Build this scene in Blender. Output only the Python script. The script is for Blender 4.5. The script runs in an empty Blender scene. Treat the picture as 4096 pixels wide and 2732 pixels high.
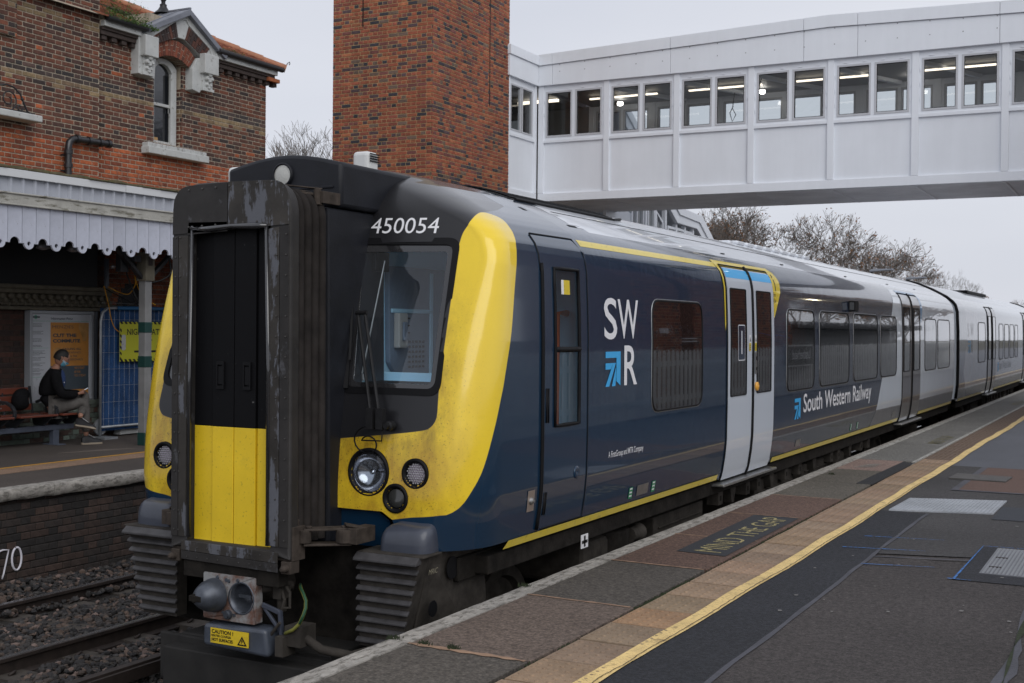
import bpy, bmesh, math, random
import numpy as np
from mathutils import Vector, Matrix, noise
R = math.radians
rnd = random.Random(11)
scene = bpy.context.scene
C = scene.collection

# ------------------------------------------------------------------ camera, sky, sun, exposure
cam = bpy.data.cameras.new("camera")
cam.sensor_width = 36.0
cam.lens = 4921.2 / 4096 * 36.0
cam.clip_start = 0.05
cam.clip_end = 3000
cam_ob = bpy.data.objects.new("camera", cam); C.objects.link(cam_ob)
_y, _p, _r = R(27.779), R(-0.5839), R(0.5351)
_f = Vector((-math.sin(_y)*math.cos(_p), math.cos(_y)*math.cos(_p), math.sin(_p)))
_rt = Vector((math.cos(_y), math.sin(_y), 0)); _u = _rt.cross(_f)
_r2 = _rt*math.cos(_r) + _u*math.sin(_r); _u2 = -_rt*math.sin(_r) + _u*math.cos(_r)
_m = Matrix((( _r2.x, _u2.x, -_f.x, 5.036), (_r2.y, _u2.y, -_f.y, 0), (_r2.z, _u2.z, -_f.z, 2.558), (0, 0, 0, 1)))
cam_ob.matrix_world = _m
cam.dof.use_dof = True; cam.dof.focus_distance = 8.2; cam.dof.aperture_fstop = 7.1
scene.camera = cam_ob

SUN_EL, SUN_ROT = R(38), R(118)
world = bpy.data.worlds.new("World"); scene.world = world; world.use_nodes = True
nt = world.node_tree; nt.nodes.clear()
out = nt.nodes.new('ShaderNodeOutputWorld'); bg = nt.nodes.new('ShaderNodeBackground')
sky = nt.nodes.new('ShaderNodeTexSky'); sky.sky_type = 'NISHITA'; sky.sun_disc = False
sky.sun_elevation = SUN_EL; sky.sun_rotation = SUN_ROT; sky.air_density = 1.0; sky.dust_density = 2.5; sky.ozone_density = 1.0
# overcast: a thick even cloud sheet over the sky
tc = nt.nodes.new('ShaderNodeTexCoord'); mp = nt.nodes.new('ShaderNodeMapping')
mp.inputs['Scale'].default_value = (1.0, 1.0, 3.2)
nz = nt.nodes.new('ShaderNodeTexNoise'); nz.inputs['Scale'].default_value = 1.7; nz.inputs['Detail'].default_value = 4; nz.inputs['Roughness'].default_value = .45
cr = nt.nodes.new('ShaderNodeValToRGB')
cr.color_ramp.elements[0].position = .3; cr.color_ramp.elements[0].color = (5.3, 5.55, 6.3, 1)
cr.color_ramp.elements[1].position = .72; cr.color_ramp.elements[1].color = (6.7, 6.85, 7.4, 1)
mx = nt.nodes.new('ShaderNodeMixRGB'); mx.inputs[0].default_value = .93
nt.links.new(tc.outputs['Generated'], mp.inputs[0]); nt.links.new(mp.outputs[0], nz.inputs[0]); nt.links.new(nz.outputs[0], cr.inputs[0])
nt.links.new(sky.outputs[0], mx.inputs[1]); nt.links.new(cr.outputs[0], mx.inputs[2])
nt.links.new(mx.outputs[0], bg.inputs[0]); bg.inputs[1].default_value = .116
nt.links.new(bg.outputs[0], out.inputs[0])
sun = bpy.data.lights.new("sun", 'SUN'); sun.energy = 1.3; sun.angle = R(50); sun.color = (1, .985, .96)
sun_ob = bpy.data.objects.new("sun", sun); C.objects.link(sun_ob)
sun_ob.rotation_euler = (R(52), 0, R(48))
sun_ob.location = (20, -20, 30)
vs = scene.view_settings
vs.view_transform = 'Standard'; vs.look = 'None'; vs.exposure = 0.0; vs.gamma = 1; vs.use_curve_mapping = False
scene.cycles.max_bounces = 6; scene.cycles.transparent_max_bounces = 12
scene.cycles.use_denoising = True

# ------------------------------------------------------------------ helpers
class MB:
    def __init__(s): s.v = []; s.f = []; s.m = []; s.c = []
    def add(s, vs_, fs, m=0, c=None):
        o = len(s.v); s.v.extend(vs_)
        for f in fs: s.f.append(tuple(i+o for i in f)); s.m.append(m); s.c.append(c)
    def box(s, x0, y0, z0, x1, y1, z1, m=0, c=None):
        v = [(x0,y0,z0),(x1,y0,z0),(x1,y1,z0),(x0,y1,z0),(x0,y0,z1),(x1,y0,z1),(x1,y1,z1),(x0,y1,z1)]
        s.add(v, [(0,3,2,1),(4,5,6,7),(0,1,5,4),(1,2,6,5),(2,3,7,6),(3,0,4,7)], m, c)
    def obox(s, c0, a, b, d, m=0, c=None):          # centre, three half-axis vectors
        c0 = Vector(c0); a = Vector(a); b = Vector(b); d = Vector(d); v = []
        for k in (-1, 1):
            for (i, j) in ((-1,-1),(1,-1),(1,1),(-1,1)): v.append(tuple(c0 + a*i + b*j + d*k))
        s.add(v, [(0,3,2,1),(4,5,6,7),(0,1,5,4),(1,2,6,5),(2,3,7,6),(3,0,4,7)], m, c)
    def bar(s, p, q, w, h=None, up=(0,0,1), m=0, c=None):
        p = Vector(p); q = Vector(q); d = (q-p); L = d.length; d.normalize(); up = Vector(up)
        if abs(d.dot(up)) > .98: up = Vector((1,0,0))
        x = d.cross(up).normalized(); y = x.cross(d).normalized(); h = h or w
        s.obox((p+q)/2, x*w/2, y*h/2, d*L/2, m, c)
    def poly(s, pts, m=0, c=None): s.add([tuple(p) for p in pts], [tuple(range(len(pts)))], m, c)
    def prism(s, pts, fn, d0, d1, m=0, c=None):      # fn(u,v,d)->xyz ; convex or simple polygon caps
        n = len(pts); v = [fn(u, w, d0) for u, w in pts] + [fn(u, w, d1) for u, w in pts]
        s.add(v, [tuple(range(n))[::-1], tuple(range(n, 2*n))] + [(i, (i+1) % n, n+(i+1) % n, n+i) for i in range(n)], m, c)
    def ringplate(s, outer, inner, fn, d0, d1, m=0):  # same number of points in both outlines
        n = len(outer)
        v = [fn(*p, d0) for p in outer]+[fn(*p, d0) for p in inner]+[fn(*p, d1) for p in outer]+[fn(*p, d1) for p in inner]
        f = []
        for i in range(n):
            j = (i+1) % n
            f += [(i, j, n+j, n+i), (2*n+i, 3*n+i, 3*n+j, 2*n+j), (i, 2*n+i, 2*n+j, j), (n+i, n+j, 3*n+j, 3*n+i)]
        s.add(v, f, m)
    def tube(s, pts, r, n=8, m=0, c=None, cap=True, closed=False):
        pts = [Vector(p) for p in pts]; N = len(pts); rs = r if hasattr(r, '__len__') else [r]*N
        o = []; prev = None
        for i, p in enumerate(pts):
            a = pts[(i-1) % N] if (closed or i > 0) else p; b = pts[(i+1) % N] if (closed or i < N-1) else p
            d = (b-a).normalized()
            if prev is None:
                up = Vector((0,0,1)) if abs(d.z) < .9 else Vector((1,0,0)); x = d.cross(up).normalized()
            else: x = (prev - d*prev.dot(d)).normalized()
            prev = x; y = d.cross(x)
            for k in range(n):
                t = 2*math.pi*k/n; o.append(tuple(p + (x*math.cos(t)+y*math.sin(t))*rs[i]))
        f = []
        for i in range(N if closed else N-1):
            j = (i+1) % N
            for k in range(n): f.append((i*n+k, i*n+(k+1) % n, j*n+(k+1) % n, j*n+k))
        if cap and not closed: f += [tuple(range(n))[::-1], tuple((N-1)*n+k for k in range(n))]
        s.add(o, f, m, c)
    def lathe(s, org, axis, prof, n=24, m=0, c=None, capend=True):   # prof: (along, radius)
        org = Vector(org); ax = Vector(axis).normalized(); up = Vector((0,0,1)) if abs(ax.z) < .9 else Vector((1,0,0))
        x = ax.cross(up).normalized(); y = ax.cross(x); o = []
        for d, r in prof:
            for k in range(n):
                t = 2*math.pi*k/n; o.append(tuple(org + ax*d + (x*math.cos(t)+y*math.sin(t))*r))
        f = []
        for i in range(len(prof)-1):
            for k in range(n): f.append((i*n+k, (i+1)*n+k, (i+1)*n+(k+1) % n, i*n+(k+1) % n))
        if capend: f += [tuple(range(n)), tuple((len(prof)-1)*n+k for k in range(n))[::-1]]
        s.add(o, f, m, c)
    def grid(s, rows, m=0, c=None):
        nr = len(rows); nc = len(rows[0]); o = [tuple(p) for r_ in rows for p in r_]
        s.add(o, [(i*nc+j, i*nc+j+1, (i+1)*nc+j+1, (i+1)*nc+j) for i in range(nr-1) for j in range(nc-1)], m, c)
    def build(s, name, mats, parent=None, smooth=False, bevel=0, fix=True, seg=2, auto=None):
        me = bpy.data.meshes.new(name); off = world_of(parent)
        if not hasattr(mats, '__len__'): mats = [mats]
        me.from_pydata([(a-off[0], b-off[1], c_-off[2]) for a, b, c_ in s.v], [], s.f)
        for m in mats: me.materials.append(m)
        if max(s.m or [0]) > 0: me.polygons.foreach_set('material_index', s.m)
        if any(c is not None for c in s.c):
            at = me.color_attributes.new('Col', 'FLOAT_COLOR', 'CORNER'); arr = np.ones((len(me.loops), 4), 'f'); k = 0
            for f, c in zip(s.f, s.c):
                n = len(f)
                if c is not None: arr[k:k+n, :3] = c
                k += n
            at.data.foreach_set('color', arr.ravel())
        if fix:
            b = bmesh.new(); b.from_mesh(me); bmesh.ops.delete(b, geom=[v for v in b.verts if not v.link_faces], context='VERTS'); bmesh.ops.recalc_face_normals(b, faces=b.faces)
            b.to_mesh(me); b.free()
        if smooth: me.shade_smooth()
        o = bpy.data.objects.new(name, me); C.objects.link(o)
        if parent is not None: o.parent = parent
        if bevel:
            bv = o.modifiers.new('bevel', 'BEVEL'); bv.width = bevel; bv.segments = seg; bv.limit_method = 'ANGLE'; bv.angle_limit = R(35)
        if smooth and auto:
            me.set_sharp_from_angle(angle=R(auto))
        return o

def world_of(o):
    v = Vector((0, 0, 0))
    while o is not None: v += o.location; o = o.parent
    return v
def thing(name, label, cat, loc=(0,0,0), group=None):
    o = bpy.data.objects.new(name, None); C.objects.link(o); o.location = loc; o.empty_display_size = .2
    o['label'] = label; o['category'] = cat
    if group: o['group'] = group
    return o
def tag(o, label, cat, group=None, kind=None):
    o['label'] = label; o['category'] = cat
    if group: o['group'] = group
    if kind: o['kind'] = kind
    return o
def struct(o): o['kind'] = 'structure'; return o
def stuff(o): o['kind'] = 'stuff'; return o
def copy_tree(o, parent=None, loc=None):
    c = o.copy(); C.objects.link(c)
    if parent is not None: c.parent = parent
    if loc is not None: c.location = loc
    for ch in list(o.children): copy_tree(ch, c)
    return c
def inst(me_ob, name, parent, loc, color=None, rotz=None):          # a piece sharing the mesh of an earlier one
    o = bpy.data.objects.new(name, me_ob.data); C.objects.link(o); o.parent = parent
    o.location = Vector(loc)
    if color: o.color = (*color, 1)
    if rotz: o.rotation_euler = (0, 0, rotz)
    return o

# ------------------------------------------------------------------ materials
def mat(name, col=(.5,.5,.5), rough=.6, metal=0, coat=0, noise_=None, bump=None, vcol=False, objcol=False, spec=.5, coatr=.03, trans=0, emis=None, alpha=None, dirt=None, ior=1.5):
    m = bpy.data.materials.new(name); m.use_nodes = True; t = m.node_tree; b = t.nodes['Principled BSDF']
    b.inputs['Roughness'].default_value = rough; b.inputs['Metallic'].default_value = metal
    b.inputs['Specular IOR Level'].default_value = spec; b.inputs['Coat Weight'].default_value = coat; b.inputs['Coat Roughness'].default_value = coatr
    b.inputs['Transmission Weight'].default_value = trans; b.inputs['IOR'].default_value = ior
    b.inputs['Base Color'].default_value = (*col, 1)
    if emis: b.inputs['Emission Color'].default_value = (*emis[0], 1); b.inputs['Emission Strength'].default_value = emis[1]
    tcn = t.nodes.new('ShaderNodeTexCoord'); src = None
    def N(scale, detail=5, rough_=.6, vec=None, dist=0, st=None):
        n = t.nodes.new('ShaderNodeTexNoise'); n.inputs['Scale'].default_value = scale; n.inputs['Detail'].default_value = detail
        n.inputs['Roughness'].default_value = rough_; n.inputs['Distortion'].default_value = dist
        if st:
            mp_ = t.nodes.new('ShaderNodeMapping'); mp_.inputs['Scale'].default_value = st
            t.links.new(tcn.outputs['Object'], mp_.inputs[0]); t.links.new(mp_.outputs[0], n.inputs['Vector'])
        else: t.links.new(tcn.outputs['Object'], n.inputs['Vector'])
        return n
    def ramp(fac, a, b_, ca, cb):
        r_ = t.nodes.new('ShaderNodeValToRGB'); r_.color_ramp.elements[0].position = a; r_.color_ramp.elements[1].position = b_
        r_.color_ramp.elements[0].color = (*ca, 1); r_.color_ramp.elements[1].color = (*cb, 1); t.links.new(fac, r_.inputs[0]); return r_.outputs[0]
    def mix(f, a, b_, mode='MIX'):
        x = t.nodes.new('ShaderNodeMixRGB'); x.blend_type = mode
        if isinstance(f, (int, float)): x.inputs[0].default_value = f
        else: t.links.new(f, x.inputs[0])
        for s_, i in ((a, 1), (b_, 2)):
            if isinstance(s_, tuple): x.inputs[i].default_value = (*s_, 1)
            else: t.links.new(s_, x.inputs[i])
        return x.outputs[0]
    rgb = t.nodes.new('ShaderNodeRGB'); rgb.outputs[0].default_value = (*col, 1); src = rgb.outputs[0]
    if vcol:
        a = t.nodes.new('ShaderNodeVertexColor'); a.layer_name = 'Col'; src = a.outputs[0]
    if objcol:
        oi = t.nodes.new('ShaderNodeObjectInfo'); src = mix(1.0, src, oi.outputs['Color'], 'MULTIPLY')
    for spec_ in (noise_ or []):       # (scale, lo, hi) brightness multiplier
        sc, lo, hi = spec_[:3]; st = spec_[3] if len(spec_) > 3 else None
        n = N(sc, st=st); src = mix(1.0, src, ramp(n.outputs[0], .3, .7, (lo,)*3, (hi,)*3), 'MULTIPLY')
    for spec_ in (dirt or []):         # (scale, threshold lo, hi, colour, amount[, stretch])
        sc, lo, hi, dc, am = spec_[:5]; st = spec_[5] if len(spec_) > 5 else None
        n = N(sc, 8, .7, st=st); f = ramp(n.outputs[0], lo, hi, (0,0,0), (am,)*3); src = mix(f, src, dc)
    t.links.new(src, b.inputs['Base Color'])
    if bump:
        prev = None
        for sc, st_ in (bump if isinstance(bump, list) else [bump]):
            n = N(sc, 6, .65); bn = t.nodes.new('ShaderNodeBump'); bn.inputs['Strength'].default_value = 1.0; bn.inputs['Distance'].default_value = st_
            t.links.new(n.outputs[0], bn.inputs['Height'])
            if prev: t.links.new(prev, bn.inputs['Normal'])
            prev = bn.outputs[0]
        t.links.new(prev, b.inputs['Normal'])
    m['_'] = 0; del m['_']
    m.node_tree['src'] = ''
    return m
def thin_glass(m, tint, lo, hi, film=0.0):         # thin pane: tinted see-through plus a mirror that grows at grazing angles
    t, b = nodes_of(m); tr = t.nodes.new('ShaderNodeBsdfTransparent'); tr.inputs[0].default_value = (*tint, 1); gl = t.nodes.new('ShaderNodeBsdfGlossy'); gl.inputs['Roughness'].default_value = .01
    lw = t.nodes.new('ShaderNodeLayerWeight'); lw.inputs[0].default_value = .5; pw = t.nodes.new('ShaderNodeMath'); pw.operation = 'POWER'; pw.inputs[1].default_value = 4.0; mr = t.nodes.new('ShaderNodeMapRange'); mr.inputs[3].default_value = lo; mr.inputs[4].default_value = hi
    t.links.new(lw.outputs['Facing'], pw.inputs[0]); t.links.new(pw.outputs[0], mr.inputs[0]); ms = t.nodes.new('ShaderNodeMixShader'); t.links.new(mr.outputs[0], ms.inputs[0]); t.links.new(tr.outputs[0], ms.inputs[1]); t.links.new(gl.outputs[0], ms.inputs[2])
    df = t.nodes.new('ShaderNodeBsdfDiffuse'); df.inputs[0].default_value = (.5,.53,.57,1); m2 = t.nodes.new('ShaderNodeMixShader'); m2.inputs[0].default_value = film; t.links.new(ms.outputs[0], m2.inputs[1]); t.links.new(df.outputs[0], m2.inputs[2]); t.links.new(m2.outputs[0], t.nodes['Material Output'].inputs[0])
def nodes_of(m): return m.node_tree, m.node_tree.nodes['Principled BSDF']

# ------------------------------------------------------------------ text laid on a surface
def text_mb(mb, body, fn, size, xs=1.0, bold=0.0, shear=0.0, space=1.0, d=.0, m=0, align='LEFT', cut=None, c=None, fit=None):
    cu = bpy.data.curves.new('t', 'FONT'); cu.body = body; cu.size = size; cu.offset = bold; cu.shear = shear; cu.space_character = space
    cu.align_x = align; cu.resolution_u = 4
    o = bpy.data.objects.new('t', cu); C.objects.link(o); dg = bpy.context.evaluated_depsgraph_get(); me = o.evaluated_get(dg).to_mesh()
    bm = bmesh.new(); bm.from_mesh(me); o.evaluated_get(dg).to_mesh_clear()
    if fit:
        X_ = [v.co.x for v in bm.verts]; Y_ = [v.co.y for v in bm.verts]; x0, y0 = min(X_), min(Y_); kx = fit[0]/(max(X_)-x0); ky = fit[1]/(max(Y_)-y0); xs = 1
        for v in bm.verts: v.co.x = (v.co.x-x0)*kx; v.co.y = (v.co.y-y0)*ky
    if cut:
        ys = [v.co.y for v in bm.verts]; z = math.floor(min(ys)/cut)*cut
        while z < max(ys):
            g = list(bm.verts)+list(bm.edges)+list(bm.faces); bmesh.ops.bisect_plane(bm, geom=g, plane_co=(0, z, 0), plane_no=(0, 1, 0)); z += cut
    bmesh.ops.triangulate(bm, faces=bm.faces)
    bm.verts.ensure_lookup_table()
    mb.add([fn(v.co.x*xs, v.co.y, d) for v in bm.verts], [tuple(v.index for v in f.verts) for f in bm.faces], m, c)
    bm.free(); bpy.data.objects.remove(o); bpy.data.curves.remove(cu)
def round_poly(pts, r, n=5):
    o = []; N = len(pts); rs = r if hasattr(r, '__len__') else [r]*N
    for i in range(N):
        p0 = Vector(pts[i-1]); p = Vector(pts[i]); p1 = Vector(pts[(i+1) % N]); rr = rs[i]
        if rr <= 0:
            o += [tuple(p)]*(n+1); continue
        a = (p0-p).normalized(); b = (p1-p).normalized(); ang = a.angle(b); t = min(rr/math.tan(ang/2), (p0-p).length*.48, (p1-p).length*.48)
        A = p + a*t; B = p + b*t
        for k in range(n+1):
            s = k/n; o.append(tuple(A*(1-s)**2 + p*2*s*(1-s) + B*s*s))
    return o
def rect(x0, y0, x1, y1): return [(x0, y0), (x1, y0), (x1, y1), (x0, y1)]
# ================================================================== GROUND, TRACK, PLATFORMS
PLZ = .915
G = {}
G['ballast'] = mat('ballast_ground', (.028,.024,.020), .95, noise_=[(9,.4,1.7),(40,.5,1.5)], bump=[(14,.06),(45,.03)])
G['stone'] = mat('ballast_stone', (1,1,1), .9, vcol=True, noise_=[(25,.7,1.3)], bump=(60,.003))
G['asph'] = mat('asphalt', (.055,.048,.046), .85, spec=.35, noise_=[(.9,.82,1.15),(24,.62,1.4),(60,.5,1.6),(150,.6,1.5)], dirt=[(85,.66,.70,(.17,.15,.135),.8),(2.3,.62,.75,(.035,.033,.034),.4)], bump=[(120,.006)])
G['asphblk'] = mat('black_asphalt', (.026,.027,.032), .8, spec=.35, noise_=[(1.4,.85,1.15),(26,.62,1.4),(62,.5,1.6)], dirt=[(140,.71,.75,(.10,.10,.10),.8)], bump=[(120,.006)])
G['asphnew'] = mat('worn_grey_asphalt', (.066,.070,.084), .6, noise_=[(1.1,.8,1.15),(200,.8,1.2),(3,.9,1.1,(1,.15,1))], bump=[(220,.0015)])
G['redasph'] = mat('reddish_patch', (.12,.072,.056), .85, noise_=[(80,.5,1.5)], bump=[(160,.004)])
G['seam'] = mat('asphalt_seam', (.065,.065,.078), .7, noise_=[(3,.7,1.3),(60,.8,1.2)], bump=(120,.002))
G['coping'] = mat('coping_concrete', (.38,.355,.32), .85, noise_=[(2.2,.75,1.15),(16,.72,1.15)], dirt=[(26,.50,.60,(.10,.092,.078),.8,(1,.35,1)),(7,.56,.68,(.16,.14,.115),.75,(2,.4,1)),(90,.60,.66,(.07,.065,.055),.6)], bump=[(60,.005),(12,.006)])
G['whiteedge'] = mat('worn_white_edge', (.42,.41,.38), .8, noise_=[(3,.8,1.1)], dirt=[(34,.50,.60,(.13,.12,.10),.85,(1,.3,1))], bump=(60,.003))
G['tactile'] = mat('tactile_buff', (.29,.205,.14), .85, objcol=True, noise_=[(2.5,.74,1.15),(30,.82,1.15),(140,.85,1.15)], dirt=[(11,.56,.72,(.12,.085,.06),.5)], bump=[(90,.002)])
G['yline'] = mat('yellow_line_paint', (.80,.58,.24), .7, noise_=[(4,.85,1.1)], dirt=[(46,.57,.61,(.06,.055,.05),.85,(.8,3.0,1)),(9,.56,.66,(.26,.18,.09),.8),(3,.55,.7,(.55,.40,.18),.6)], bump=[(120,.002)])
G['oline'] = mat('orange_line_paint', (.55,.28,.03), .7, noise_=[(4,.85,1.1)])
G['green'] = mat('moss', (.022,.030,.012), .95, noise_=[(30,.5,1.6)])
G['sealer'] = mat('joint_mortar', (.30,.19,.125), .85, noise_=[(12,.6,1.25)], bump=(60,.003))
G['patchblk'] = mat('black_text_patch', (.030,.031,.036), .75, noise_=[(120,.7,1.3)], bump=(180,.002))
G['ytext'] = mat('yellow_text_paint', (.45,.38,.17), .75, dirt=[(50,.52,.58,(.05,.048,.045),.85)], noise_=[(14,.75,1.1)])
G['bluesp'] = mat('blue_spray_paint', (.04,.22,.62), .75, dirt=[(60,.46,.56,(.05,.052,.06),.95)])
def slabmat(nm, col, sp1, sp2): return mat(nm, col, .88, spec=.35, noise_=[(1.6,.85,1.12),(26,.6,1.4),(62,.5,1.6)], dirt=[(95,.62,.67,sp1,.8),(60,.66,.70,sp2,.8)], bump=[(130,.003)])
SL = {'dark': slabmat('dark_aggregate_slab', (.082,.072,.062), (.19,.16,.13), (.22,.12,.08)), 'brown': slabmat('brown_slab', (.125,.095,.078), (.17,.14,.12), (.09,.065,.05)),
      'red': slabmat('red_aggregate_slab', (.115,.071,.055), (.26,.19,.15), (.05,.035,.03)), 'grey': slabmat('olive_grey_slab', (.105,.093,.076), (.14,.12,.10), (.07,.06,.05)),
      'pink': slabmat('pink_slab', (.22,.155,.13), (.26,.2,.17), (.17,.12,.10)), 'long': slabmat('pale_grey_slab', (.155,.15,.138), (.19,.185,.17), (.12,.115,.10))}

g = MB(); g.box(-400, -60, -.6, 400, 700, -.30); struct(g.build('ground', mat('rough_ground', (.06,.055,.04), .95, noise_=[(.3,.6,1.4)])))
g = MB()                                                            # ballast bed, uneven
rws = []
for i in range(60):
    y = 3+i*.55; rws.append([(x, y, -.16+.05*noise.noise(Vector((x*1.3, y*1.3, 0)))+(.06 if x < -4.6 else 0)) for x in np.linspace(-5.15, 1.62, 30)])
g.grid(rws); g.box(-5.1, 36, -.5, 1.6, 200, -.16); g.box(-5.1,-20,-.5,1.6,3,-.16); struct(g.build('ballast_bed', G['ballast'], fix=False))
# loose stones: one mesh, nobody could count them
bm = bmesh.new(); bmesh.ops.create_icosphere(bm, subdivisions=1, radius=1); iv = np.array([v.co[:] for v in bm.verts]); ifc = np.array([[v.index for v in f.verts] for f in bm.faces]); bm.free()
rs = np.random.RandomState(5)
def stones(name, regions, smin, smax, pal):
    V_, F_, C_ = [], [], []; n = 0
    for (x0, x1, y0, y1, cnt, zb_) in regions:
        for _ in range(cnt):
            x = rs.uniform(x0, x1); y = rs.uniform(y0, y1); s = rs.uniform(smin, smax)
            j = iv*(1+rs.uniform(-.28, .28, (len(iv), 1)))*np.array([s, s*rs.uniform(.6, 1), s*rs.uniform(.5, .85)])
            a = rs.uniform(0, 6.28); ca, sa = math.cos(a), math.sin(a); b_ = rs.uniform(-.6, .6); cb, sb_ = math.cos(b_), math.sin(b_)
            j = j@np.array([[1,0,0],[0,cb,-sb_],[0,sb_,cb]]).T; j = j@np.array([[ca,-sa,0],[sa,ca,0],[0,0,1]]).T
            z = zb_+.05*noise.noise(Vector((x*1.3, y*1.3, 0)))+rs.uniform(-.01, .025)+(.09*max(0, min(1, (-4.45-x)/.5)))
            V_.append(j+[x, y, z]); F_.append(ifc+n*len(iv)); c = np.array(pal[rs.randint(len(pal))])*rs.uniform(.7, 1.3); C_.append(np.tile([*c, 1], (len(ifc)*3, 1))); n += 1
    V_ = np.vstack(V_); F_ = np.vstack(F_); me = bpy.data.meshes.new(name); me.from_pydata(V_.tolist(), [], F_.tolist()); at = me.color_attributes.new('Col', 'FLOAT_COLOR', 'CORNER'); at.data.foreach_set('color', np.vstack(C_).astype('f').ravel())
    me.materials.append(G['stone']); o = bpy.data.objects.new(name, me); C.objects.link(o); o['kind'] = 'stuff'; return o
BROWN = [(.075,.055,.043),(.055,.043,.037),(.10,.07,.055),(.045,.04,.038),(.14,.10,.085)]
DARK = [(.030,.028,.028),(.022,.021,.022),(.042,.039,.037)]
o = stones('ballast_stones', [(-5.0,-4.2,6.6,12.5,3000,-.12),(-4.0,-2.9,6.0,12,4200,-.13),(-2.6,-.85,5.2,9.5,4200,-.13),(-4.9,-4.3,7.5,11,900,-.09)], .018, .042, BROWN+DARK*2)
o['label'] = 'loose brown and dark grey ballast stones between the rails on the left'; o['category'] = 'ballast'

def track(x0, label):
    t_ = thing('railway_track', label, 'track', (x0, 0, -.1), 'tracks between the platforms')
    RM = M_rail
    for s in (-1, 1):
        q = MB(); xr = x0+s*.7525
        prof = [(-.07,-.155),(.07,-.155),(.07,-.14),(.012,-.125),(.012,-.045),(.036,-.03),(.036,-.004),(.028,0),(-.028,0),(-.036,-.004),(-.036,-.03),(-.012,-.045),(-.012,-.125),(-.07,-.14)]
        q.prism(prof, lambda u, v, d: (xr+u, d, v), -5, 160); q.build('rail', RM[0], t_)
        q = MB(); q.box(xr-.026, -5, -.001, xr+.026, 160, .0015); q.build('rail_running_surface', RM[1], t_)
    q = MB(); q.box(x0-1.25, -.13, -.30, x0+1.25, .13, -.125); s0 = q.build('sleeper', mat('sleeper_concrete', (.055,.046,.038), .9, noise_=[(8,.6,1.3)]), t_, bevel=.01)
    s0.location.y = 4.6
    for k in range(1, 46): inst(s0, 'sleeper', t_, (0, 4.6+k*.65, 0))
    q = MB()
    for s in (-1, 1):
        for e in (-1, 1): q.tube([(x0+s*.7525+e*.09, -.05, -.12),(x0+s*.7525+e*.1, .0, -.10),(x0+s*.7525+e*.05, .03, -.125)], .012, 6)
    c0 = q.build('rail_clip', RM[0], t_, smooth=True); c0.location.y = 4.6
    for k in range(1, 16): inst(c0, 'rail_clip', t_, (0, 4.6+k*.65, 0))
    return t_
M_rail = [mat('rusty_rail', (.028,.020,.017), .7, noise_=[(12,.6,1.4)], bump=(40,.002)), mat('polished_rail_head', (.55,.55,.57), .22, metal=.9, noise_=[(30,.8,1.1)])]
track(0, 'railway track under the train beside the near platform')
track(-3.54, 'empty railway track beside the far platform with the red brick station house')
g = MB(); g.box(-1.75,-5,-.06,-1.62,150,.03); g.box(-1.72,-5,.03,-1.65,150,.05)
for k in range(10): g.box(-1.73,5+k*2.6,-.2,-1.64,5.15+k*2.6,-.06)
tag(g.build('conductor_rail', M_rail[0]), 'dark conductor rail raised on insulators between the two tracks', 'rail')

# ---- near platform
plat = bpy.data.objects.new('near_platform', None); C.objects.link(plat); plat['kind'] = 'structure'; plat.location = (3, 6, 0)
g = MB(); g.box(2.745, -6, -.3, 14, 160, PLZ-.006); g.build('platform_core', G['asph'], plat)
g = MB(); g.box(1.58, -6, -.3, 2.742, 160, PLZ-.045); g.build('platform_core', mat('joint_dirt', (.022,.018,.014), .95), plat)
g = MB()                                                            # main asphalt, slightly uneven
rws = [[(x, y, PLZ+.0015) for x in np.linspace(2.7, 14, 24)] for y in np.linspace(-6, 9.25, 30)]; g.grid(rws); g.build('asphalt_surface', G['asph'], plat, fix=False)
g = MB(); g.poly([(2.7,9.20,PLZ+.0016),(5.2,9.92,PLZ+.0016),(14,9.92,PLZ+.0016),(14,16.03,PLZ+.0016),(2.7,16.03,PLZ+.0016)]); g.box(14,9.2,0,14.1,16,PLZ); g.build('asphalt_surface', mat('dark_asphalt', (.047,.044,.044), .82, noise_=[(.9,.75,1.2),(24,.62,1.4),(60,.5,1.6)], dirt=[(85,.68,.72,(.13,.12,.11),.8)], bump=[(120,.006)]), plat, fix=False)
g = MB(); g.poly([(2.7,16.03,PLZ+.002),(14,16.0,PLZ+.002),(14,160,PLZ+.002),(2.7,160,PLZ+.002)]); g.build('asphalt_surface', G['asphnew'], plat, fix=False)
g = MB(); e = [(3.19+.005*math.sin(y*1.1)+.003*math.sin(y*5), y) for y in np.linspace(-6, 11.62, 60)]; g.poly([(2.70,-6,PLZ+.004)]+[(x,y,PLZ+.004) for x,y in e]+[(2.70,11.62,PLZ+.004)]); g.build('asphalt_strip', G['asphblk'], plat, fix=False)
g = MB(); L_ = [(3.19+.005*math.sin(y*1.1)+.003*math.sin(y*5), y) for y in np.linspace(-6, 11.6, 90)]
g.grid([[(x-.015-.003*math.sin(y*9), y, PLZ+.0065), (x+.015+.003*math.sin(y*7+1), y, PLZ+.0065)] for x, y in L_]); g.build('asphalt_joint', G['seam'], plat, fix=False)
g = MB(); g.grid([[(3.2,9.17,PLZ+.006),(3.2,9.20,PLZ+.006)],[(3.85,9.36,PLZ+.006),(3.85,9.39,PLZ+.006)]]); g.build('asphalt_joint', G['seam'], plat, fix=False)
g = MB(); g.grid([[(4.36+.02*math.sin(y*3), y, PLZ+.006),(4.42+.02*math.sin(y*4+1)+.01*math.sin(y*13), y, PLZ+.006)] for y in np.linspace(2, 8.3, 40)]); g.build('asphalt_joint', G['seam'], plat, fix=False)
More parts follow.
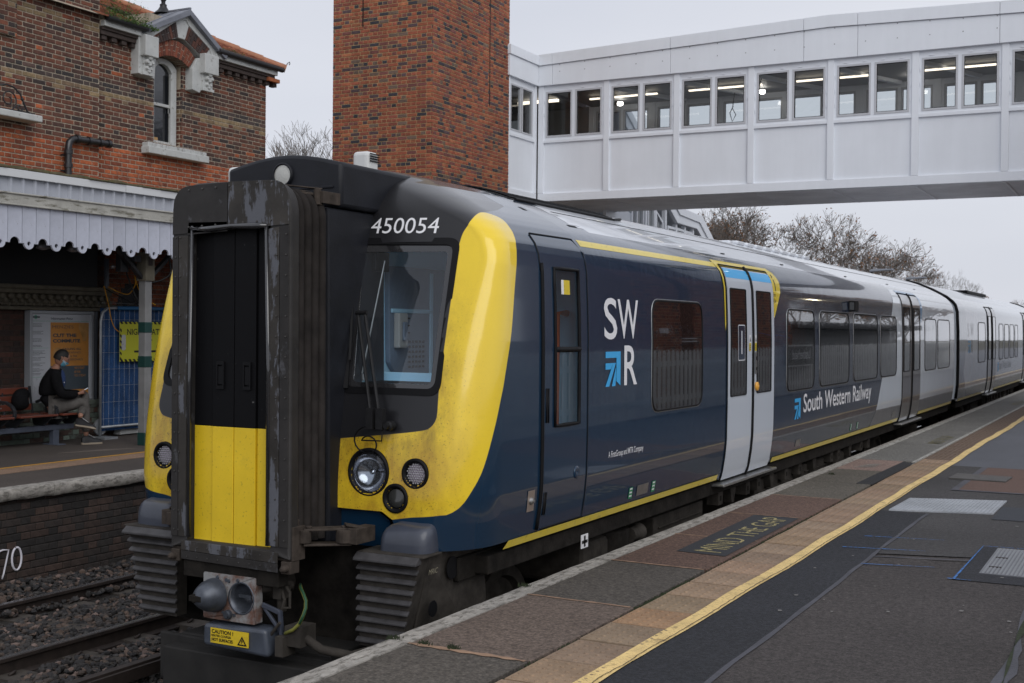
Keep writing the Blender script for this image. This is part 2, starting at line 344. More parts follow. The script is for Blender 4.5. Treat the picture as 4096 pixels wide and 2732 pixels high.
g = MB(); g.grid([[(4.385+.02*math.sin(y*3.2), y, PLZ+.0085),(4.398+.02*math.sin(y*3.5), y, PLZ+.0085)] for y in np.linspace(2, 8.3, 50)]); g.build('joint_moss', G['green'], plat, fix=False)
# patches
g = MB(); g.poly([(3.19,13.56,PLZ+.006),(5.6,13.62,PLZ+.006),(5.6,16.0,PLZ+.006),(3.2,15.97,PLZ+.006)]); g.build('reddish_patch', G['redasph'], plat, fix=False)
g = MB(); g.grid([[(3.12,13.5,PLZ+.007),(3.19,13.5,PLZ+.007)],[(3.13,15.98,PLZ+.007),(3.20,15.98,PLZ+.007)]]); g.grid([[(3.12,13.48,PLZ+.0075),(5.6,13.55,PLZ+.0075)],[(3.12,13.56,PLZ+.0075),(5.6,13.63,PLZ+.0075)]]); g.build('asphalt_joint', G['seam'], plat, fix=False)
g = MB(); g.poly([(3.845,8.60,PLZ+.006),(5.3,8.62,PLZ+.006),(5.3,10.1,PLZ+.006),(3.85,10.05,PLZ+.006)]); g.build('black_patch', G['asphblk'], plat, fix=False)
g = MB(); g.poly([(3.74,11.55,PLZ+.006),(5.0,11.6,PLZ+.006),(5.0,12.5,PLZ+.006),(3.74,12.45,PLZ+.006)]); g.build('black_patch', mat('blue_black_patch', (.038,.042,.052), .8, noise_=[(140,.6,1.4)], bump=(180,.004)), plat, fix=False)
g = MB(); g.poly([(2.14,13.52,PLZ+.006),(2.32,13.50,PLZ+.006),(2.325,16.0,PLZ+.006),(2.17,16.12,PLZ+.006)]); g.build('black_patch', mat('tar_patch', (.024,.024,.026), .85, noise_=[(120,.6,1.5)], bump=(90,.012)), plat, fix=False)
# spray paint
for k, (a, b_, w) in enumerate((((2.955,10.06),(3.55,10.18),.016), ((2.915,9.46),(3.50,9.59),.022), ((3.185,8.835),(3.665,8.96),.018), ((3.84,8.60),(3.855,10.05),.018), ((3.855,10.05),(4.5,10.09),.012), ((3.80,8.60),(3.95,8.60),.02))):
    g = MB(); a = Vector((*a, 0)); b_ = Vector((*b_, 0)); n_ = (b_-a).normalized().cross(Vector((0,0,1))); rws = []
    for i in range(13):
        p = a.lerp(b_, i/12); ww = w*(1-.75*(i/12))*rs.uniform(.7, 1.2); rws.append([(p.x+n_.x*ww/2, p.y+n_.y*ww/2, PLZ+.0085+k*.0005), (p.x-n_.x*ww/2, p.y-n_.y*ww/2, PLZ+.0085+k*.0005)])
    g.grid(rws); g.build('spray_mark', G['bluesp'], plat, fix=False)
g = MB()
for _ in range(26):
    x, y, r_ = rs.uniform(2.9, 4.6), rs.uniform(4.5, 12), rs.uniform(.006, .016); g.poly([(x+r_*math.cos(a)*rs.uniform(.7,1.3), y+r_*math.sin(a)*rs.uniform(.7,1.5), PLZ+.0095) for a in np.linspace(0, 6.28, 8)[:-1]])
stuff(g.build('chewing_gum_spots', mat('pale_gum', (.22,.21,.2), .8), plat, fix=False))
# covers let into the platform
g = MB(); q4 = [(2.845,11.63),(3.72,11.88),(3.735,12.86),(2.872,12.56)]
g.prism(q4, lambda u, v, d: (u, v, d), PLZ+.002, PLZ+.014); cv = g.build('cover_plate', mat('pale_chequer_plate', (.36,.38,.41), .5, noise_=[(2,.8,1.12),(30,.85,1.1)], dirt=[(9,.6,.75,(.2,.2,.2),.5)]))
tag(cv, 'pale grey checkered cover plate set in the asphalt near the yellow line', 'cover plate')
g = MB()
for i in range(26):
    for j in range(30):
        u, v = (i+.5)/26, (j+.5)/30; p = Vector((*q4[0],0)).lerp(Vector((*q4[1],0)), u).lerp(Vector((*q4[3],0)).lerp(Vector((*q4[2],0)), u), v); s_ = .009 if (i+j) % 2 else .004
        g.box(p.x-s_, p.y-(.013-s_), PLZ+.014, p.x+s_, p.y+(.013-s_), PLZ+.0165)
w_ = g.build('tread_ribs', cv.data.materials[0], cv); stuff(w_)
g = MB(); g.prism([(2.955,14.50),(3.555,14.47),(3.575,14.98),(2.975,15.04)], lambda u, v, d: (u, v, d), PLZ+.003, PLZ+.020); g.box(3.2,14.72,PLZ+.02,3.26,14.74,PLZ+.023); tag(g.build('cover_plate', mat('dull_brown_plate', (.085,.08,.075), .7, noise_=[(6,.7,1.2)], bump=(60,.002))), 'dull brown cover plate lying across the reddish asphalt patch', 'cover plate')
g = MB(); g.box(3.965,8.88,PLZ+.002,4.85,9.99,PLZ+.013); mh = g.build('manhole_cover', mat('galvanised_cover', (.17,.175,.19), .45, metal=.5, noise_=[(3,.8,1.2)]))
tag(mh, 'grey studded steel manhole cover in a black asphalt square outlined in blue spray', 'manhole cover')
g = MB()
for i in range(34):
    for j in range(42):
        x = 3.99+i*.0255; y = 8.9+j*.0255+(.0127 if i % 2 else 0)
        if y < 9.96: g.box(x-.006, y-.0055, PLZ+.013, x+.006, y+.0055, PLZ+.0165)
stuff(g.build('cover_studs', mat('stud_metal', (.40,.41,.43), .4, metal=.6), mh))
g = MB()
for (x, y) in ((4.04,9.55),(4.04,9.15),(4.3,9.02),(4.42,9.72)): g.box(x-.04,y-.012,PLZ+.013,x+.04,y+.012,PLZ+.018)
g.box(4.3,9.22,PLZ+.013,4.62,9.25,PLZ+.019); g.build('cover_key_slot', M_rail[0], mh)

# coping stones, platform slabs, tactile tiles
cj = [-4,-1.4,1.2,2.7,4.05,5.42,6.95,7.40,8.06,9.4,10.75,12.09,13.45,14.8,16.2]
for a, b_ in zip(cj[:-1], cj[1:]):
    g = MB(); n_ = max(3, int((b_-a)/.12)); rws = []
    for i in range(n_+1):
        y = a+.004+(b_-a-.008)*i/n_; jx = .006*noise.noise(Vector((y*5, 1, 0)))+.008*noise.noise(Vector((y*17, 3, 0))); jz = .003*noise.noise(Vector((y*9, 7, 0)))
        rws.append([(1.53+jx, y, .62),(1.462+jx, y, .80),(1.458+jx, y, PLZ-.012+jz),(1.468+jx, y, PLZ+.006+jz),(1.515, y, PLZ+.009),(1.519, y, PLZ+.003),(1.523, y, PLZ+.009),(1.545, y, PLZ+.009),(1.549, y, PLZ+.003),(1.553, y, PLZ+.009),(1.60, y, PLZ+.008),(1.603, y, PLZ-.03)])
    g.grid(rws); g.poly(rws[0]); g.poly(rws[-1][::-1]); g.build('coping_stone', G['coping'], plat, smooth=True, auto=40)
g = MB(); g.box(1.462,16.204,.6,1.52,160,PLZ+.006); g.build('coping_stone', G['coping'], plat)
g = MB(); g.box(1.522,16.204,PLZ-.05,1.60,160,PLZ+.009); g.build('white_edge', G['whiteedge'], plat)
g = MB(); g.box(1.56,-6,-.4,1.72,160,.66)
nb = g.build('platform_wall', mat('platform_wall_brick', (.05,.04,.035), .9, noise_=[(6,.6,1.4)]), plat)
sj = [(-3,1.3,'dark'),(1.3,2.7,'red'),(2.7,4.05,'dark'),(4.05,5.40,'dark'),(5.40,6.76,'brown'),(6.76,8.075,'dark'),(8.075,9.375,'red'),(9.375,10.735,'red'),(10.735,12.14,'red'),(12.14,13.5,'grey'),(13.5,14.2,'grey'),(14.2,14.88,'grey'),(14.88,16.18,'pink')]
for a, b_, k in sj:
    xr = 2.30 if a < 13.4 else (2.14 if a < 14.8 else 2.165)
    if a == 5.40 or a == 2.7: xr = 2.315
    g = MB(); g.box(1.606, a+.006, PLZ-.05, xr+rs.uniform(-.008,.008), b_-.006, PLZ+.006+rs.uniform(-.0015,.0015)); g.build('platform_slab', SL[k], plat, bevel=.004)
g = MB(); g.box(1.606, 16.19, PLZ-.05, 2.27, 160, PLZ+.006); g.build('platform_slab', SL['long'], plat)
g = MB(); g.box(2.275,16.1,PLZ-.05,2.325,160,PLZ+.007); g.build('white_edge', G['whiteedge'], plat)
for y in (5.40, 6.76, 8.075, 9.375, 10.735, 12.14):                  # mortar smeared along the slab joints
    g = MB(); rws = []
    for i in range(24):
        x = 1.60+i*(.69/23); w = .013+.007*noise.noise(Vector((x*9, y*3, 0)))+.004*math.sin(x*50+y); dy = .01*noise.noise(Vector((x*5, y, 3)))-.02*(x-1.6)
        if y == 5.40: w *= 1.7
        rws.append([(x, y+dy-w, PLZ+.0085), (x, y+dy+w*.8, PLZ+.0085)])
    g.grid(rws); g.build('joint_mortar', G['sealer'], plat, fix=False)
g = MB()                                                            # moss in the gap beside the tactile tiles
for _ in range(600):
    y = rs.choice([rs.uniform(4, 12.8), rs.uniform(6.7, 7.8), rs.uniform(8.6, 11.2)]); x = 2.318+rs.normal()*.009; r_ = rs.uniform(.004, .013)
    g.add([(x-r_, y-r_, PLZ-.01),(x+r_, y-r_, PLZ-.01),(x, y+r_, PLZ-.01),(x, y, PLZ+rs.uniform(-.002,.008))], [(0,1,3),(1,2,3),(2,0,3)])
for (cx_, cy_) in ((1.68,5.41),(1.86,5.41),(1.49,5.43),(1.475,6.96),(1.72,14.2)):
    for _ in range(60):
        x = cx_+rs.normal()*.018; y = cy_+rs.normal()*.010; r_ = rs.uniform(.003,.008); g.add([(x-r_, y, PLZ),(x+r_, y, PLZ),(x+rs.normal()*.01, y+r_, PLZ+rs.uniform(.01,.035))], [(0,1,2)])
stuff(g.build('joint_moss', G['green'], plat, fix=False))
# blister tiles
def tile_mesh(name, blister=True):
    q = MB(); q.box(-.184, -.205, -.05, .184, .205, 0)
    for i in range(6):
        for j in range(6):
            if blister: q.lathe((-.153+i*.0613, -.17+j*.068, 0), (0,0,1), [(0,.014),(.005,.011),(.0065,.005)], 7)
    return q
q = tile_mesh('tactile_tile'); tl = q.build('tactile_tile', G['tactile'], None, bevel=.003, seg=1)
tl.parent = plat; first = True; k = 0; y = -3.6
while y < 16.0:
    c = rs.uniform(.86, 1.12); col = (c*rs.uniform(.97,1.05), c, c*rs.uniform(.92,1.03))
    loc = Vector((2.522+rs.uniform(-.003,.003), 5.92+.214-.428*22+k*.428, PLZ+.006+rs.uniform(-.002,.002)))-plat.location; y = loc.y+plat.location.y
    if y > 5.5 and (abs(y-6.6) < .2): col = (1.12,.98,.82)
    if first: tl.location = loc; tl.color = (*col, 1); first = False; o = tl
    else: o = inst(tl, 'tactile_tile', plat, loc, col)
    o.rotation_euler = (0, 0, rs.uniform(-.006,.006)); k += 1
g = MB(); y0_ = y+.214
while y0_ < 60: g.box(2.335, y0_+.003, PLZ-.05, 2.70, y0_+.397, PLZ+.004); y0_ += .4
stuff(g.build('tactile_paving_far', mat('worn_tactile', (.17,.115,.08), .85, noise_=[(2,.8,1.15)]), plat))
g = MB()
for i in range(6): 
    for a in np.arange(y+.214, 60, .4): g.box(2.352+i*.06, a+.02, PLZ+.004, 2.382+i*.06, a+.38, PLZ+.0095)
stuff(g.build('tactile_ribs_far', mat('worn_tactile_rib', (.14,.095,.068), .85), plat))
# yellow line, hand-laid and wavy
g = MB(); rws = []
for y in np.linspace(-5, 60, 520):
    c = 2.722+.012*math.sin(y*.9)+.006*math.sin(y*3.1)+(.02*math.exp(-(y-11.6)**2/3)) ; w = .047+.004*math.sin(y*5.3); w2 = .047+.005*noise.noise(Vector((y*6, 0, 0)))
    rws.append([(c-w, y, PLZ+.0135), (c+w2, y, PLZ+.0095)])
g.grid(rws); g.build('yellow_line', G['yline'], plat, fix=False)
g = MB(); rws = []
for y in np.linspace(4, 14, 700):
    c = 2.722+.012*math.sin(y*.9)+.006*math.sin(y*3.1)+(.02*math.exp(-(y-11.6)**2/3))+.033+.012*noise.noise(Vector((y*3.3,5,0)))+.006*noise.noise(Vector((y*14,2,0))); w = .0022+.002*abs(noise.noise(Vector((y*9,9,0))))
    rws.append([(c-w, y, PLZ+.0145), (c+w, y, PLZ+.0145)])
g.grid(rws); g.build('line_crack', M_rail[0], plat, fix=False)
# MIND THE GAP
g = MB(); g.poly([(1.885,8.63,PLZ+.0105),(2.268,8.60,PLZ+.0105),(2.262,10.68,PLZ+.0105),(1.86,10.68,PLZ+.0105)]); g.build('text_patch', G['patchblk'], plat, fix=False)
g = MB(); text_mb(g, 'MIND THE GAP', lambda u, v, d: (2.20-v, 8.68+u, PLZ+.0125), .31, .90, -.002); g.build('platform_lettering', G['ytext'], plat, fix=False)
for yy_ in (18.95, 30.5):
    g = MB(); text_mb(g, 'MIND THE GAP', lambda u, v, d: (2.2-v, yy_+u, PLZ+.0085), .30, .75, .001); g.build('platform_lettering', mat('faded_yellow_text', (.22,.19,.07), .8, dirt=[(30,.45,.55,(.10,.095,.08),.9)]), plat, fix=False)
g = MB()
for k_ in range(5): g.poly([(1.76+k_*.02,15.15+k_*.09,PLZ+.0085),(1.78+k_*.02,15.12+k_*.09,PLZ+.0085),(2.0,15.25+k_*.1,PLZ+.0085),(1.98,15.28+k_*.1,PLZ+.0085)])
g.build('faded_marking', mat('faded_white', (.3,.27,.24), .8), plat, fix=False)
# dropped bits: leaves and a few purple petals at the bottom edge
# ---- bricklaying
def brick_geo(L, H, proud, ch=.004, back=-.03):
    a, b_ = L/2, H/2
    return [(-a,-b_,back),(a,-b_,back),(a,b_,back),(-a,b_,back),(-a,-b_,proud-ch),(a,-b_,proud-ch),(a,b_,proud-ch),(-a,b_,proud-ch),(-a+ch,-b_+ch,proud),(a-ch,-b_+ch,proud),(a-ch,b_-ch,proud),(-a+ch,b_-ch,proud)], \
           [(8,9,10,11),(4,5,9,8),(5,6,10,9),(6,7,11,10),(7,4,8,11),(0,1,5,4),(1,2,6,5),(2,3,7,6),(3,0,4,7)]
_bcache = {}
def brickwall(parent, O, ud, nd, u0, u1, z0, z1, course, mb_, mm_, colfn, spans=None, bond='english', n_ind=300, score=None, bl=.225, joint=.010, stuff_name='brickwork', proudj=.003, hstag=True, face='face'):
    """O origin, ud along the wall, nd outward. Bricks nearest the camera become parts, the rest one joined mesh."""
    O = Vector(O); ud = Vector(ud); nd = Vector(nd); zu = Vector((0,0,1)); cells = []; po = world_of(parent)
    n0 = int(math.floor(z0/course)); k = n0
    mt = MB()
    while k*course < z1:
        za = max(z0, k*course); zb_ = min(z1, (k+1)*course)
        if zb_-za > .02:
            for (a, b_) in (spans((za+zb_)/2) if spans else [(u0, u1)]):
                a = max(a, u0); b_ = min(b_, u1)
                if b_-a < .02: continue
                p = [O+ud*a+nd*-.007+zu*za, O+ud*b_+nd*-.007+zu*za, O+ud*b_+nd*-.007+zu*zb_, O+ud*a+nd*-.007+zu*zb_]; mt.poly(p)
                if bond == 'english': seq = [bl] if k % 2 == 0 else [bl/2-.005]; off = 0 if k % 2 == 0 else .06
                elif bond == 'flemish': seq = [bl, bl/2-.005]; off = 0 if k % 2 == 0 else .1725+.0
                else: seq = [bl]; off = 0 if k % 2 == 0 else bl/2
                per_ = sum(seq)+joint*len(seq); u = u0-per_+off-per_; i = 0
                while u < b_:
                    L = seq[i % len(seq)]; ua = max(u, a); ub = min(u+L, b_)
                    if ub-ua > .018: cells.append((ua, ub, za+joint/2, zb_-joint/2))
                    u += L+joint; i += 1
        k += 1
    mt.build('mortar', mm_, parent, fix=False)
    cc = Vector((5.036, 0, 2.558))
    def sc(c):
        P = O+ud*((c[0]+c[1])/2)+zu*c[2]; d = (P-cc); L = d.length
        return (c[1]-c[0])*(c[3]-c[2])*abs(d.normalized().dot(nd))/L/L if score is None or score(P) else 0
    order = sorted(cells, key=sc, reverse=True); big = MB()
    for idx, (ua, ub, za, zb_) in enumerate(order):
        L = ub-ua; H = zb_-za; Pc_ = O+ud*((ua+ub)/2)+zu*((za+zb_)/2); col = colfn((ua+ub)/2, (za+zb_)/2); pr = rs.uniform(0, proudj)
        if idx < n_ind:
            key = (round(L, 3), round(H, 3), tuple(ud), tuple(nd), mb_.name)
            if key not in _bcache:
                v, f = brick_geo(L, H, .0); me = bpy.data.meshes.new('brick'); me.from_pydata([tuple(ud*a+zu*b_+nd*c_) for a, b_, c_ in v], [], f)
                at = me.color_attributes.new('Col', 'FLOAT_COLOR', 'CORNER'); at.data.foreach_set('color', np.ones(len(me.loops)*4, 'f')); me.materials.append(mb_); _bcache[key] = me
            o = bpy.data.objects.new('brick', _bcache[key]); C.objects.link(o); o.parent = parent; o.location = Pc_+nd*pr-po; o.color = (*col, 1)
        else:
            v, f = brick_geo(L, H, pr); big.add([tuple(Pc_+ud*a+zu*b_+nd*c_) for a, b_, c_ in v], f, 0, col)
    if big.f:
        o = big.build(stuff_name, mb_, parent, fix=False); stuff(o)
def brickmat(name, rough=.85, **k): return mat(name, (1,1,1), rough, vcol=True, objcol=True, noise_=[(.9,.78,1.12,(1,1,.5)),(14,.7,1.25),(70,.8,1.2)], bump=[(55,.006)], **k)
def mortmat(name, col): return mat(name, col, .95, noise_=[(10,.7,1.2),(60,.8,1.15)], bump=(80,.003))
def pick(pal, w=None):
    c = np.array(pal[rs.choice(len(pal), p=w)])*rs.uniform(.82, 1.18); return tuple(c)
G['brick_old'] = brickmat('old_station_brick'); G['mort_old'] = mortmat('old_mortar', (.42,.36,.28)); G['brick_new'] = brickmat('multi_red_brick'); G['mort_new'] = mortmat('yellow_mortar', (.46,.32,.17))

# ---- far platform
fp = bpy.data.objects.new('far_platform', None); C.objects.link(fp); fp['kind'] = 'structure'; fp.location = (-7, 10, 0)
FPX = -5.03
g = MB(); g.box(-16, -10, -.3, FPX-.12, 80, PLZ-.006); g.build('platform_core', G['ballast'], fp)
g = MB(); g.box(-12, -10, PLZ-.02, FPX-.20, 80, PLZ); g.build('platform_surface', mat('brown_grey_asphalt', (.062,.05,.043), .85, noise_=[(.8,.75,1.2),(50,.75,1.25)], dirt=[(5,.62,.72,(.1,.09,.08),.4,(1,.4,1))], bump=(120,.003)), fp)
y = -4.
while y < 40:
    a = y+.004; b_ = y+1.86 if abs(y-7.86) > .1 else y+1.86
    g = MB(); rws = []
    for i in range(17):
        yy_ = a+(1.852)*i/16; j = .012*noise.noise(Vector((yy_*3, 2, 0)))+.010*noise.noise(Vector((yy_*11, 4, 0)))
        rws.append([(FPX-.02, yy_, .80+j*1.6),(FPX+.0+j*.5, yy_, .825+j),(FPX+.005+j, yy_, .895),(FPX-.012+j, yy_, PLZ+.004),(FPX-.10, yy_, PLZ+.006),(FPX-.20, yy_, PLZ+.004),(FPX-.205, yy_, PLZ-.02)])
    g.grid(rws); g.poly(rws[0]); g.poly(rws[-1][::-1]); g.build('coping_stone', mat('coping_concrete', (.42,.40,.37), .85) if 0 else G['coping'], fp, smooth=True, auto=45); y += 1.86
g = MB(); g.grid([[(-6.62,y,PLZ+.006),(-6.55,y,PLZ+.006)] for y in (-10, 80)]); g.build('yellow_line', G['oline'], fp, fix=False)
g = MB()
for k in range(45): g.box(-6.54, -4+k*.4+.003, PLZ-.02, -6.145, -4+k*.4+.397, PLZ+.005)
stuff(g.build('tactile_paving', mat('tactile_far', (.19,.125,.085), .85, noise_=[(3,.8,1.2),(40,.8,1.2)]), fp))
g = MB()
for k in range(8):
    for y in np.arange(7.6, 13.5, .067): g.lathe((-6.51+k*.048, y, PLZ+.005), (0,0,1), [(0,.012),(.004,.008)], 5)
stuff(g.build('tactile_blisters', G['sealer'], fp))
g = MB(); g.prism([(-7.4,11.2),(-7.3,11.9),(-7.05,12.2),(-7.2,11.7)], lambda u, v, d: (u, v, d), PLZ, PLZ+.004); g.build('pale_patch', mat('pale_scuff', (.12,.1,.085), .9), fp)
def oldcol(u, z):
    return pick([(.050,.034,.028),(.036,.028,.025),(.030,.026,.024),(.062,.040,.032),(.024,.021,.020)])
brickwall(fp, (FPX-.07, 0, 0), (0,1,0), (1,0,0), 7.2, 11.6, -.25, .80, .076, brickmat('sooty_platform_brick'), mortmat('sooty_mortar', (.030,.026,.023)), oldcol, n_ind=220, bond='flemish')
g = MB(); g.box(FPX-.3, -10, -.4, FPX-.085, 7.2, .8); g.box(FPX-.3, 11.6, -.4, FPX-.085, 80, .8); g.build('platform_wall', G['ballast'], fp)
g = MB()
X_ = FPX-.066
def stroke(pts, w): g.tube([(X_+.004, *p) for p in pts], w, 6)
stroke([(8.37,.305),(8.43,.318),(8.50,.31),(8.475,.2),(8.445,.085),(8.425,.03)], .009)
stroke([(8.60+.058*math.cos(a), .205+.115*math.sin(a)) for a in np.linspace(1.9, 8.0, 18)], .011)
stroke([(8.30,-.02),(8.345,.03)], .012)
g.build('graffiti_number', mat('white_spray', (.72,.70,.76), .8), fp, smooth=True)
# ================================================================== TRAIN
M = {}
M['navy'] = mat('navy_paint', (.005,.025,.056), .22, coat=1.0, coatr=.045, spec=.2, bump=[(1.1, .008), (.35, .025)])
t, b = nodes_of(M['navy'])      # the livery fades from navy at the cab to charcoal along the car
geo = t.nodes.new('ShaderNodeNewGeometry'); sx = t.nodes.new('ShaderNodeSeparateXYZ'); t.links.new(geo.outputs['Position'], sx.inputs[0])
mr = t.nodes.new('ShaderNodeMapRange'); mr.inputs[1].default_value = 9.0; mr.inputs[2].default_value = 17.0; t.links.new(sx.outputs[1], mr.inputs[0])
mm = t.nodes.new('ShaderNodeMixRGB'); mm.inputs[1].default_value = (.005,.025,.056,1); mm.inputs[2].default_value = (.018,.026,.045,1)
t.links.new(mr.outputs[0], mm.inputs[0]); t.links.new(mm.outputs[0], b.inputs['Base Color'])
M['roofgrey'] = mat('roof_paint', (.68,.71,.76), .35, coat=.8, noise_=[(1.2,.9,1.05)], bump=(.9,.01), dirt=[(6,.55,.8,(.25,.25,.26),.25)])
M['pale'] = mat('pale_grey_paint', (.60,.65,.71), .25, coat=1.0, coatr=.0, spec=.2, bump=(1.1,.012))
M['lower'] = mat('dark_grey_paint', (.075,.075,.085), .3, coat=1.0, coatr=.0, spec=.2, bump=(1.1,.012))
M['yellow'] = mat('yellow_stripe', (.72,.55,.03), .35, coat=.6, dirt=[(22,.55,.75,(.18,.12,.03),.7)])
M['white_txt'] = mat('white_vinyl', (.8,.8,.82), .4, coat=.4)
M['black_txt'] = mat('black_vinyl', (.01,.01,.01), .4)
M['blue_v'] = mat('blue_vinyl', (.035,.40,.80), .35, coat=.5)
M['seal'] = mat('rubber_seal', (.005,.005,.006), .55, spec=.2)
M['glassdark'] = mat('tinted_glass', (.006,.007,.008), .02, spec=1.0, coat=1.0, coatr=.0, bump=(2.0,.004))
M['doorpaint'] = mat('door_paint', (.58,.63,.70), .3, coat=.9, bump=(1.0,.008))
M['doordark'] = mat('dark_door_paint', (.075,.065,.06), .28, coat=1, bump=(1.0,.008))
M['metal'] = mat('brushed_metal', (.45,.45,.44), .35, metal=.9, noise_=[(20,.8,1.1)])
M['under'] = mat('underframe_grime', (.016,.014,.012), .9, spec=.15, noise_=[(9,.5,1.5)], bump=(30,.004))
M['under2'] = mat('dusty_underframe', (.042,.037,.032), .85, spec=.2, noise_=[(9,.6,1.4)], bump=(30,.003))
M['clear'] = mat('clear_glass', (.9,.95,1), .0, spec=.5)
thin_glass(M['clear'], (.90,.96,1.0), .07, .9, .03)

PZ_ = [1.0,1.05,1.12,1.204,1.37,1.52,1.846,2.24,2.488,2.75,2.969,3.06,3.13,3.19,3.252,3.30,3.349,3.437,3.53,3.60,3.645,3.67,3.68]
PX_ = [1.28,1.30,1.33,1.36,1.385,1.398,1.402,1.401,1.400,1.392,1.382,1.366,1.34,1.295,1.232,1.16,1.077,.906,.70,.50,.33,.18,.0]
def bx(z): return float(np.interp(z, PZ_, PX_))
def Yf(z): return 6.36+.25*(max(0, z-1.5)/1.34)**1.6+.35*(max(0, z-3.3)/.38)**2
def rcn(z): return float(np.interp(z, [1.2,2.0,2.6,3.0,3.2,3.35,3.68], [.34,.27,.19,.12,.14,.24,.3]))
def Yp(x, z): return Yf(z)+float(np.interp(z, [1.5,2.2,2.84,3.3], [0,.05,.10,.11]))*(min(abs(x), 1.3)/1.3)**3
def xin(z): return min(float(np.interp(z, [1.2,1.42,1.86,2.3,2.76,3.08,3.32,3.6], [.43,.426,.414,.368,.317,.306,.300,.29])), bx(z)*.8)
YB = 8.1
def Sn(s, z):
    r = min(rcn(z), bx(z)*.45); b_ = bx(z); y = Yf(z); x0 = min(xin(z), b_-r-.01)
    if s <= 1:
        x = x0+(b_-r-x0)*s; return x, Yp(x, z)
    y = Yp(b_-r, z)
    if s <= 2:
        a = (s-1)*math.pi/2; return b_-r+r*math.sin(a), y+r*1.3*(1-math.cos(a))
    return b_, y+1.3*r+(YB-y-1.3*r)*(s-2)

def sd_poly(P, poly):                                    # signed distance, negative inside
    P = np.asarray(P, float); A = np.asarray(poly, float); B = np.roll(A, -1, 0); dmin = np.full(len(P), 1e9); ins = np.zeros(len(P), bool)
    for a, b_ in zip(A, B):
        e = b_-a; w = P-a; t_ = np.clip((w@e)/(e@e+1e-12), 0, 1); dmin = np.minimum(dmin, np.hypot(*(w-t_[:, None]*e).T))
        c1 = (a[1] > P[:, 1]) != (b_[1] > P[:, 1])
        with np.errstate(divide='ignore', invalid='ignore'): xc = (b_[0]-a[0])*(P[:, 1]-a[1])/(b_[1]-a[1])+a[0]
        ins ^= c1 & (P[:, 0] < xc)
    return np.where(ins, -dmin, dmin)

def decal(mb, pts, off, m=0, side=1, dx=0, cut=.045, yo=0, c=None):           # polygon in (Y,z) laid on the car side
    bm = bmesh.new(); vv = [bm.verts.new((p[0]+yo, p[1], 0)) for p in pts]; bm.faces.new(vv)
    zs = [p[1] for p in pts]; z = math.floor(min(zs)/cut)*cut+cut
    while z < max(zs):
        bmesh.ops.bisect_plane(bm, geom=list(bm.verts)+list(bm.edges)+list(bm.faces), plane_co=(0, z, 0), plane_no=(0, 1, 0)); z += cut
    bmesh.ops.triangulate(bm, faces=bm.faces); bm.verts.ensure_lookup_table()
    mb.add([((bx(v.co.y)+off)*side, v.co.x, v.co.y) for v in bm.verts], [tuple(v.index for v in f.verts) for f in bm.faces], m, c)
    bm.free()
def side_ring(mb, pts, off, r, m=0, side=1, n=6):
    P = []
    N = len(pts)
    for i in range(N):
        a = Vector(pts[i]); b_ = Vector(pts[(i+1) % N]); k = max(1, int((b_-a).length/.12))
        for j in range(k):
            q = a.lerp(b_, j/k); P.append(((bx(q.y)+off)*side, q.x, q.y))
    Q = [P[0]]
    for p in P[1:]:
        if (Vector(p)-Vector(Q[-1])).length > .004: Q.append(p)
    mb.tube(Q, r, n, m, closed=True)
def side_line(mb, pts, off, r, m=0, side=1, n=5):
    P = []
    for a, b_ in zip(pts[:-1], pts[1:]):
        a = Vector(a); b_ = Vector(b_); k = max(1, int((b_-a).length/.06))
        P += [((bx(a.lerp(b_, j/k).y)+off)*side, a.lerp(b_, j/k).x, a.lerp(b_, j/k).y) for j in range(k)]
    q = pts[-1]; P.append(((bx(q[1])+off)*side, q[0], q[1])); mb.tube(P, r, n, m)
def slab(mb, pts, o0, o1, m=0, side=1):                  # leaf with thickness following the car side (rounded polygon in Y,z)
    z0 = min(p[1] for p in pts); z1 = max(p[1] for p in pts)
    decal(mb, pts, o1, m, side)
    P = []
    N = len(pts)
    for i in range(N):
        a = Vector(pts[i]); b_ = Vector(pts[(i+1) % N]); k = max(1, int((b_-a).length/.06))
        P += [a.lerp(b_, j/k) for j in range(k)]
    v = []
    for q in P: v += [((bx(q.y)+o0)*side, q.x, q.y), ((bx(q.y)+o1)*side, q.x, q.y)]
    n = len(P); mb.add(v, [(2*i, 2*((i+1) % n), 2*((i+1) % n)+1, 2*i+1) for i in range(n)], m)

def body_rows(y0, y1, zmin=1.16, step=.5):
    zs = [z for z in np.arange(zmin, 3.1, .06)]+[3.1,3.13,3.16,3.19,3.22,3.252,3.28,3.30,3.325,3.349,3.39,3.437,3.48,3.53,3.565,3.60,3.625,3.645,3.66,3.67,3.677]
    per = [(bx(z), z) for z in zs]; per = per+[(0, 3.681)]+[(-x, z) for x, z in per[::-1]]
    ys = np.linspace(y0, y1, max(2, int((y1-y0)/step)+1))
    return [[(x, y, z) for x, z in per] for y in ys], per

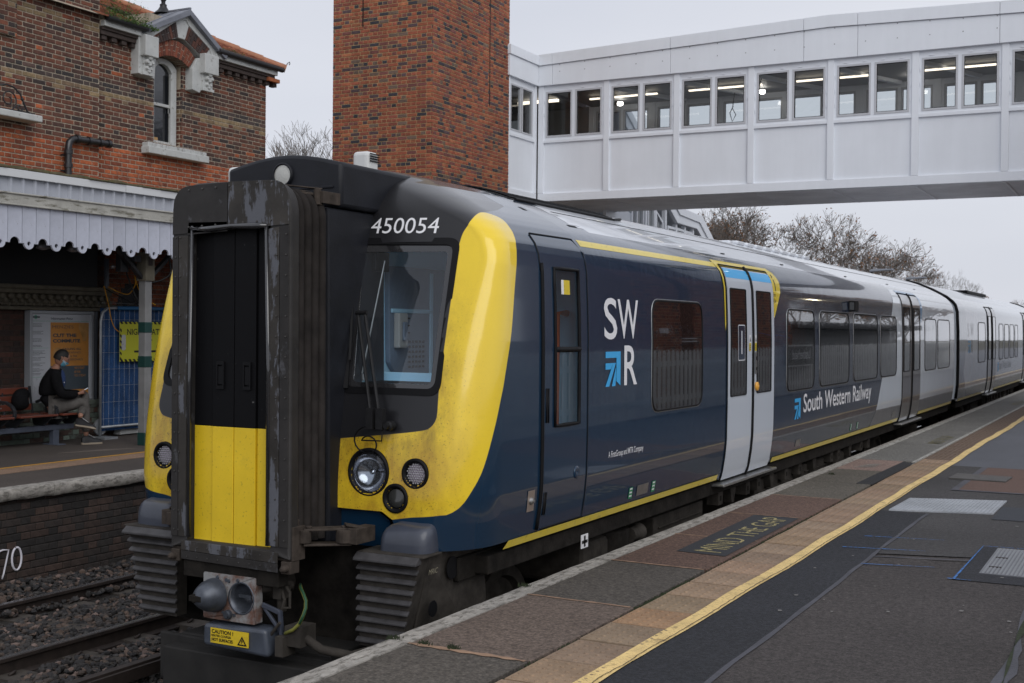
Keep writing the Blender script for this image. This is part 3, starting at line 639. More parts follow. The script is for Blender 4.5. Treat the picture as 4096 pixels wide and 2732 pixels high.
# proportions along a coach, measured from the front coach
WIN = [(9.34,10.56),(13.40,14.60),(14.87,16.45),(16.73,18.30),(18.53,19.75),(22.36,23.59),(23.77,25.22)]
DOORS = [(11.28,12.86),(20.25,21.90)]
def window(parent, y0, y1, z0=1.90, z1=2.80, yo=0, side=1):
    pts = round_poly([(y0+yo, z0), (y1+yo, z0), (y1+yo, z1), (y0+yo, z1)], .13, 5)
    f = MB(); side_ring(f, pts, .002, .009, side=side); fo = f.build('window', M['seal'], parent, smooth=True)
    p = MB(); decal(p, pts, .004, side=side, cut=.09); p.build('pane', M['glassdark'], fo, smooth=True)
    # thin bright edging
    e = MB(); pts2 = round_poly([(y0+yo-.012, z0-.012), (y1+yo+.012, z0-.012), (y1+yo+.012, z1+.012), (y0+yo-.012, z1+.012)], .135, 5)
    side_ring(e, pts2, .0, .004, side=side, n=4); e.build('window_edging', M['metal'], fo, smooth=True)

def passenger_door(parent, y0, y1, yo=0, side=1, dark=False, near=False):
    ym = (y0+y1)/2; paint = M['doordark'] if dark else M['doorpaint']
    for k, (a, b_) in enumerate(((y0+.012, ym-.022), (ym+.022, y1-.012))):
        d = MB(); slab(d, round_poly(rect(a+yo, 1.135, b_+yo, 3.17), [.01,.01,.05,.05], 2), -.02, .014, side=side)
        do = d.build('door', paint, parent, smooth=True, auto=40)
        w = MB(); wa, wb = (a+.06, b_-.20) if k == 0 else (a+.12, b_-.13)
        wp = round_poly(rect(wa+yo, 1.935, wb+yo, 2.965), .015, 2)
        decal(w, wp, .018, side=side, cut=.09); side_ring(w, wp, .017, .008, 1, side=side); w.build('pane', [M['glassdark'], M['seal']], do, smooth=True)
        if not dark:
            bl = MB(); decal(bl, rect(a+yo+.004, 3.07, b_+yo-.004, 3.16), .0155, side=side); bl.build('door_band', M['blue_v'], do, smooth=True)
        if near:
            s_ = MB(); yy = (b_-.075) if k == 0 else (a+.075)
            decal(s_, rect(yy-.03+yo, 2.36, yy+.03+yo, 2.44), .0165, 0, side); decal(s_, rect(yy-.03+yo, 2.44, yy+.03+yo, 2.52), .0165, 1, side)
            decal(s_, [(yy-.02+yo, 2.455), (yy+.02+yo, 2.455), (yy+yo, 2.505)], .018, 2, side)
            for q in range(3): decal(s_, rect(yy-.02+yo, 2.375+q*.02, yy+.02+yo, 2.381+q*.02), .018, 2, side)
            s_.build('warning_sticker', [M['yellow'], M['white_txt'], M['black_txt']], do)
    g = MB(); side_line(g, [(ym+yo, 1.12), (ym+yo, 3.2)], .012, .021, side=side)
    for yy in (y0, y1): side_line(g, [(yy+yo, 1.12), (yy+yo, 3.19)], .004, .008, side=side)
    side_line(g, [(y0+yo, 3.19), (y1+yo, 3.19)], .004, .01, side=side)
    g.build('door_seal', M['seal'], parent, smooth=True)
    st = MB(); st.box(1.30*side, y0+yo-.12, 1.085, 1.425*side, y1+yo+.1, 1.11); st.build('door_step', M['metal'], parent, bevel=.006)

def arrow_logo(mb, y0, y1, z0, z1, off, m, side=1):
    W = y1-y0; H = z1-z0
    q = lambda pts: decal(mb, [(y0+u*W, z0+v*H) for u, v in pts], off, m, side, cut=.05)
    q([(0,1),(1,1),(1,.82),(0,.82)]); q([(.72,.82),(1,.82),(1,0),(.72,.14)])
    q([(0,.67),(.50,.67),(.34,.49),(0,.49)]); q([(.50,.67),(.68,.67),(.25,0),(0,0)][::-1]); q([(.68,.55),(.70,.30),(.66,0),(.42,0)][::-1])

def livery_text(parent, body, y0, z0, size, xs, bold, m, name='lettering', yo=0, side=1, off=.0035, fit=None):
    g = MB(); text_mb(g, body, lambda u, v, d: ((bx(z0+v)+off)*side, y0+yo+u*side, z0+v), size, xs, bold, cut=.05, fit=fit)
    return g.build(name, m, parent, fix=False)

def underframe(parent, yo, y0, y1, near=False):
    g = MB(); g.box(-1.2, y0, .98, 1.2, y1, 1.13); g.box(1.18, y0+.2, 1.0, 1.3, y1, 1.12); g.box(-1.3, y0+.2, 1.0, -1.18, y1, 1.12)
    g.build('underframe', M['under'], parent, bevel=.01)
    eq = [(8.55,9.35,.60,.93),(10.0,11.3,.45,.93),(13.0,14.6,.42,.93),(15.0,16.3,.45,.92),(16.8,17.6,.55,.92)]
    for a, b_, z0, z1 in eq:
        e = MB(); e.box(-1.12, a+yo, z0, 1.17, b_+yo, z1)
        if b_-a > 1:
            for k in range(8): e.box(1.17, a+yo+.1, z0+.06+k*.045, 1.19, b_+yo-.1, z0+.075+k*.045)
        e.build('equipment_case', M['under2'], parent, bevel=.04 if b_-a < .9 else .012)
    e = MB()
    for k, y in enumerate([11.5,11.9,12.4,12.8,13.3,13.9,14.5,15.2,16.1,16.5,17.2,17.9,18.4]):
        if k % 3 != 1: e.box(1.14, y+yo, .86, 1.26, y+yo+.14, 1.0); e.box(1.26, y+yo+.045, .90, 1.265, y+yo+.09, .95, 1)
        else: e.prism([(y+yo, 1.0), (y+yo+.2, 1.0), (y+yo+.13, .83), (y+yo+.07, .83)], lambda u, v, d: (d, u, v), 1.16, 1.25)
    e.build('underframe_bracket', [M['under2'], M['under']], parent, bevel=.006)
    for by in (y0+2.6, y1-3.2):                                     # two bogies
        bg_ = MB(); 
        for s in (-1, 1):
            bg_.box(s*.98-.08, by-1.6, .42, s*.98+.08, by+1.6, .62)
            for q in (-1.3, 1.3): bg_.box(s*.98-.12, by+q-.16, .3, s*.98+.12, by+q+.16, .58)
            bg_.lathe((s*.95, by, .55), (0,0,1), [(0,.3),(.4,.3)], 16)
        bg_.box(-1.0, by-.3, .45, 1.0, by+.3, .75)
        bo = bg_.build('bogie', M['under'], parent, bevel=.02)
        for q in (-1.3, 1.3):
            for s in (-1, 1):
                w = MB(); w.lathe((s*.69, by+q, .42), (s,0,0), [(-.02,.44),(.0,.45),(.03,.42),(.13,.42),(.13,.34),(.08,.32),(.08,.12),(.14,.1)], 28)
                w.build('wheel', M['under2'], bo, smooth=True, auto=30)

def coach_common(parent, yo, side_list=(1, -1), dark_doors=(False, True), skip_windows=0, near=False):
    for s in side_list:
        for i, (a, b_) in enumerate(WIN[skip_windows:]): window(parent, a, b_, yo=yo, side=s)
        for (a, b_), dk in zip(DOORS, dark_doors): passenger_door(parent, a, b_, yo, s, dk, near and s == 1 and not dk)
    # roof equipment
    g = MB(); g.box(-.32, 14.7+yo, 3.60, .32, 18.6+yo, 3.682)
    for k in range(9): g.box(-.36, 14.9+yo+k*.41, 3.64, .36, 15.2+yo+k*.41, 3.69)
    g.build('roof_unit', M['roofgrey'], parent, bevel=.02)
    g = MB()
    for y in (12.0, 14.2, 17.5, 20.5, 23.0): g.box(1.06, y+yo, 3.335, 1.10, y+yo+.1, 3.347)
    for s in (-1, 1):
        side_line(g, [(8.6+yo, 3.47), (25.7+yo, 3.47)], .0, .004, side=s)
    g.build('roof_seam', M['seal'], parent)

# ---------------------------------------------------------------- front coach
train = thing('train_carriage', 'leading train carriage with yellow ended cab, navy sides and number 450054', 'train', (0, 6.4, 0), 'carriages of the train at the platform')
rows, per = body_rows(YB, 25.85)
g = MB(); nc = len(per)
flat = [p for r_ in rows for p in r_]; fs = []; ms_ = []
for i in range(len(rows)-1):
    for j in range(nc-1):
        fs.append((i*nc+j, i*nc+j+1, (i+1)*nc+j+1, (i+1)*nc+j)); zc = (per[j][1]+per[j+1][1])/2; ms_.append(1 if zc > 3.31 and rows[i][0][1] > 8.3 else 0)
g.v = flat; g.f = fs; g.m = ms_; g.c = [None]*len(fs)
g.poly([rows[-1][j] for j in range(nc)], 0)
body = g.build('body', [M['navy'], M['roofgrey']], train, smooth=True, auto=50)
# white roof starts on a slant
g = MB()
for s in (1, -1): decal(g, [(8.45,3.33),(8.62,3.33),(8.62,3.6),(8.50,3.6)], .002, 0, s)
g.build('roof_paint_edge', M['roofgrey'], train)

# cab moulding
M['cab'] = mat('cab_paint', (.012,.022,.05), .25, coat=.9, coatr=.06, bump=(3,.001))
t, b = nodes_of(M['cab'])
def attr(nm):
    a = t.nodes.new('ShaderNodeAttribute'); a.attribute_name = nm; return a.outputs['Fac']
def thr(o):
    r_ = t.nodes.new('ShaderNodeMapRange'); r_.inputs[1].default_value = .002; r_.inputs[2].default_value = -.002; t.links.new(o, r_.inputs[0]); return r_.outputs[0]
def nn(sc, lo, hi, st=(1,1,1), det=8):
    tcn = t.nodes.new('ShaderNodeTexCoord'); mp_ = t.nodes.new('ShaderNodeMapping'); mp_.inputs['Scale'].default_value = st; t.links.new(tcn.outputs['Object'], mp_.inputs[0])
    n = t.nodes.new('ShaderNodeTexNoise'); n.inputs['Scale'].default_value = sc; n.inputs['Detail'].default_value = det; n.inputs['Roughness'].default_value = .7
    t.links.new(mp_.outputs[0], n.inputs['Vector']); r_ = t.nodes.new('ShaderNodeMapRange'); r_.inputs[1].default_value = lo; r_.inputs[2].default_value = hi
    t.links.new(n.outputs[0], r_.inputs[0]); return r_.outputs[0]
def mixn(f, a, b_):
    x = t.nodes.new('ShaderNodeMixRGB')
    if isinstance(f, float): x.inputs[0].default_value = f
    else: t.links.new(f, x.inputs[0])
    for s_, i in ((a, 1), (b_, 2)):
        if isinstance(s_, tuple): x.inputs[i].default_value = (*s_, 1)
        else: t.links.new(s_, x.inputs[i])
    return x.outputs[0]
def mul(a, b_):
    x = t.nodes.new('ShaderNodeMath'); x.operation = 'MULTIPLY'; t.links.new(a, x.inputs[0])
    if isinstance(b_, float): x.inputs[1].default_value = b_
    else: t.links.new(b_, x.inputs[1])
    return x.outputs[0]
fr = t.nodes.new('ShaderNodeMapRange'); fr.inputs[1].default_value = 1.75; fr.inputs[2].default_value = .95; t.links.new(attr('sc'), fr.inputs[0])   # dirt on the front face
lowz = t.nodes.new('ShaderNodeMapRange'); lowz.inputs[1].default_value = 2.9; lowz.inputs[2].default_value = 1.75; lowz.inputs[3].default_value = .06
sxz = t.nodes.new('ShaderNodeSeparateXYZ'); gz = t.nodes.new('ShaderNodeNewGeometry'); t.links.new(gz.outputs['Position'], sxz.inputs[0]); t.links.new(sxz.outputs[2], lowz.inputs[0])
edge_ = t.nodes.new('ShaderNodeMapRange'); edge_.inputs[1].default_value = .22; edge_.inputs[2].default_value = .0; t.links.new(attr('sb'), edge_.inputs[0])
front_low = mul(fr.outputs[0], lowz.outputs[0])
yel = mixn(mul(nn(1.2, .4, .8), .15), (.88,.63,.030), (.82,.54,.025))
grime = mixn(mul(mul(nn(4, .30, .62, (1,1,.55)), front_low), .85), yel, (.38,.20,.022))
gr2 = mixn(mul(mul(nn(13, .42, .66, (1,1,.35)), mul(edge_.outputs[0], front_low)), .8), grime, (.13,.08,.02))
speck = mixn(mul(mul(nn(75, .58, .64), front_low), .85), gr2, (.05,.035,.012))
speck2 = mixn(mul(nn(34, .74, .77), .5), speck, (.10,.07,.02))
streak = mixn(mul(nn(60, .55, .75, (.15,.15,1)), .12), speck2, (.50,.35,.03))
bc = mixn(thr(attr('sy')), (.005,.025,.056), streak)
bc = mixn(thr(attr('sb')), bc, (.010,.010,.012))
t.links.new(bc, b.inputs['Base Color'])
rr_ = t.nodes.new('ShaderNodeMapRange'); rr_.inputs[3].default_value = .22; rr_.inputs[4].default_value = .42; t.links.new(thr(attr('sb')), rr_.inputs[0]); t.links.new(rr_.outputs[0], b.inputs['Roughness'])
ct = t.nodes.new('ShaderNodeMapRange'); ct.inputs[3].default_value = .75; ct.inputs[4].default_value = .12; t.links.new(fr.outputs[0], ct.inputs[0]); t.links.new(ct.outputs[0], b.inputs['Coat Weight'])

def qz(s_, z):                                           # metric coordinate round the nose: x on the front, then distance back
    x, y = Sn(s_, z); return (x if s_ <= 1 else x+(y-Sn(1, z)[1]), z)
def spl(P, n=6):
    P = [Vector((*p, 0)) for p in P]; o = []
    for i in range(len(P)-1):
        p0, p1, p2, p3 = P[max(0,i-1)], P[i], P[i+1], P[min(len(P)-1,i+2)]
        for j in range(n):
            t_ = j/n; v = .5*((2*p1)+(-p0+p2)*t_+(2*p0-5*p1+4*p2-p3)*t_*t_+(-p0+3*p1-3*p2+p3)*t_**3); o.append((v.x, v.y))
    o.append((P[-1].x, P[-1].y)); return o
OUTB = spl([qz(*p) for p in [(1.242,1.423),(1.333,1.429),(1.458,1.472),(1.558,1.547),(1.708,1.695),(1.842,1.937),(1.933,2.116),(2.0,2.24),(2.042,2.537),(2.058,2.847),(2.075,3.076),(2.10,3.175),(2.092,3.249),(2.07,3.292),(1.842,3.317)]]+[(1.245,3.298),(1.155,3.246),(1.120,3.20),(1.101,3.15),(1.091,3.063)])
INB = spl([(1.091,3.063),(1.099,2.9),(1.107,2.686),(1.115,2.4),(1.121,2.166),(1.129,2.04),(1.122,1.99),(1.098,1.955),(1.06,1.934),(.95,1.915),(.75,1.89)])+[(.414,1.852),(.2,1.84)]
YEL = [(.2,1.30),(.84,1.30),(.842,1.372),(1.0,1.40)]+OUTB+INB[1:]
BLK = INB[::-1]+OUTB[84:][::-1]+[qz(2.2,3.36),qz(2.5,3.42),qz(2.7,3.60),(2.5,3.75),(.0,3.75),(.0,1.84)]
WS_O = [(.428,2.16),(1.112,2.16),(1.079,3.113),(.320,3.128)]
WS_I = [(.496,2.212),(1.055,2.210),(1.026,3.045),(.412,3.053)]
CDW = rect(7.53, 1.90, 7.92, 2.975)
ss = list(np.linspace(0, 1, 62))+list(np.linspace(1, 2, 17))[1:]+list(2+np.linspace(0, 1, 70)[1:])
zl = list(np.arange(1.2, 3.1, .0125))+list(np.arange(3.1, 3.36, .0125))+list(np.linspace(3.36, 3.66, 26))+[3.668, 3.675, 3.679]
def zb(s, x): 
    if s < 1: return float(np.interp(x, [.42,.76,.80,.84,.875,.90], [1.42,1.42,1.395,1.372,1.26,1.2]))
    if s <= 2: return 1.2
    return float(np.interp(s, [2, 2.35, 2.36, 3], [1.195, 1.17, 1.205, 1.205]))
V = []; SS = []; ZZ = []; QQ = []
for z in zl:
    for s in ss:
        x, _ = Sn(s, z); zz_ = max(z, zb(s, x)); x, y = Sn(s, zz_); V.append((x, y, zz_)); SS.append(s); ZZ.append(zz_); QQ.append(qz(s, zz_)[0])
V = np.array(V); SS = np.array(SS); ZZ = np.array(ZZ); ns = len(ss)
P2 = np.stack([np.array(QQ), ZZ], 1)
Fc = []
for i in range(len(zl)-1):
    for j in range(ns-1):
        q = (i*ns+j, i*ns+j+1, (i+1)*ns+j+1, (i+1)*ns+j)
        if max(ZZ[k] for k in q)-min(ZZ[k] for k in q) < 1e-6: continue
        Fc.append(q)
Fc = np.array(Fc); cen = V[Fc].mean(1); scen = SS[Fc].mean(1)
hole = (scen < 1) & (sd_poly(cen[:, [0, 2]], round_poly(WS_O, .07, 5)) < -.008)
LAMPS = [(.678,1.655,.135),(1.018,1.665,.078),(.885,1.508,.074)]
for (lx, lz, lr) in LAMPS: hole |= (scen < 2) & (np.hypot(cen[:, 0]-lx, cen[:, 2]-lz) < lr-.004)
hole2 = (scen > 2) & (sd_poly(cen[:, [1, 2]], CDW) < -.004)
sy = sd_poly(P2, YEL); sb = sd_poly(P2, BLK)
for side in (1, -1):
    keep = ~(hole | hole2); f_ = Fc[keep]
    if side < 0: f_ = f_[:, ::-1]
    me = bpy.data.meshes.new('cab_moulding'); Vs = V.copy(); Vs[:, 0] *= side; Vs[:, 1] -= 6.4
    me.from_pydata(Vs.tolist(), [], f_.tolist()); me.materials.append(M['cab'])
    for nm, arr in (('sy', sy), ('sb', sb), ('sc', SS)):
        a = me.attributes.new(nm, 'FLOAT', 'POINT'); a.data.foreach_set('value', arr.astype('f'))
    me.shade_smooth(); o = bpy.data.objects.new('cab_moulding', me); C.objects.link(o); o.parent = train
    # windscreen: rubber seal, frit border and clear pane, raked like the front
    fn = lambda u, v, d: (u*side, Yp(u, v)+d, v)
    W = MB(); ro = round_poly(WS_O, .07, 6); ri = round_poly([(.45,2.183),(1.092,2.183),(1.06,3.09),(.345,3.105)], .06, 6); r2 = round_poly(WS_I, .03, 6)
    W.ringplate(round_poly([(.405,2.14),(1.133,2.14),(1.099,3.135),(.298,3.15)], .085, 6), ri, fn, -.006, .012, 0)
    wo = W.build('windscreen', M['seal'], train, smooth=True, auto=40)
    W = MB(); W.ringplate(ri, r2, fn, .004, .009); M.setdefault('frit', mat('glass_frit', (.022,.022,.024), .08, coat=1)); W.build('pane_border', M['frit'], wo)
    W = MB(); W.poly([fn(*p, .007) for p in r2]); W.build('pane', M['clear'], wo)
# number over the windscreen
for x0 in (.437, -.93):
    g = MB(); text_mb(g, '450054', lambda u, v, d: (x0+u, Yp(x0+u, 3.18+v)-.007, 3.176+v-.02*u), 1, 1, .0, fit=(.497, .104)); g.build('fleet_number', M['white_txt'], train, fix=False)
# seam down the edge of the moulding
g = MB()
for s in (1, -1): g.tube([(xin(z)*s, Yp(xin(z), z)-.004, z) for z in np.linspace(1.42, 3.62, 60)], .010, 6)
g.build('moulding_seam', mat('sealant', (.12,.12,.125), .7, bump=(120,.004)), train, smooth=True)

# crew door both sides, in the cab moulding
for s in (1, -1):
    g = MB(); side_line(g, [(8.07,3.1),(8.075,2.6),(8.075,1.9),(8.07,1.215),(7.4,1.215)], .001, .006, side=s)
    side_line(g, [(7.35,3.2),(8.02,3.205),(8.07,3.1)], .001, .007, side=s)
    side_line(g, [(7.33,3.19),(7.325,2.95)], .0, .008, side=s)
    dr = g.build('crew_door', M['seal'], train, smooth=True)
    g = MB(); side_line(g, [(7.345,3.0),(7.335,2.6),(7.335,1.8),(7.335,1.22)], .004, .017, side=s); g.build('door_rail', M['seal'], dr, smooth=True)
    g = MB(); side_ring(g, rect(7.53,1.90,7.92,2.975), .003, .014, side=s); side_line(g, [(7.53,2.42),(7.92,2.42)], .005, .02, side=s); g.build('window_frame', M['seal'], dr, smooth=True)
    g = MB(); decal(g, rect(7.53,1.90,7.92,2.975), -.006, side=s); g.build('pane', M['clear'], dr)
    g = MB(); decal(g, rect(7.65,2.80,7.79,2.90), -.003, side=s); decal(g, rect(7.65,2.80,7.69,2.90), -.002, 1, side=s); g.build('window_sticker', [M['yellow'], M['white_txt']], dr)
    g = MB()
    for z0, z1 in ((1.93,2.16), (1.31,1.46)):
        side_ring(g, rect(7.40,z0,7.435,z1), .001, .006, side=s); decal(g, rect(7.40,z0,7.435,z1), .0015, side=s)
    g.build('door_handle', M['seal'], dr, smooth=True)
    g = MB(); g.lathe((bx(1.55)*s-.002*s, 7.90, 1.55), (s,0,0), [(0,.045),(.006,.045),(.009,.03),(.009,.012),(.004,.0)], 20); g.build('door_lock', M['navy'], dr, smooth=True)
# interior of the cab
M['cabblue'] = mat('cab_lining', (.45,.74,.92), .6); M['cabdark'] = mat('cab_panel', (.15,.20,.27), .6, noise_=[(4,.8,1.15)])
g = MB()
wp_ = [(Yf(z)+.05, z) for z in np.linspace(1.3, 3.20, 12)]+[(8.52,3.20),(8.52,1.3)]
for s in (1, -1):
    X0, X1 = sorted((.33*s, .36*s)); g.prism(wp_, lambda u, v, d: (d, u, v), X0, X1)
    X0, X1 = sorted((.36*s, 1.33*s)); g.box(X0, 8.50, 1.3, X1*.96 if s > 0 else X1, 8.54, 3.15); g.box(*(X0, 7.0, 3.19) if s > 0 else (-1.0, 7.0, 3.19), *(1.0, 8.5, 3.21) if s > 0 else (X1, 8.5, 3.21))
    X0, X1 = sorted((.36*s, 1.06*s)); g.box(X0, 6.58, 2.13, X1, 6.95, 2.17); g.box(X0, 6.95, 1.3, X1, 6.98, 2.26); g.box(X0, 6.62, 1.3, X1, 8.5, 1.34, 1)
    X0, X1 = sorted((.36*s, .40*s)); g.prism(round_poly([(7.02,2.32),(7.0,2.98),(8.4,2.98),(8.4,1.6),(7.10,1.6),(7.10,2.24)], [.05,.03,0,0,0,.05], 3), lambda u, v, d: (d, u, v), X0, X1, 1)
    X0, X1 = sorted((.40*s, .415*s)); g.box(X0, 7.02, 2.66, X1, 7.55, 2.69); g.box(X0, 7.52, 1.7, X1, 7.56, 2.95)
g.box(.37, 6.74, 2.93, .47, 6.90, 3.06, 2)
ci = g.build('cab_interior', [M['cabblue'], M['cabdark'], M['seal']], train, bevel=.01)
g = MB(); g.box(.40, 7.06, 2.42, .45, 7.17, 2.66); g.box(.45, 7.09, 2.47, .47, 7.14, 2.60, 1); g.build('handset', [mat('handset_grey', (.45,.44,.42), .5), M['cabdark']], ci, bevel=.012)
g = MB()
for i_ in range(5):
    for j_ in range(6): g.box(.40, 7.25+i_*.045, 2.28+j_*.035, .408, 7.27+i_*.045, 2.295+j_*.035)
for k in range(4): g.box(.40, 7.2, 2.52+k*.05, .407, 7.26, 2.53+k*.05)
g.build('panel_switch', M['seal'], ci)
g = MB(); g.tube([(.50,6.80,3.0),(.45,6.62,2.26)], .006, 8); g.tube([(.46,6.62,2.25),(.48,6.60,2.21)], .016, 8); g.build('blind_rod', M['metal'], ci)
g = MB(); g.tube([(1.05,8.275,1.4),(1.05,8.275,2.68),(1.05,8.45,2.68)], .027, 10); g.build('grab_pole', mat('orange_paint', (.95,.16,.01), .4), ci, smooth=True)
for q in range(4):
    g = MB(); g.box(.50, 6.60+q*.05, 2.2, 1.04, 6.615+q*.05, 2.212); g.build('demister_slot', M['seal'], ci)

# lamps
M['lens'] = mat('lamp_glass', (.25,.25,.26), .12, coat=1, bump=(160,.004)); M['refl'] = mat('reflector', (.42,.42,.45), .14, metal=1)
M['led'] = mat('led_cluster', (.42,.36,.44), .2, coat=.8, bump=(90,.006)); M['darklens'] = mat('dark_lens', (.035,.036,.034), .25, coat=.5)
def lamp(x, z, r, kind, label=None):
    y = Yp(x, z)+.006
    g = MB(); g.lathe((x, y, z), (0,-1,0), [(-.01,r+.018),(.012,r+.018),(.018,r+.008),(.012,r-.004),(-.012,r-.012)], 32, capend=False); o = g.build('headlight', M['seal'], train, smooth=True)
    if kind == 'big':
        g = MB(); g.lathe((x, y, z), (0,-1,0), [(-.085,.012),(-.08,.05),(-.06,.085),(-.02,r-.014),(-.005,r-.012)], 28, capend=False); g.lathe((x,y,z),(0,-1,0),[(-.084,.0),(-.05,.018),(-.03,.018),(-.028,0)],12); g.build('reflector', M['refl'], o, smooth=True)
        g = MB(); g.lathe((x, y, z), (0,-1,0), [(-.002,r-.012),(.002,r*.6),(.004,0)], 28, capend=False); g.build('lens', M['clear'], o, smooth=True)
    elif kind == 'led':
        g = MB(); g.lathe((x, y, z), (0,-1,0), [(-.01,r-.01),(-.004,r*.7),(-.003,0)], 28, 0); 
        for a in range(-4, 5):
            for b_ in range(-4, 5):
                px = (a+.5*(b_ % 2))*.0165; pz = b_*.0145
                if math.hypot(px, pz) < r*.82: g.lathe((x+px, y-.003, z+pz), (0,-1,0), [(0,.0062),(.003,.0045),(.004,0)], 7, 1, capend=False)
        g.build('lens', [M['led'], M['lens']], o, smooth=True)
    else:
        g = MB(); g.lathe((x, y, z), (0,-1,0), [(-.01,r-.01),(.0,r*.75),(.003,0)], 28, 0); g.build('lens', M['darklens'], o, smooth=True)
for s in (1, -1):
    lamp(.678*s, 1.655, .135, 'big'); lamp(1.018*s, 1.665, .078, 'led'); lamp(.885*s, 1.508, .074, 'dark')

# wiper
g = MB(); M['blackmetal'] = mat('black_metal', (.012,.012,.013), .5, spec=.3, noise_=[(30,.7,1.3)])
yw = lambda z, d=.05: Yf(z)-d
g.tube([(.71, yw(1.955), 1.955), (.50, yw(2.63), 2.64)], .011, 8); g.tube([(.78, yw(1.955,.06), 1.96), (.555, yw(2.66,.06), 2.64)], .011, 8)
g.box(.68, yw(1.96,.075), 1.93, .73, yw(1.96,.035), 2.06); g.box(.755, yw(1.96,.08), 1.93, .805, yw(1.96,.035), 2.06)
g.lathe((.83, yw(1.955,.0), 1.952), (0,-1,0), [(0,.03),(.05,.03),(.055,.018),(.08,.018)], 14); g.box(.79, yw(1.95,.06), 1.935, .84, yw(1.95,.03), 1.97)
g.tube([(.485,yw(2.64,.055),2.65),(.57,yw(2.64,.055),2.655)], .015, 8)
wp = g.build('wiper', M['blackmetal'], train, smooth=True, auto=40)
g = MB(); g.bar((.455, yw(2.2,.016), 2.17), (.372, yw(3.0,.016), 3.02), .028, .022); g.bar((.475, yw(2.35,.035), 2.35), (.40, yw(2.9,.035), 2.92), .014, .014); g.build('wiper_blade', M['seal'], wp)
g = MB()
g.tube([(.70,yw(1.95,.06),1.94)]+[(.70-.11*math.sin(a), yw(1.85,.05), 1.86+.085*math.cos(a)) for a in np.linspace(.2,2.9,10)]+[(.70+.06*math.sin(a), yw(1.8,.05), 1.83-.055*math.cos(a)) for a in np.linspace(-.4,4.2,16)]+[(.80,yw(1.86,.06),1.86),(.80,yw(1.9,.06),1.935)], .005, 6)
g.build('washer_hose', M['seal'], wp, smooth=True)

# centre bulkhead, roof pod
M['pod'] = mat('matt_black_moulding', (.010,.011,.015), .5, spec=.3, noise_=[(5,.7,1.3)], bump=(60,.001))
g = MB(); arc = [(x, 3.60+.07*math.cos(x/.46*math.pi/2)) for x in np.linspace(.46, -.46, 17)]
g.prism([(-.46,3.315),(.46,3.315)]+arc, lambda u, v, d: (u, d, v), 6.36, 7.6)
pod = g.build('roof_pod', M['pod'], train, bevel=.025, smooth=True, auto=40)
g = MB(); g.prism([(-.455,1.2),(.455,1.2),(.43,3.31),(-.43,3.31)], lambda u, v, d: (u, d, v), 6.26, 6.9); g.build('bulkhead', M['pod'], train, bevel=.02)
g = MB(); g.box(-.2,6.345,3.35,-.19,6.36,3.4); g.box(.13, 6.35, 3.44, .40, 6.362, 3.455); g.build('pod_trim', M['pod'], pod, bevel=.003)
g = MB(); g.lathe((0.004, 6.355, 3.54), (0,-1,0), [(-.02,.078),(.012,.078),(.016,.07),(.010,.064)], 28, capend=False); hl = g.build('headlight', M['pod'], train, smooth=True)
g = MB(); g.lathe((0.004, 6.355, 3.54), (0,-1,0), [(.006,.066),(.012,.04),(.014,0)], 28, capend=False); g.build('lens', mat('head_lens', (.5,.5,.47), .2, coat=.8, bump=(120,.006)), hl, smooth=True)
# white roof boxes
for x, y in ((-.02, 7.32), (-.60, 6.66)):
    g = MB(); z = 3.74 if x > -.1 else 3.58
    g.box(x-.07, y-.07, z-.15, x+.07, y+.07, z+.075)
    o = g.build('roof_aerial', mat('aerial_white', (.62,.63,.62), .5), train, bevel=.03, seg=3)
    g = MB()
    for k in range(4): g.box(x+.075, y-.055, z-.0+k*.017, x+.079, y+.06, z+.008+k*.017)
    g.build('aerial_slot', M['seal'], o)
# mesh grille on the roof behind the cab
g = MB()
rz_ = lambda x: float(np.interp(abs(x), PX_[::-1], PZ_[::-1]))
for k in range(26): g.tube([(x, 8.35+k*.075, rz_(x)+.012) for x in np.linspace(-.3, .62, 8)], .008, 4)
for k in range(9): g.tube([(-.30+k*.115, 8.3, rz_(-.30+k*.115)+.012), (-.30+k*.115, 10.3, rz_(-.30+k*.115)+.012)], .007, 4)
g.tube([(.68,8.3,3.545),(.68,10.2,3.545),(.58,10.6,3.585)], .012, 8)
g.build('roof_grille', M['seal'], train)
g = MB(); decal(g, [(8.25,3.54),(10.15,3.54),(10.75,3.63),(8.25,3.63)], .006); decal(g, rect(7.95,3.425,8.02,3.45), .004); decal(g, rect(8.35,3.33,8.50,3.345), .004); g.build('roof_recess', M['seal'], train)

# ---------------------------------------------------------------- gangway
M['gang'] = mat('worn_gangway_paint', (.023,.021,.020), .55, spec=.35, noise_=[(3,.6,1.5)], dirt=[(3.4,.60,.64,(.11,.112,.125),.5,(1,1,.7)),(14,.62,.75,(.02,.018,.015),.7)], bump=(18,.002))
M['gang2'] = mat('worn_gangway_paint_brown', (.034,.030,.026), .55, spec=.35, noise_=[(4,.6,1.4)], dirt=[(4.2,.52,.55,(.15,.16,.19),.6,(1.5,1,.42)),(20,.62,.75,(.02,.018,.015),.7)], bump=(18,.002))
M['bellows'] = mat('bellows_rubber', (.020,.017,.0155), .8, spec=.15, noise_=[(7,.6,1.4)], bump=(40,.002))
gw = thing('gangway', 'x', 'x', (0, 5.86, 0)); gw.parent = train; gw.location = (0, -.54, 0); del gw['label']; del gw['category']
bpy.context.view_layer.update()
OUT = round_poly([(-.475,1.17),(.465,1.17),(.455,3.44),(-.475,3.45)], [.0,.0,.22,.24], 8)
INN = round_poly([(-.325,1.23),(.305,1.23),(.283,3.185),(-.315,3.19)], [.0,.0,.01,.01], 8)
INN2 = round_poly([(-.335,1.22),(.315,1.22),(.293,3.195),(-.325,3.20)], [.0,.0,.01,.01], 8)
fnG = lambda u, v, d: (u, d, v)
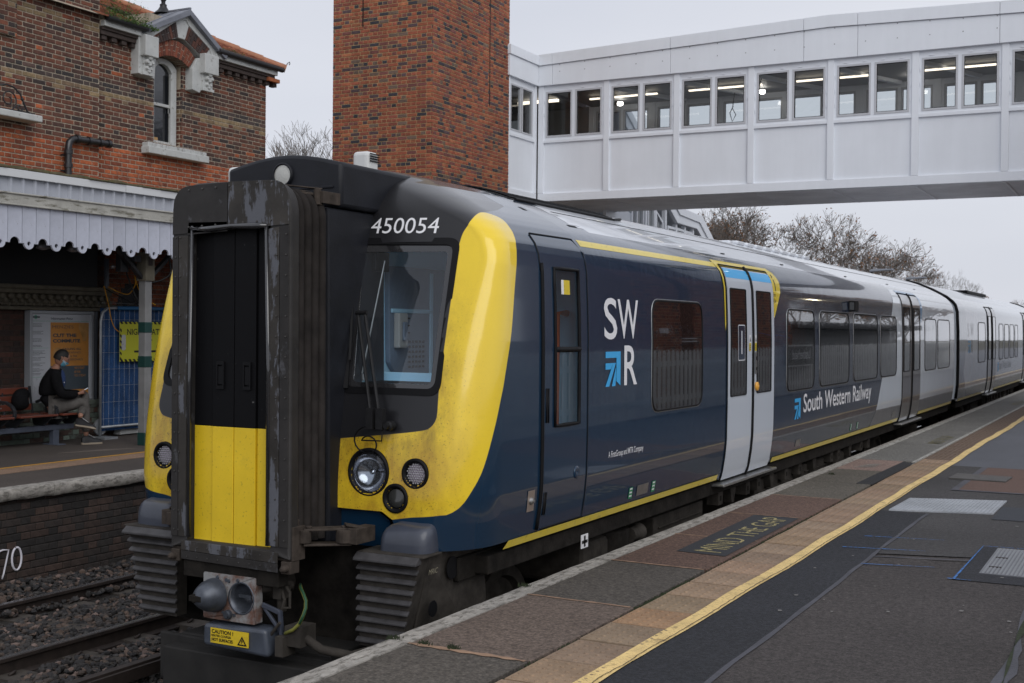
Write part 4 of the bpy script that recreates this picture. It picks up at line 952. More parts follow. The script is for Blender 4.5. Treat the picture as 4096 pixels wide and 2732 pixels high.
g = MB(); g.ringplate(OUT, INN2, fnG, 5.858, 5.955); gf = g.build('gangway_frame', M['gang'], gw, bevel=.022, seg=3, smooth=True, auto=30)
# plates on the frame
def plate(name, pts, m, y=5.852, th=.006, bev=.002):
    q = MB(); q.prism(pts, fnG, y, y+th); return q.build(name, m, gf, bevel=bev)
plate('face_plate', round_poly([(-.465,3.13),(-.025,3.15),(-.025,3.44),(-.46,3.43)], [0,0,0,.22], 6), M['gang'])
plate('face_plate', round_poly([(-.018,3.15),(.445,3.17),(.445,3.435),(-.018,3.443)], [0,0,.21,0], 6), M['gang2'])
plate('face_plate', [(-.345,3.125),(-.025,3.14),(-.025,3.20),(-.335,3.205)][::1], M['gang'])
plate('face_plate', [(.30,1.24),(.385,1.24),(.375,3.155),(.295,3.145)], M['gang2'])
plate('face_plate', [(.390,1.24),(.455,1.24),(.448,3.16),(.380,3.155)], M['gang'])
plate('face_plate', [(-.465,1.24),(-.41,1.24),(-.42,3.12),(-.465,3.115)], M['gang'])
plate('face_plate', [(-.405,1.24),(-.345,1.24),(-.34,3.12),(-.415,3.12)], M['gang2'])
plate('face_plate', [(-.38,1.155),(.38,1.14),(.38,1.205),(-.38,1.215)], M['gang2'])
plate('face_plate', [(-.38,1.10),(.38,1.085),(.38,1.138),(-.38,1.152)], M['gang'])
q = MB(); q.box(-.375, 5.87, .99, .375, 5.97, 1.10); q.build('bottom_beam', M['under'], gw, bevel=.006)
q = MB()
for i_ in range(9):
    for zz0 in (3.17, 3.40): 
        if i_ > 0 and i_ < 8: q.lathe((-.44+i_*.108, 5.851, zz0+(.004*i_)), (0,-1,0), [(0,.0075),(.004,.006),(.005,0)], 8, capend=False)
for k in range(16):
    for x in (-.437, -.40, .36, .43): q.lathe((x, 5.851, 1.28+k*.122), (0,-1,0), [(0,.006),(.004,.005),(.005,0)], 8, capend=False)
for k in range(9):
    for z in (1.18, 1.118): q.lathe((-.33+k*.083, 5.851, z), (0,-1,0), [(0,.005),(.003,.004),(.004,0)], 8, capend=False)
q.build('frame_bolt', mat('bolt_metal', (.09,.085,.08), .4, metal=.6), gw)
# rubber lip around the opening
q = MB(); q.tube([(-.322,5.856,1.24),(-.322,5.856,2.2),(-.305,5.856,3.18)], .013, 8); q.tube([(.302,5.856,1.24),(.300,5.856,2.3),(.275,5.856,3.17)], .014, 8)
q.tube([(-.315,5.852,3.165),(-.15,5.845,3.158),(.02,5.848,3.17),(.2,5.845,3.165),(.285,5.852,3.165)], [.012,.02,.016,.022,.012], 8); q.build('door_lip', M['frit'], gw, smooth=True)
# door boards: dark above, yellow below
M['gyel'] = mat('gangway_yellow', (.80,.55,.018), .45, coat=.2, noise_=[(2,.85,1.08)], dirt=[(60,.60,.68,(.12,.09,.02),.7),(5,.6,.8,(.45,.33,.03),.5)], bump=(90,.0006))
M['gblk'] = mat('gangway_black', (.004,.004,.005), .6, spec=.15, dirt=[(26,.68,.72,(.25,.25,.24),.6)], bump=(90,.0006))
edges = [-.335, -.181, -.007, .165, .312]
for k in range(4):
    a, b_ = edges[k]+.003, edges[k+1]-.003; dpt = 5.905+(.012 if k in (0, 3) else 0)
    q = MB(); q.box(a, dpt, 1.936, b_, dpt+.03, 3.20); q.build('door_board', M['gblk'], gw, bevel=.003)
    q = MB(); q.box(a, dpt, 1.21, b_, dpt+.03, 1.935); q.build('door_board', M['gyel'], gw, bevel=.003)
q = MB(); q.box(-.34, 5.945, 1.2, .32, 5.955, 3.2); q.build('door_backing', M['seal'], gw)
q = MB()
for x in (-.11, .10): 
    q.ringplate(rect(x-.03,2.17,x+.03,2.34), rect(x-.02,2.19,x+.02,2.32), fnG, 5.893, 5.907); q.box(x-.018, 5.897, 2.2, x+.018, 5.903, 2.31)
q.build('door_catch', M['seal'], gw)
# bellows: five ribs
def outl(off):
    return round_poly([(-.475+off,1.25),(.465-off,1.25),(.455-off,3.42-off),(-.475+off,3.43-off)], [.0,.0,.20,.20], 8)
yy_ = 5.953
for k in range(4):
    q = MB(); rws = []
    for a in np.linspace(0, math.pi, 9): 
        o_ = outl(.062-.058*math.sin(a)**.55); rws.append([(u, yy_+.066*(1-math.cos(a))/2, v) for u, v in o_])
    q.grid([r_[-9:]+r_[:0] if 0 else r_ for r_ in rws]); q.build('bellows_rib', M['bellows'], gw, smooth=True); yy_ += .073
# hinge arms between frame and bulkhead
M['rust'] = mat('rusty_bracket', (.050,.040,.033), .8, spec=.2, noise_=[(14,.6,1.5)], bump=(50,.002))
for s in (1, -1):
    q = MB(); q.box(min(s*.36,s*.475), 5.88, 1.155, max(s*.36,s*.475), 6.0, 1.36); q.box(min(s*.39,s*.46),5.90,1.36,max(s*.39,s*.46),5.96,1.40)
    q.lathe((s*.44, 5.86, 1.115), (0,-1,0), [(-.06,.03),(.03,.022),(.05,.012)], 12); q.box(min(s*.40,s*.47),5.86,1.08,max(s*.40,s*.47),5.95,1.155)
    q.bar((s*.47,5.99,1.335), (s*.70,6.16,1.34), .10, .014); q.bar((s*.47,5.99,1.245), (s*.70,6.16,1.245), .10, .014); q.bar((s*.68,6.12,1.365), (s*.76,6.20,1.34), .07, .014)
    q.lathe((s*.68, 6.12, 1.255), (0,0,1), [(0,.055),(.08,.055)], 16); q.lathe((s*.485, 5.98, 1.255), (0,0,1), [(0,.04),(.08,.04)], 14)
    q.box(min(s*.70,s*.78), 6.10, 1.25, max(s*.70,s*.78), 6.3, 1.345)
    for x in (.50, .67): q.lathe((s*x, 6.0+(x-.5)*.75, 1.342), (0,0,1), [(0,.02),(.014,.02)], 8)
    q.build('lower_hinge_arm', M['rust'], gw, bevel=.004)
    q = MB(); q.bar((s*.24,5.99,3.43), (s*.43,6.2,3.415), .028, .008); q.bar((s*.24,5.99,3.33), (s*.43,6.2,3.318), .028, .008); q.lathe((s*.41, 6.18, 3.315), (0,0,1), [(0,.024),(.10,.024)], 14)
    q.box(min(s*.43,s*.455), 6.18, 3.325, max(s*.43,s*.455), 6.36, 3.40); q.bar((s*.25,6.0,3.39),(s*.40,6.15,3.38),.014); q.box(min(s*.32,s*.36),6.09,3.34,max(s*.32,s*.36),6.13,3.40)
    q.build('upper_hinge_arm', M['rust'], gw, bevel=.003)

# lower skirt of the cab front, buffer shrouds, ribbed anticlimbers
for s in (1, -1):
    q = MB(); q.prism([(.42,1.19),(.90,1.19),(.90,1.26),(.86,1.39),(.78,1.43),(.42,1.43)], lambda u, v, d: (u*s, d, v), 6.40, 6.46); q.build('lower_skirt', M['navy'], train)
    q = MB(); rws = []
    for k_ in range(7):
        f_ = k_/6; z_ = 1.20+.165*math.sin(f_*1.45); xa = .845+.06*f_**2.5; xb = 1.185-.03*f_**3; ya = 6.235+.10*f_**3; rws.append([(x_*s, y_, z_) for x_, y_ in round_poly([(xa,6.50),(xa,ya),(xb,ya+.01),(xb-.02,6.46)], [0,.04,.11,0], 6)])
    rws.append([(x_*s*.985+.014*s, y_+.03 if y_ < 6.45 else y_, 1.375) for x_, y_ in [(abs(p[0]), p[1]) for p in rws[-1]]]); q.grid(rws); q.poly(rws[-1]); q.build('buffer_shroud', M.setdefault('shroud', mat('blue_grey_shroud', (.045,.052,.072), .42, coat=.3, dirt=[(26,.70,.73,(.5,.5,.46),.8)], noise_=[(4,.8,1.2)])), train, smooth=True, auto=50)
    q = MB(); q.prism([(.735,1.195),(1.175,1.195),(1.03,.62),(.735,.62)], lambda u, v, d: (u*s, d, v), 6.200, 6.30)
    q.prism([(6.30,1.195),(6.95,1.18),(7.02,.70),(6.86,.55),(6.30,.60)], lambda u, v, d: ((d-(1.195-v)*.22 if u < 6.5 else d-.0)*s, u, v), 1.16, 1.175)
    q.box(min(s*.735,s*1.20), 6.18, 1.19, max(s*.735,s*1.20), 6.40, 1.203)
    ac = q.build('anticlimber', M['under2'], train, bevel=.004)
    for k in range(9):
        z = 1.185-k*.063; x1 = 1.178-(1.195-z)*.25
        q = MB(); q.prism([(0,-.004),(.010,-.004),(.030,-.020),(.030,-.032),(.022,-.032),(.0,-.018)] if k else [(0,.012),(.02,.012),(.065,-.022),(.065,-.036),(0,-.03)], lambda u, v, d: (d*s, 6.202-u, z+v), .725, x1); q.build('anticlimber_rib', M.setdefault('ribm', mat('worn_rib_metal', (.05,.048,.05), .5, spec=.4, noise_=[(12,.7,1.4)])), ac, bevel=.003)
q = MB(); q.lathe((1.183,6.55,1.08),(1,0,0),[(0,.07),(.003,.07)],24); q.lathe((1.16,6.36,.86),(1,0,0),[(0,.05),(.003,.05)],16); q.build('lifting_hole', M['seal'], train)
q = MB(); text_mb(q, 'MRIC', lambda u, v, d: (1.182, 6.27+u, 1.08+v), .045, 1.0, 0, .3); q.build('plate_marking', mat('faded_marking', (.22,.2,.14), .8), train, fix=False)
q = MB(); q.box(-.72, 6.45, .55, .72, 6.6, 1.4); q.box(-1.1,6.6,.5,1.1,6.7,1.2); q.build('front_bulkhead_plate', M['under'], train)

# coupler
cp = bpy.data.objects.new('coupler', None); C.objects.link(cp); cp.parent = train; cp.location = (0, -.54, .9)
bpy.context.view_layer.update()
M['cpl'] = mat('rusty_coupler_paint', (.25,.25,.25), .6, dirt=[(5,.44,.58,(.12,.05,.028),.9),(9,.58,.7,(.06,.05,.045),.8)], bump=(40,.003))
M['cplg'] = mat('grey_coupler_steel', (.085,.095,.115), .4, metal=.5, noise_=[(10,.6,1.3)], dirt=[(7,.66,.72,(.25,.12,.06),.7)])
q = MB(); o_ = round_poly(rect(-.205,.748,.207,1.033), .014, 7); i2 = [(.095+.088*math.cos(a), .898+.094*math.sin(a)) for a in np.linspace(-math.pi*.75, math.pi*1.25, len(o_), endpoint=False)]
q.ringplate(o_, i2, fnG, 5.865, 5.93); q.build('coupler_plate', M['cpl'], cp, bevel=.004)
q = MB(); q.lathe((.095, 5.866, .898), (0,1,0), [(0,.102),(-.004,.10),(.0,.088),(.05,.085),(.12,.06),(.13,0)], 28, capend=False); q.build('coupler_cup', M['cplg'], cp, smooth=True)
q = MB(); q.lathe((-.105, 5.866, .90), (-.18,-1,0), [(0,.105),(.03,.104),(.08,.090),(.12,.066),(.145,.045),(.15,.0)], 28); q.build('coupler_cone', M['cplg'], cp, smooth=True, auto=50)
q = MB(); q.box(-.19, 5.715, .878, -.09, 5.80, .915); q.lathe((-.155,5.735,.87),(0,0,1),[(0,.018),(.055,.018)],10); q.build('coupler_hook', M['under'], cp, bevel=.004)
q = MB(); q.box(.05,5.895,.895,.15,5.92,.915); q.lathe((0.0,5.862,.79),(0,-1,0),[(0,.03),(.02,.028),(.024,.018),(.03,.018)],16); q.lathe((-.045,5.862,.80),(0,-1,0),[(0,.01),(.006,.009)],8); q.lathe((.045,5.862,.79),(0,-1,0),[(0,.01),(.006,.009)],8)
for p in ((-.02,1.0),(.0,.995),(.07,1.005),(-.09,1.01)): q.lathe((p[0],5.862,p[1]),(0,-1,0),[(0,.012),(.005,.010)],10)
q.build('coupler_bolt', M['cplg'], cp, smooth=True, auto=40)
q = MB(); q.prism(round_poly([(-.19,.585),(.33,.565),(.30,.735),(-.185,.72)], .03, 4), fnG, 5.84, 5.99); ht = q.build('coupler_heater_box', mat('heater_box_paint', (.055,.065,.085), .45, coat=.2, noise_=[(6,.7,1.3)]), cp, bevel=.04, seg=4, smooth=True, auto=50)
q = MB(); q.box(-.113, 5.828, .612, .183, 5.834, .704)
q.build('caution_label', mat('caution_yellow', (.70,.50,.02), .5, dirt=[(12,.55,.7,(.2,.15,.05),.5)]), cp)
q = MB()
text_mb(q, 'CAUTION !', lambda u, v, d: (-.103+u, 5.826, .674+v), .032, 1.05, .0008); text_mb(q, 'HEATED COUPLER', lambda u, v, d: (-.106+u, 5.826, .653+v), .019, .98, .0006); text_mb(q, 'HOT SURFACES', lambda u, v, d: (-.103+u, 5.826, .626+v), .026, .92, .0008)
tri = [(.10,.622),(.172,.622),(.136,.678)]; tri2 = [(.112,.629),(.160,.629),(.136,.667)]
q.ringplate(tri, tri2, fnG, 5.825, 5.827); q.prism([(.137,.662),(.128,.644),(.135,.646),(.131,.632),(.143,.65),(.137,.648),(.141,.662)], fnG, 5.825, 5.827)
q.build('caution_lettering', M['black_txt'], cp, fix=False)
q = MB(); q.bar((.23,5.90,.87), (.35,5.92,.83), .02, .03); q.bar((.35,5.92,.84), (.37,5.92,.62), .03, .02); q.bar((.24,5.91,.85), (.35,5.92,.72), .02, .02); q.build('coupler_lever', M['shroud'], cp, bevel=.004)
M['eyel'] = mat('earth_cable', (.17,.17,.03), .6)
q = MB(); q.tube([(.40,6.05,.98),(.45,5.99,.975),(.50,5.95,.955),(.535,5.93,.92),(.545,5.915,.88),(.54,5.90,.84),(.52,5.89,.79),(.48,5.88,.75),(.42,5.88,.72)], .011, 8); q.build('earth_cable', M['eyel'], cp, smooth=True)
q = MB(); q.tube([(.402,6.048,.985),(.452,5.985,.98),(.505,5.945,.96),(.541,5.924,.922),(.551,5.909,.88),(.545,5.893,.84),(.524,5.883,.79)], .008, 8); q.build('earth_cable_stripe', mat('earth_green', (.015,.07,.03), .6), cp, smooth=True)
q = MB(); q.tube([(.45,5.95,.72),(.6,6.0,.62),(.75,6.1,.58),(.9,6.3,.62)], .028, 10); q.tube([(.3,5.98,1.0),(.36,5.95,.9),(.33,5.95,.8)], .01, 6); q.tube([(.33,5.98,1.0),(.40,5.95,.95),(.40,5.95,.86),(.34,5.95,.85)], .009, 6)
q.box(.40,5.9,.64,.52,6.05,.76); q.box(.27,5.95,.9,.33,6.05,.97); q.lathe((.30,6.0,.82),(0,0,1),[(0,.03),(.08,.03)],12); q.box(.36,5.86,.58,.42,5.98,.70); q.tube([(.20,5.93,.96),(.30,6.1,.96)],.03,10); q.tube([(.27,5.9,.66),(.38,5.88,.78)], .010, 8)
q.tube([(-.1,6.0,.9),(-.05,6.6,.9)], .12, 12)
q.build('coupler_pipework', M['under2'], cp, smooth=True, auto=40)
q = MB(); q.prism([(-.75,.42),(.75,.42),(.75,.70),(-.75,.72)], lambda u, v, d: (u, 5.80+abs(u)*.35+d, v-(0.24-abs(u)*.1)), 0, .04); q.box(-.62,5.95,.2,.62,6.4,.5); q.box(-.6,6.1,.5,.6,6.5,.56)
q.build('snow_plough', mat('plough_black', (.014,.013,.012), .8, noise_=[(6,.6,1.5)]), train, bevel=.01)

# ---------------------------------------------------------------- liveries on the front coach side
for s in (1, -1):
    g = MB(); a0 = 6.91
    for ya, yb in ((a0, 11.16), (12.98, 20.13), (22.02, 25.8)): decal(g, rect(ya, 1.152, yb, 1.204) if ya > a0 else [(6.90,1.152),(yb,1.152),(yb,1.204),(6.945,1.204)], .006 if 1 else 0, 0, s)
    g.build('sill_stripe', M['yellow'], train)
    g = MB(); decal(g, rect(8.10, 3.160, 11.17, 3.208), .002, 0, s); g.build('top_stripe', M['yellow'], train)
    g = MB(); decal(g, [(18.30,1.425),(20.14,1.41),(20.14,3.30),(19.80,3.30),(19.58,3.06),(19.37,2.79),(18.69,1.93)], .0015, 0, s); decal(g, rect(20.14,1.41,25.82,3.305), .0015, 0, s)
    decal(g, rect(12.9+6.9,3.30,25.85,3.325), .0015, 0, s)
    g.build('pale_panel', M['pale'], train, smooth=True)
    g = MB(); decal(g, [(20.14,1.205),(25.82,1.205),(25.82,1.41),(20.14,1.41)], .0016, 0, s); decal(g, [(18.0,1.205),(20.14,1.205),(20.14,1.41),(18.30,1.425)], .0016, 0, s); g.build('lower_panel', M['lower'], train, smooth=True)
    # yellow surround and tag of the first-class door
    g = MB(); decal(g, [(11.16,3.235),(13.02,3.235),(13.13,3.19),(13.19,3.10),(13.16,2.98),(13.05,2.86),(12.90,2.70),(12.865,2.72),(12.865,3.18),(11.27,3.18),(11.25,3.1),(11.245,2.62),(11.23,2.56),(11.215,2.62),(11.205,3.12),(11.16,3.205)], .005, 0, s, cut=.02); g.build('first_class_surround', M['yellow'], train, smooth=True)
    g = MB()
    decal(g, [(12.985,3.17),(13.01,3.17),(13.0,2.99),(12.975,2.99)], .007, 0, s); decal(g, [(12.985,3.17),(12.985,3.13),(12.955,3.13)], .007, 0, s)
    text_mb(g, 'First\nClass', lambda u, v, d: ((bx(2.93+v)+.007)*s, (12.885 if s > 0 else 13.02)+u*s, 2.93+v), .062, .72, .0)
    g.build('first_class_lettering', M['black_txt'], train, fix=False)
    # blue surround of the second door
    g = MB(); decal(g, [(20.20,3.235),(21.95,3.235),(22.10,3.16),(22.14,3.0),(22.02,2.78),(21.92,2.66),(21.90,2.7),(21.90,3.18),(20.25,3.18)], .005, 0, s, cut=.02); g.build('door_surround', mat('blue_surround', (.05,.22,.45), .3, coat=.8), train, smooth=True)
# SWR letters and arrows
S1 = 1
livery_text(train, 'S', 8.362, 2.486, 1, 1, .008, M['white_txt'], fit=(.245,.312)); livery_text(train, 'W', 8.625, 2.492, 1, 1, .006, M['white_txt'], fit=(.410,.300))
livery_text(train, 'R', 8.745, 2.134, 1, 1, .010, M['white_txt'], fit=(.262,.305))
g = MB(); arrow_logo(g, 8.385, 8.672, 2.135, 2.395, .0035, 0); g.build('arrow_logo', M['blue_v'], train)
livery_text(train, 'South Western Railway', 14.13, 1.555, 1, 1, .010, M['white_txt'], fit=(3.76,.285))
g = MB(); arrow_logo(g, 13.74, 14.0, 1.565, 1.80, .0035, 0); g.build('arrow_logo', M['blue_v'], train)
livery_text(train, 'A FirstGroup and MTR Company', 8.46, 1.586, 1, 1, .003, M['white_txt'], fit=(.70,.062))
coach_common(train, 0, near=True)
underframe(train, 0, 6.6, 25.8, near=True)
# door number, door controls, notices, side camera
g = MB(); decal(g, round_poly(rect(11.575,2.27,11.795,2.62), .025, 3), .0195, 0); decal(g, round_poly(rect(11.583,2.278,11.787,2.612), .02, 3), .0205, 1)
text_mb(g, '1', lambda u, v, d: (bx(2.34+v)+.0225, 11.62+u, 2.335+v), .33, .75, .001); g.build('door_number_sticker', [M['white_txt'], M['navy']], train, fix=False)
g = MB(); decal(g, round_poly(rect(12.145,2.13,12.245,2.35), .01, 2), .019, 0); g.lathe((bx(2.28)+.019,12.195,2.285),(1,0,0),[(0,.022),(.004,.022)],14,1); g.lathe((bx(2.2)+.019,12.195,2.18),(1,0,0),[(0,.016),(.004,.016)],12,1); g.build('door_control', [M['metal'], M['seal']], train)
g = MB(); g.lathe((bx(2.0)+.014,12.19,2.0),(1,0,0),[(0,.045),(.02,.045),(.026,.035),(.022,.02),(.03,.012),(.03,0)],20); g.build('door_button', mat('amber_button', (.75,.36,.04), .3, coat=.5), train, smooth=True)
g = MB(); g.box(1.385, 16.46, 2.83, 1.475, 16.66, 2.97); g.box(1.40, 16.455, 2.85, 1.46, 16.46, 2.95, 1); g.build('side_camera', [M['seal'], M['glassdark']], train, bevel=.015)
g = MB(); 
for y in (8.93, 9.42, 13.6+3.1, 14.1+3.0):
    decal(g, rect(y,1.235,y+.075,1.325), .004, 0)
    for q_ in range(3): decal(g, rect(y+.012,1.25+q_*.028,y+.063,1.262+q_*.028), .0052, 1)
decal(g, rect(9.10,1.24,9.34,1.325), .004, 2); decal(g, rect(13.9,1.24,14.1,1.32), .004, 2); decal(g, rect(19.6,1.24,19.85,1.33), .004, 2)
g.build('side_notice', [mat('notice_green', (.02,.20,.08), .4), M['white_txt'], M['metal']], train)
g = MB(); decal(g, rect(7.15,1.36,7.25,1.50), .004, 0); g.lathe((bx(1.43)+.004,7.20,1.43),(1,0,0),[(0,.025),(.012,.022),(.018,.012),(.024,.012)],14,1); g.build('side_socket', [mat('socket_plate', (.32,.26,.22), .5, metal=.5), M['metal']], train, smooth=False)
g = MB(); g.box(1.31, 8.18, .955, 1.315, 8.30, 1.055); g.box(1.316, 8.225, .965, 1.318, 8.25, 1.045, 1); g.box(1.316, 8.19, .99, 1.318, 8.285, 1.012, 1); g.build('lifting_point_plate', [M['white_txt'], M['black_txt']], train)
g = MB(); g.lathe((1.19, 9.5, .87), (0,1,0), [(-.1,.06),(.02,.06),(.05,.08),(.10,.08)], 14); g.build('underframe_fitting', M['under2'], train, smooth=True, auto=40)

# ---------------------------------------------------------------- following coaches
def follower(y0, label):
    yo = y0-6.35-.0
    r_ = thing('train_carriage', label, 'train', (0, y0, 0), 'carriages of the train at the platform')
    rows_, per_ = body_rows(y0, y0+19.4, 1.205)
    q = MB(); nc_ = len(per_); q.v = [p for w in rows_ for p in w]
    for i in range(len(rows_)-1):
        for j in range(nc_-1):
            zc = (per_[j][1]+per_[j+1][1])/2; q.f.append((i*nc_+j, i*nc_+j+1, (i+1)*nc_+j+1, (i+1)*nc_+j)); q.m.append(0 if zc > 3.3 else (2 if zc < 1.41 else 1)); q.c.append(None)
    q.poly(rows_[0], 1); q.poly(rows_[-1][::-1], 1); q.build('body', [M['roofgrey'], M['pale'], M['lower']], r_, smooth=True, auto=50)
    wins = [(3.05,4.30),(7.1,8.0),(8.35,9.35),(9.65,10.65),(10.95,11.75),(15.5,16.7),(17.0,18.4)]
    for s in (1, -1):
        for a, b_ in wins: window(r_, y0+a, y0+b_, side=s)
        for a, b_ in ((4.75,6.35),(13.4,15.0)):
            passenger_door(r_, y0+a, y0+b_, 0, s, True)
        q = MB()
        for a, b_ in ((.3,4.65),(6.45,13.3),(15.1,19.2)): decal(q, rect(y0+a,1.152,y0+b_,1.204), .006, 0, s)
        q.build('sill_stripe', M['yellow'], r_)
        q = MB(); decal(q, [(y0+.0,1.21),(y0+1.3,1.21),(y0+.75,1.75),(y0+1.35,2.5),(y0+.9,3.28),(y0,3.28)], .002, 0, s); q.build('end_panel', mat('slate_blue_panel', (.10,.135,.19), .25, coat=1), r_, smooth=True)
        q = MB(); decal(q, [(y0+.0,1.16),(y0+1.3,1.16),(y0+.75,1.55),(y0+.75,1.75),(y0,1.75)], .003, 0, s); q.build('end_panel', M['navy'], r_, smooth=True)
    for ch, yy0, zz0, x_ in (('S', 1.35, 2.48, .93), ('W', 1.82, 2.488, .85), ('R', 1.9, 2.13, .9)): livery_text(r_, ch, y0+yy0, zz0, .42, x_*1.25, 0, M['lower'])
    q = MB(); arrow_logo(q, y0+1.38, y0+1.82, 2.135, 2.40, .0035, 0); arrow_logo(q, y0+6.85, y0+7.1, 1.6, 1.82, .0035, 0); q.build('arrow_logo', M['blue_v'], r_)
    livery_text(r_, 'South Western Railway', y0+7.2, 1.64, .32, .95, 0, M['lower'])
    q = MB(); q.box(-.5, y0+8, 3.62, .5, y0+12, 3.70); q.build('roof_unit', M['seal'], r_, bevel=.02)
    q = MB(); q.box(-.9, y0-.62, 1.1, .9, y0, 3.3); q.build('corridor_bellows', M['seal'], r_)
    q = MB(); q.tube([(bx(z)-.01, y0-.0, z) for z in (1.22,1.5,2.0,2.6,3.0,3.13)]+[(bx(z)-.01, y0, z) for z in (3.2,3.3,3.44,3.55,3.64)], .03, 8); q.build('end_seal', M['seal'], r_, smooth=True)
    underframe(r_, y0-6.35, y0+.2, y0+19.2)
    return r_
follower(26.45, 'second carriage, pale grey with dark grey doors, coupled behind the navy cab carriage')
follower(46.45, 'farthest carriage of the train, pale grey, disappearing at the right edge of the view')
# ================================================================== STATION HOUSE (far platform)
H = {}
H['white'] = mat('old_white_paint', (.50,.51,.50), .7, noise_=[(5,.85,1.05)], dirt=[(13,.60,.66,(.12,.10,.08),.8),(4,.62,.75,(.2,.19,.17),.5)], bump=(40,.002))
H['lead'] = mat('lead_sheet', (.17,.18,.21), .5, noise_=[(4,.8,1.2)], bump=(20,.003))
H['gutter'] = mat('black_gutter', (.016,.016,.018), .5)
H['tile'] = mat('clay_roof_tile', (1,1,1), .8, vcol=True, objcol=True, noise_=[(10,.7,1.2)], dirt=[(6,.62,.72,(.05,.06,.02),.6)], bump=(50,.002))
XW = -9.4
house = thing('station_house', 'old brown brick station house with gabled window, white corbels and clay tile roof', 'station house', (XW, 14, PLZ))
def hcol(u, z):
    if z < 5.32: return pick([(.36,.090,.034),(.29,.072,.030),(.42,.11,.04),(.22,.06,.03),(.31,.08,.036)])
    if 6.13 <= z < 6.27: return pick([(.07,.05,.045),(.045,.038,.038),(.10,.06,.05)])
    if 6.06 <= z < 6.13 or (6.0 <= z < 6.06 and rs.rand() < .4): return pick([(.26,.185,.10),(.22,.15,.085),(.18,.12,.075)])
    return pick([(.120,.050,.034),(.15,.058,.036),(.080,.040,.031),(.185,.064,.036),(.045,.032,.030),(.38,.10,.038),(.25,.070,.034)], [.26,.22,.19,.15,.12,.02,.04])
WY0, WY1 = 14.93, 15.52         # window opening
def hspans(z):
    if 5.54 < z < 6.95: return [(-99, WY0-.02), (WY1+.03, 99)]
    if z > 6.95: return [(-99, WY0+.12), (WY1-.12, 99)]
    return [(-99, 99)]
CR = .070
brickwall(house, (XW,0,0), (0,1,0), (1,0,0), 13.65, 17.72, 4.40, 7.14, CR, G['brick_old'], G['mort_old'], hcol, hspans, 'flemish', 150, bl=.221, joint=.014)
# bricked reveals of the window opening, in the same brick as the wall
g = MB(); g.box(XW-.6,17.70,3.0,XW-.03,17.72,7.1); g.box(XW-6,13.0,4.3,XW-.031,WY0-.02,7.1) ; g.box(XW-6,WY1+.03,4.3,XW-.031,17.69,7.1); g.box(XW-6,WY0-.1,4.3,XW-.031,WY1+.1,5.53); g.box(XW-6,WY0-.1,6.96,XW-.031,WY1+.1,7.6); g.build('wall_core', G['mort_old'], house)
brickwall(house, (XW-.0, 17.72, 0), (-1,0,0), (0,1,0), 0.0, 4.0, 4.4, 7.14, CR, G['brick_old'], G['mort_old'], hcol, None, 'flemish', 0)
brickwall(house, (XW-.001, WY1+.03, 0), (-1,0,0), (0,-1,0), 0.0, .14, 5.55, 6.5, CR, G['brick_old'], G['mort_old'], hcol, None, 'flemish', 20)
# chimney breast / pier at the left
PX_W = XW+.10
def pcol(u, z):
    if 7.02 < z < 7.16 and rs.rand() < .5: return pick([(.26,.185,.10),(.22,.15,.085)])
    return hcol(u, z)
brickwall(house, (PX_W,0,0), (0,1,0), (1,0,0), 11.0, 13.66, 4.40, 9.6, CR, G['brick_old'], G['mort_old'], pcol, None, 'flemish', 150, bl=.221, joint=.014)
brickwall(house, (PX_W+.06,0,0), (0,1,0), (1,0,0), 11.0, 12.08, 6.6, 9.6, CR, G['brick_old'], G['mort_old'], pcol, None, 'flemish', 0)
g = MB(); g.box(XW-1.2,11.0,4.3,PX_W-.03,13.655,9.6); g.box(PX_W-.03,11.0,6.6,PX_W+.03,12.075,9.6); g.build('wall_core', G['mort_old'], house)
# dentil course under the gutter
y = 13.72
while y < 17.9:
    if not (14.4 < y < 16.25):
        g = MB(); g.box(XW-.02,y,6.93,XW+.085,y+.10,6.995); g.build('brick', mat('dark_dentil', (.055,.04,.035), .85, noise_=[(20,.7,1.3)]) if 'dent' not in H else H['dent'], house, bevel=.004)
        H['dent'] = bpy.data.materials['dark_dentil']
    y += .205
for a, b_ in ((13.68,14.42),(16.18,17.80)):
    g = MB(); g.box(XW-.02,a,6.998,XW+.11,b_,7.065); g.build('brick', H['dent'], house, bevel=.004)
    g = MB(); g.box(XW-.02,a,7.068,XW+.14,b_,7.12); g.build('brick', H['dent'], house, bevel=.004)
    g = MB(); g.box(XW+.10,a,7.115,XW+.19,b_+.02,7.20); g.build('fascia_board', H['white'], house, bevel=.005)
    g = MB(); g.tube([(XW+.23,a,7.235),(XW+.23,b_+.1,7.235)], .052, 8); g.build('gutter', H['gutter'], house, smooth=True, auto=50)
g = MB(); g.box(XW-.02,17.60,6.998,XW+.16,17.92,7.065); g.build('brick', mat('orange_brick', (.36,.11,.04), .8, noise_=[(20,.8,1.2)]), house, bevel=.004)
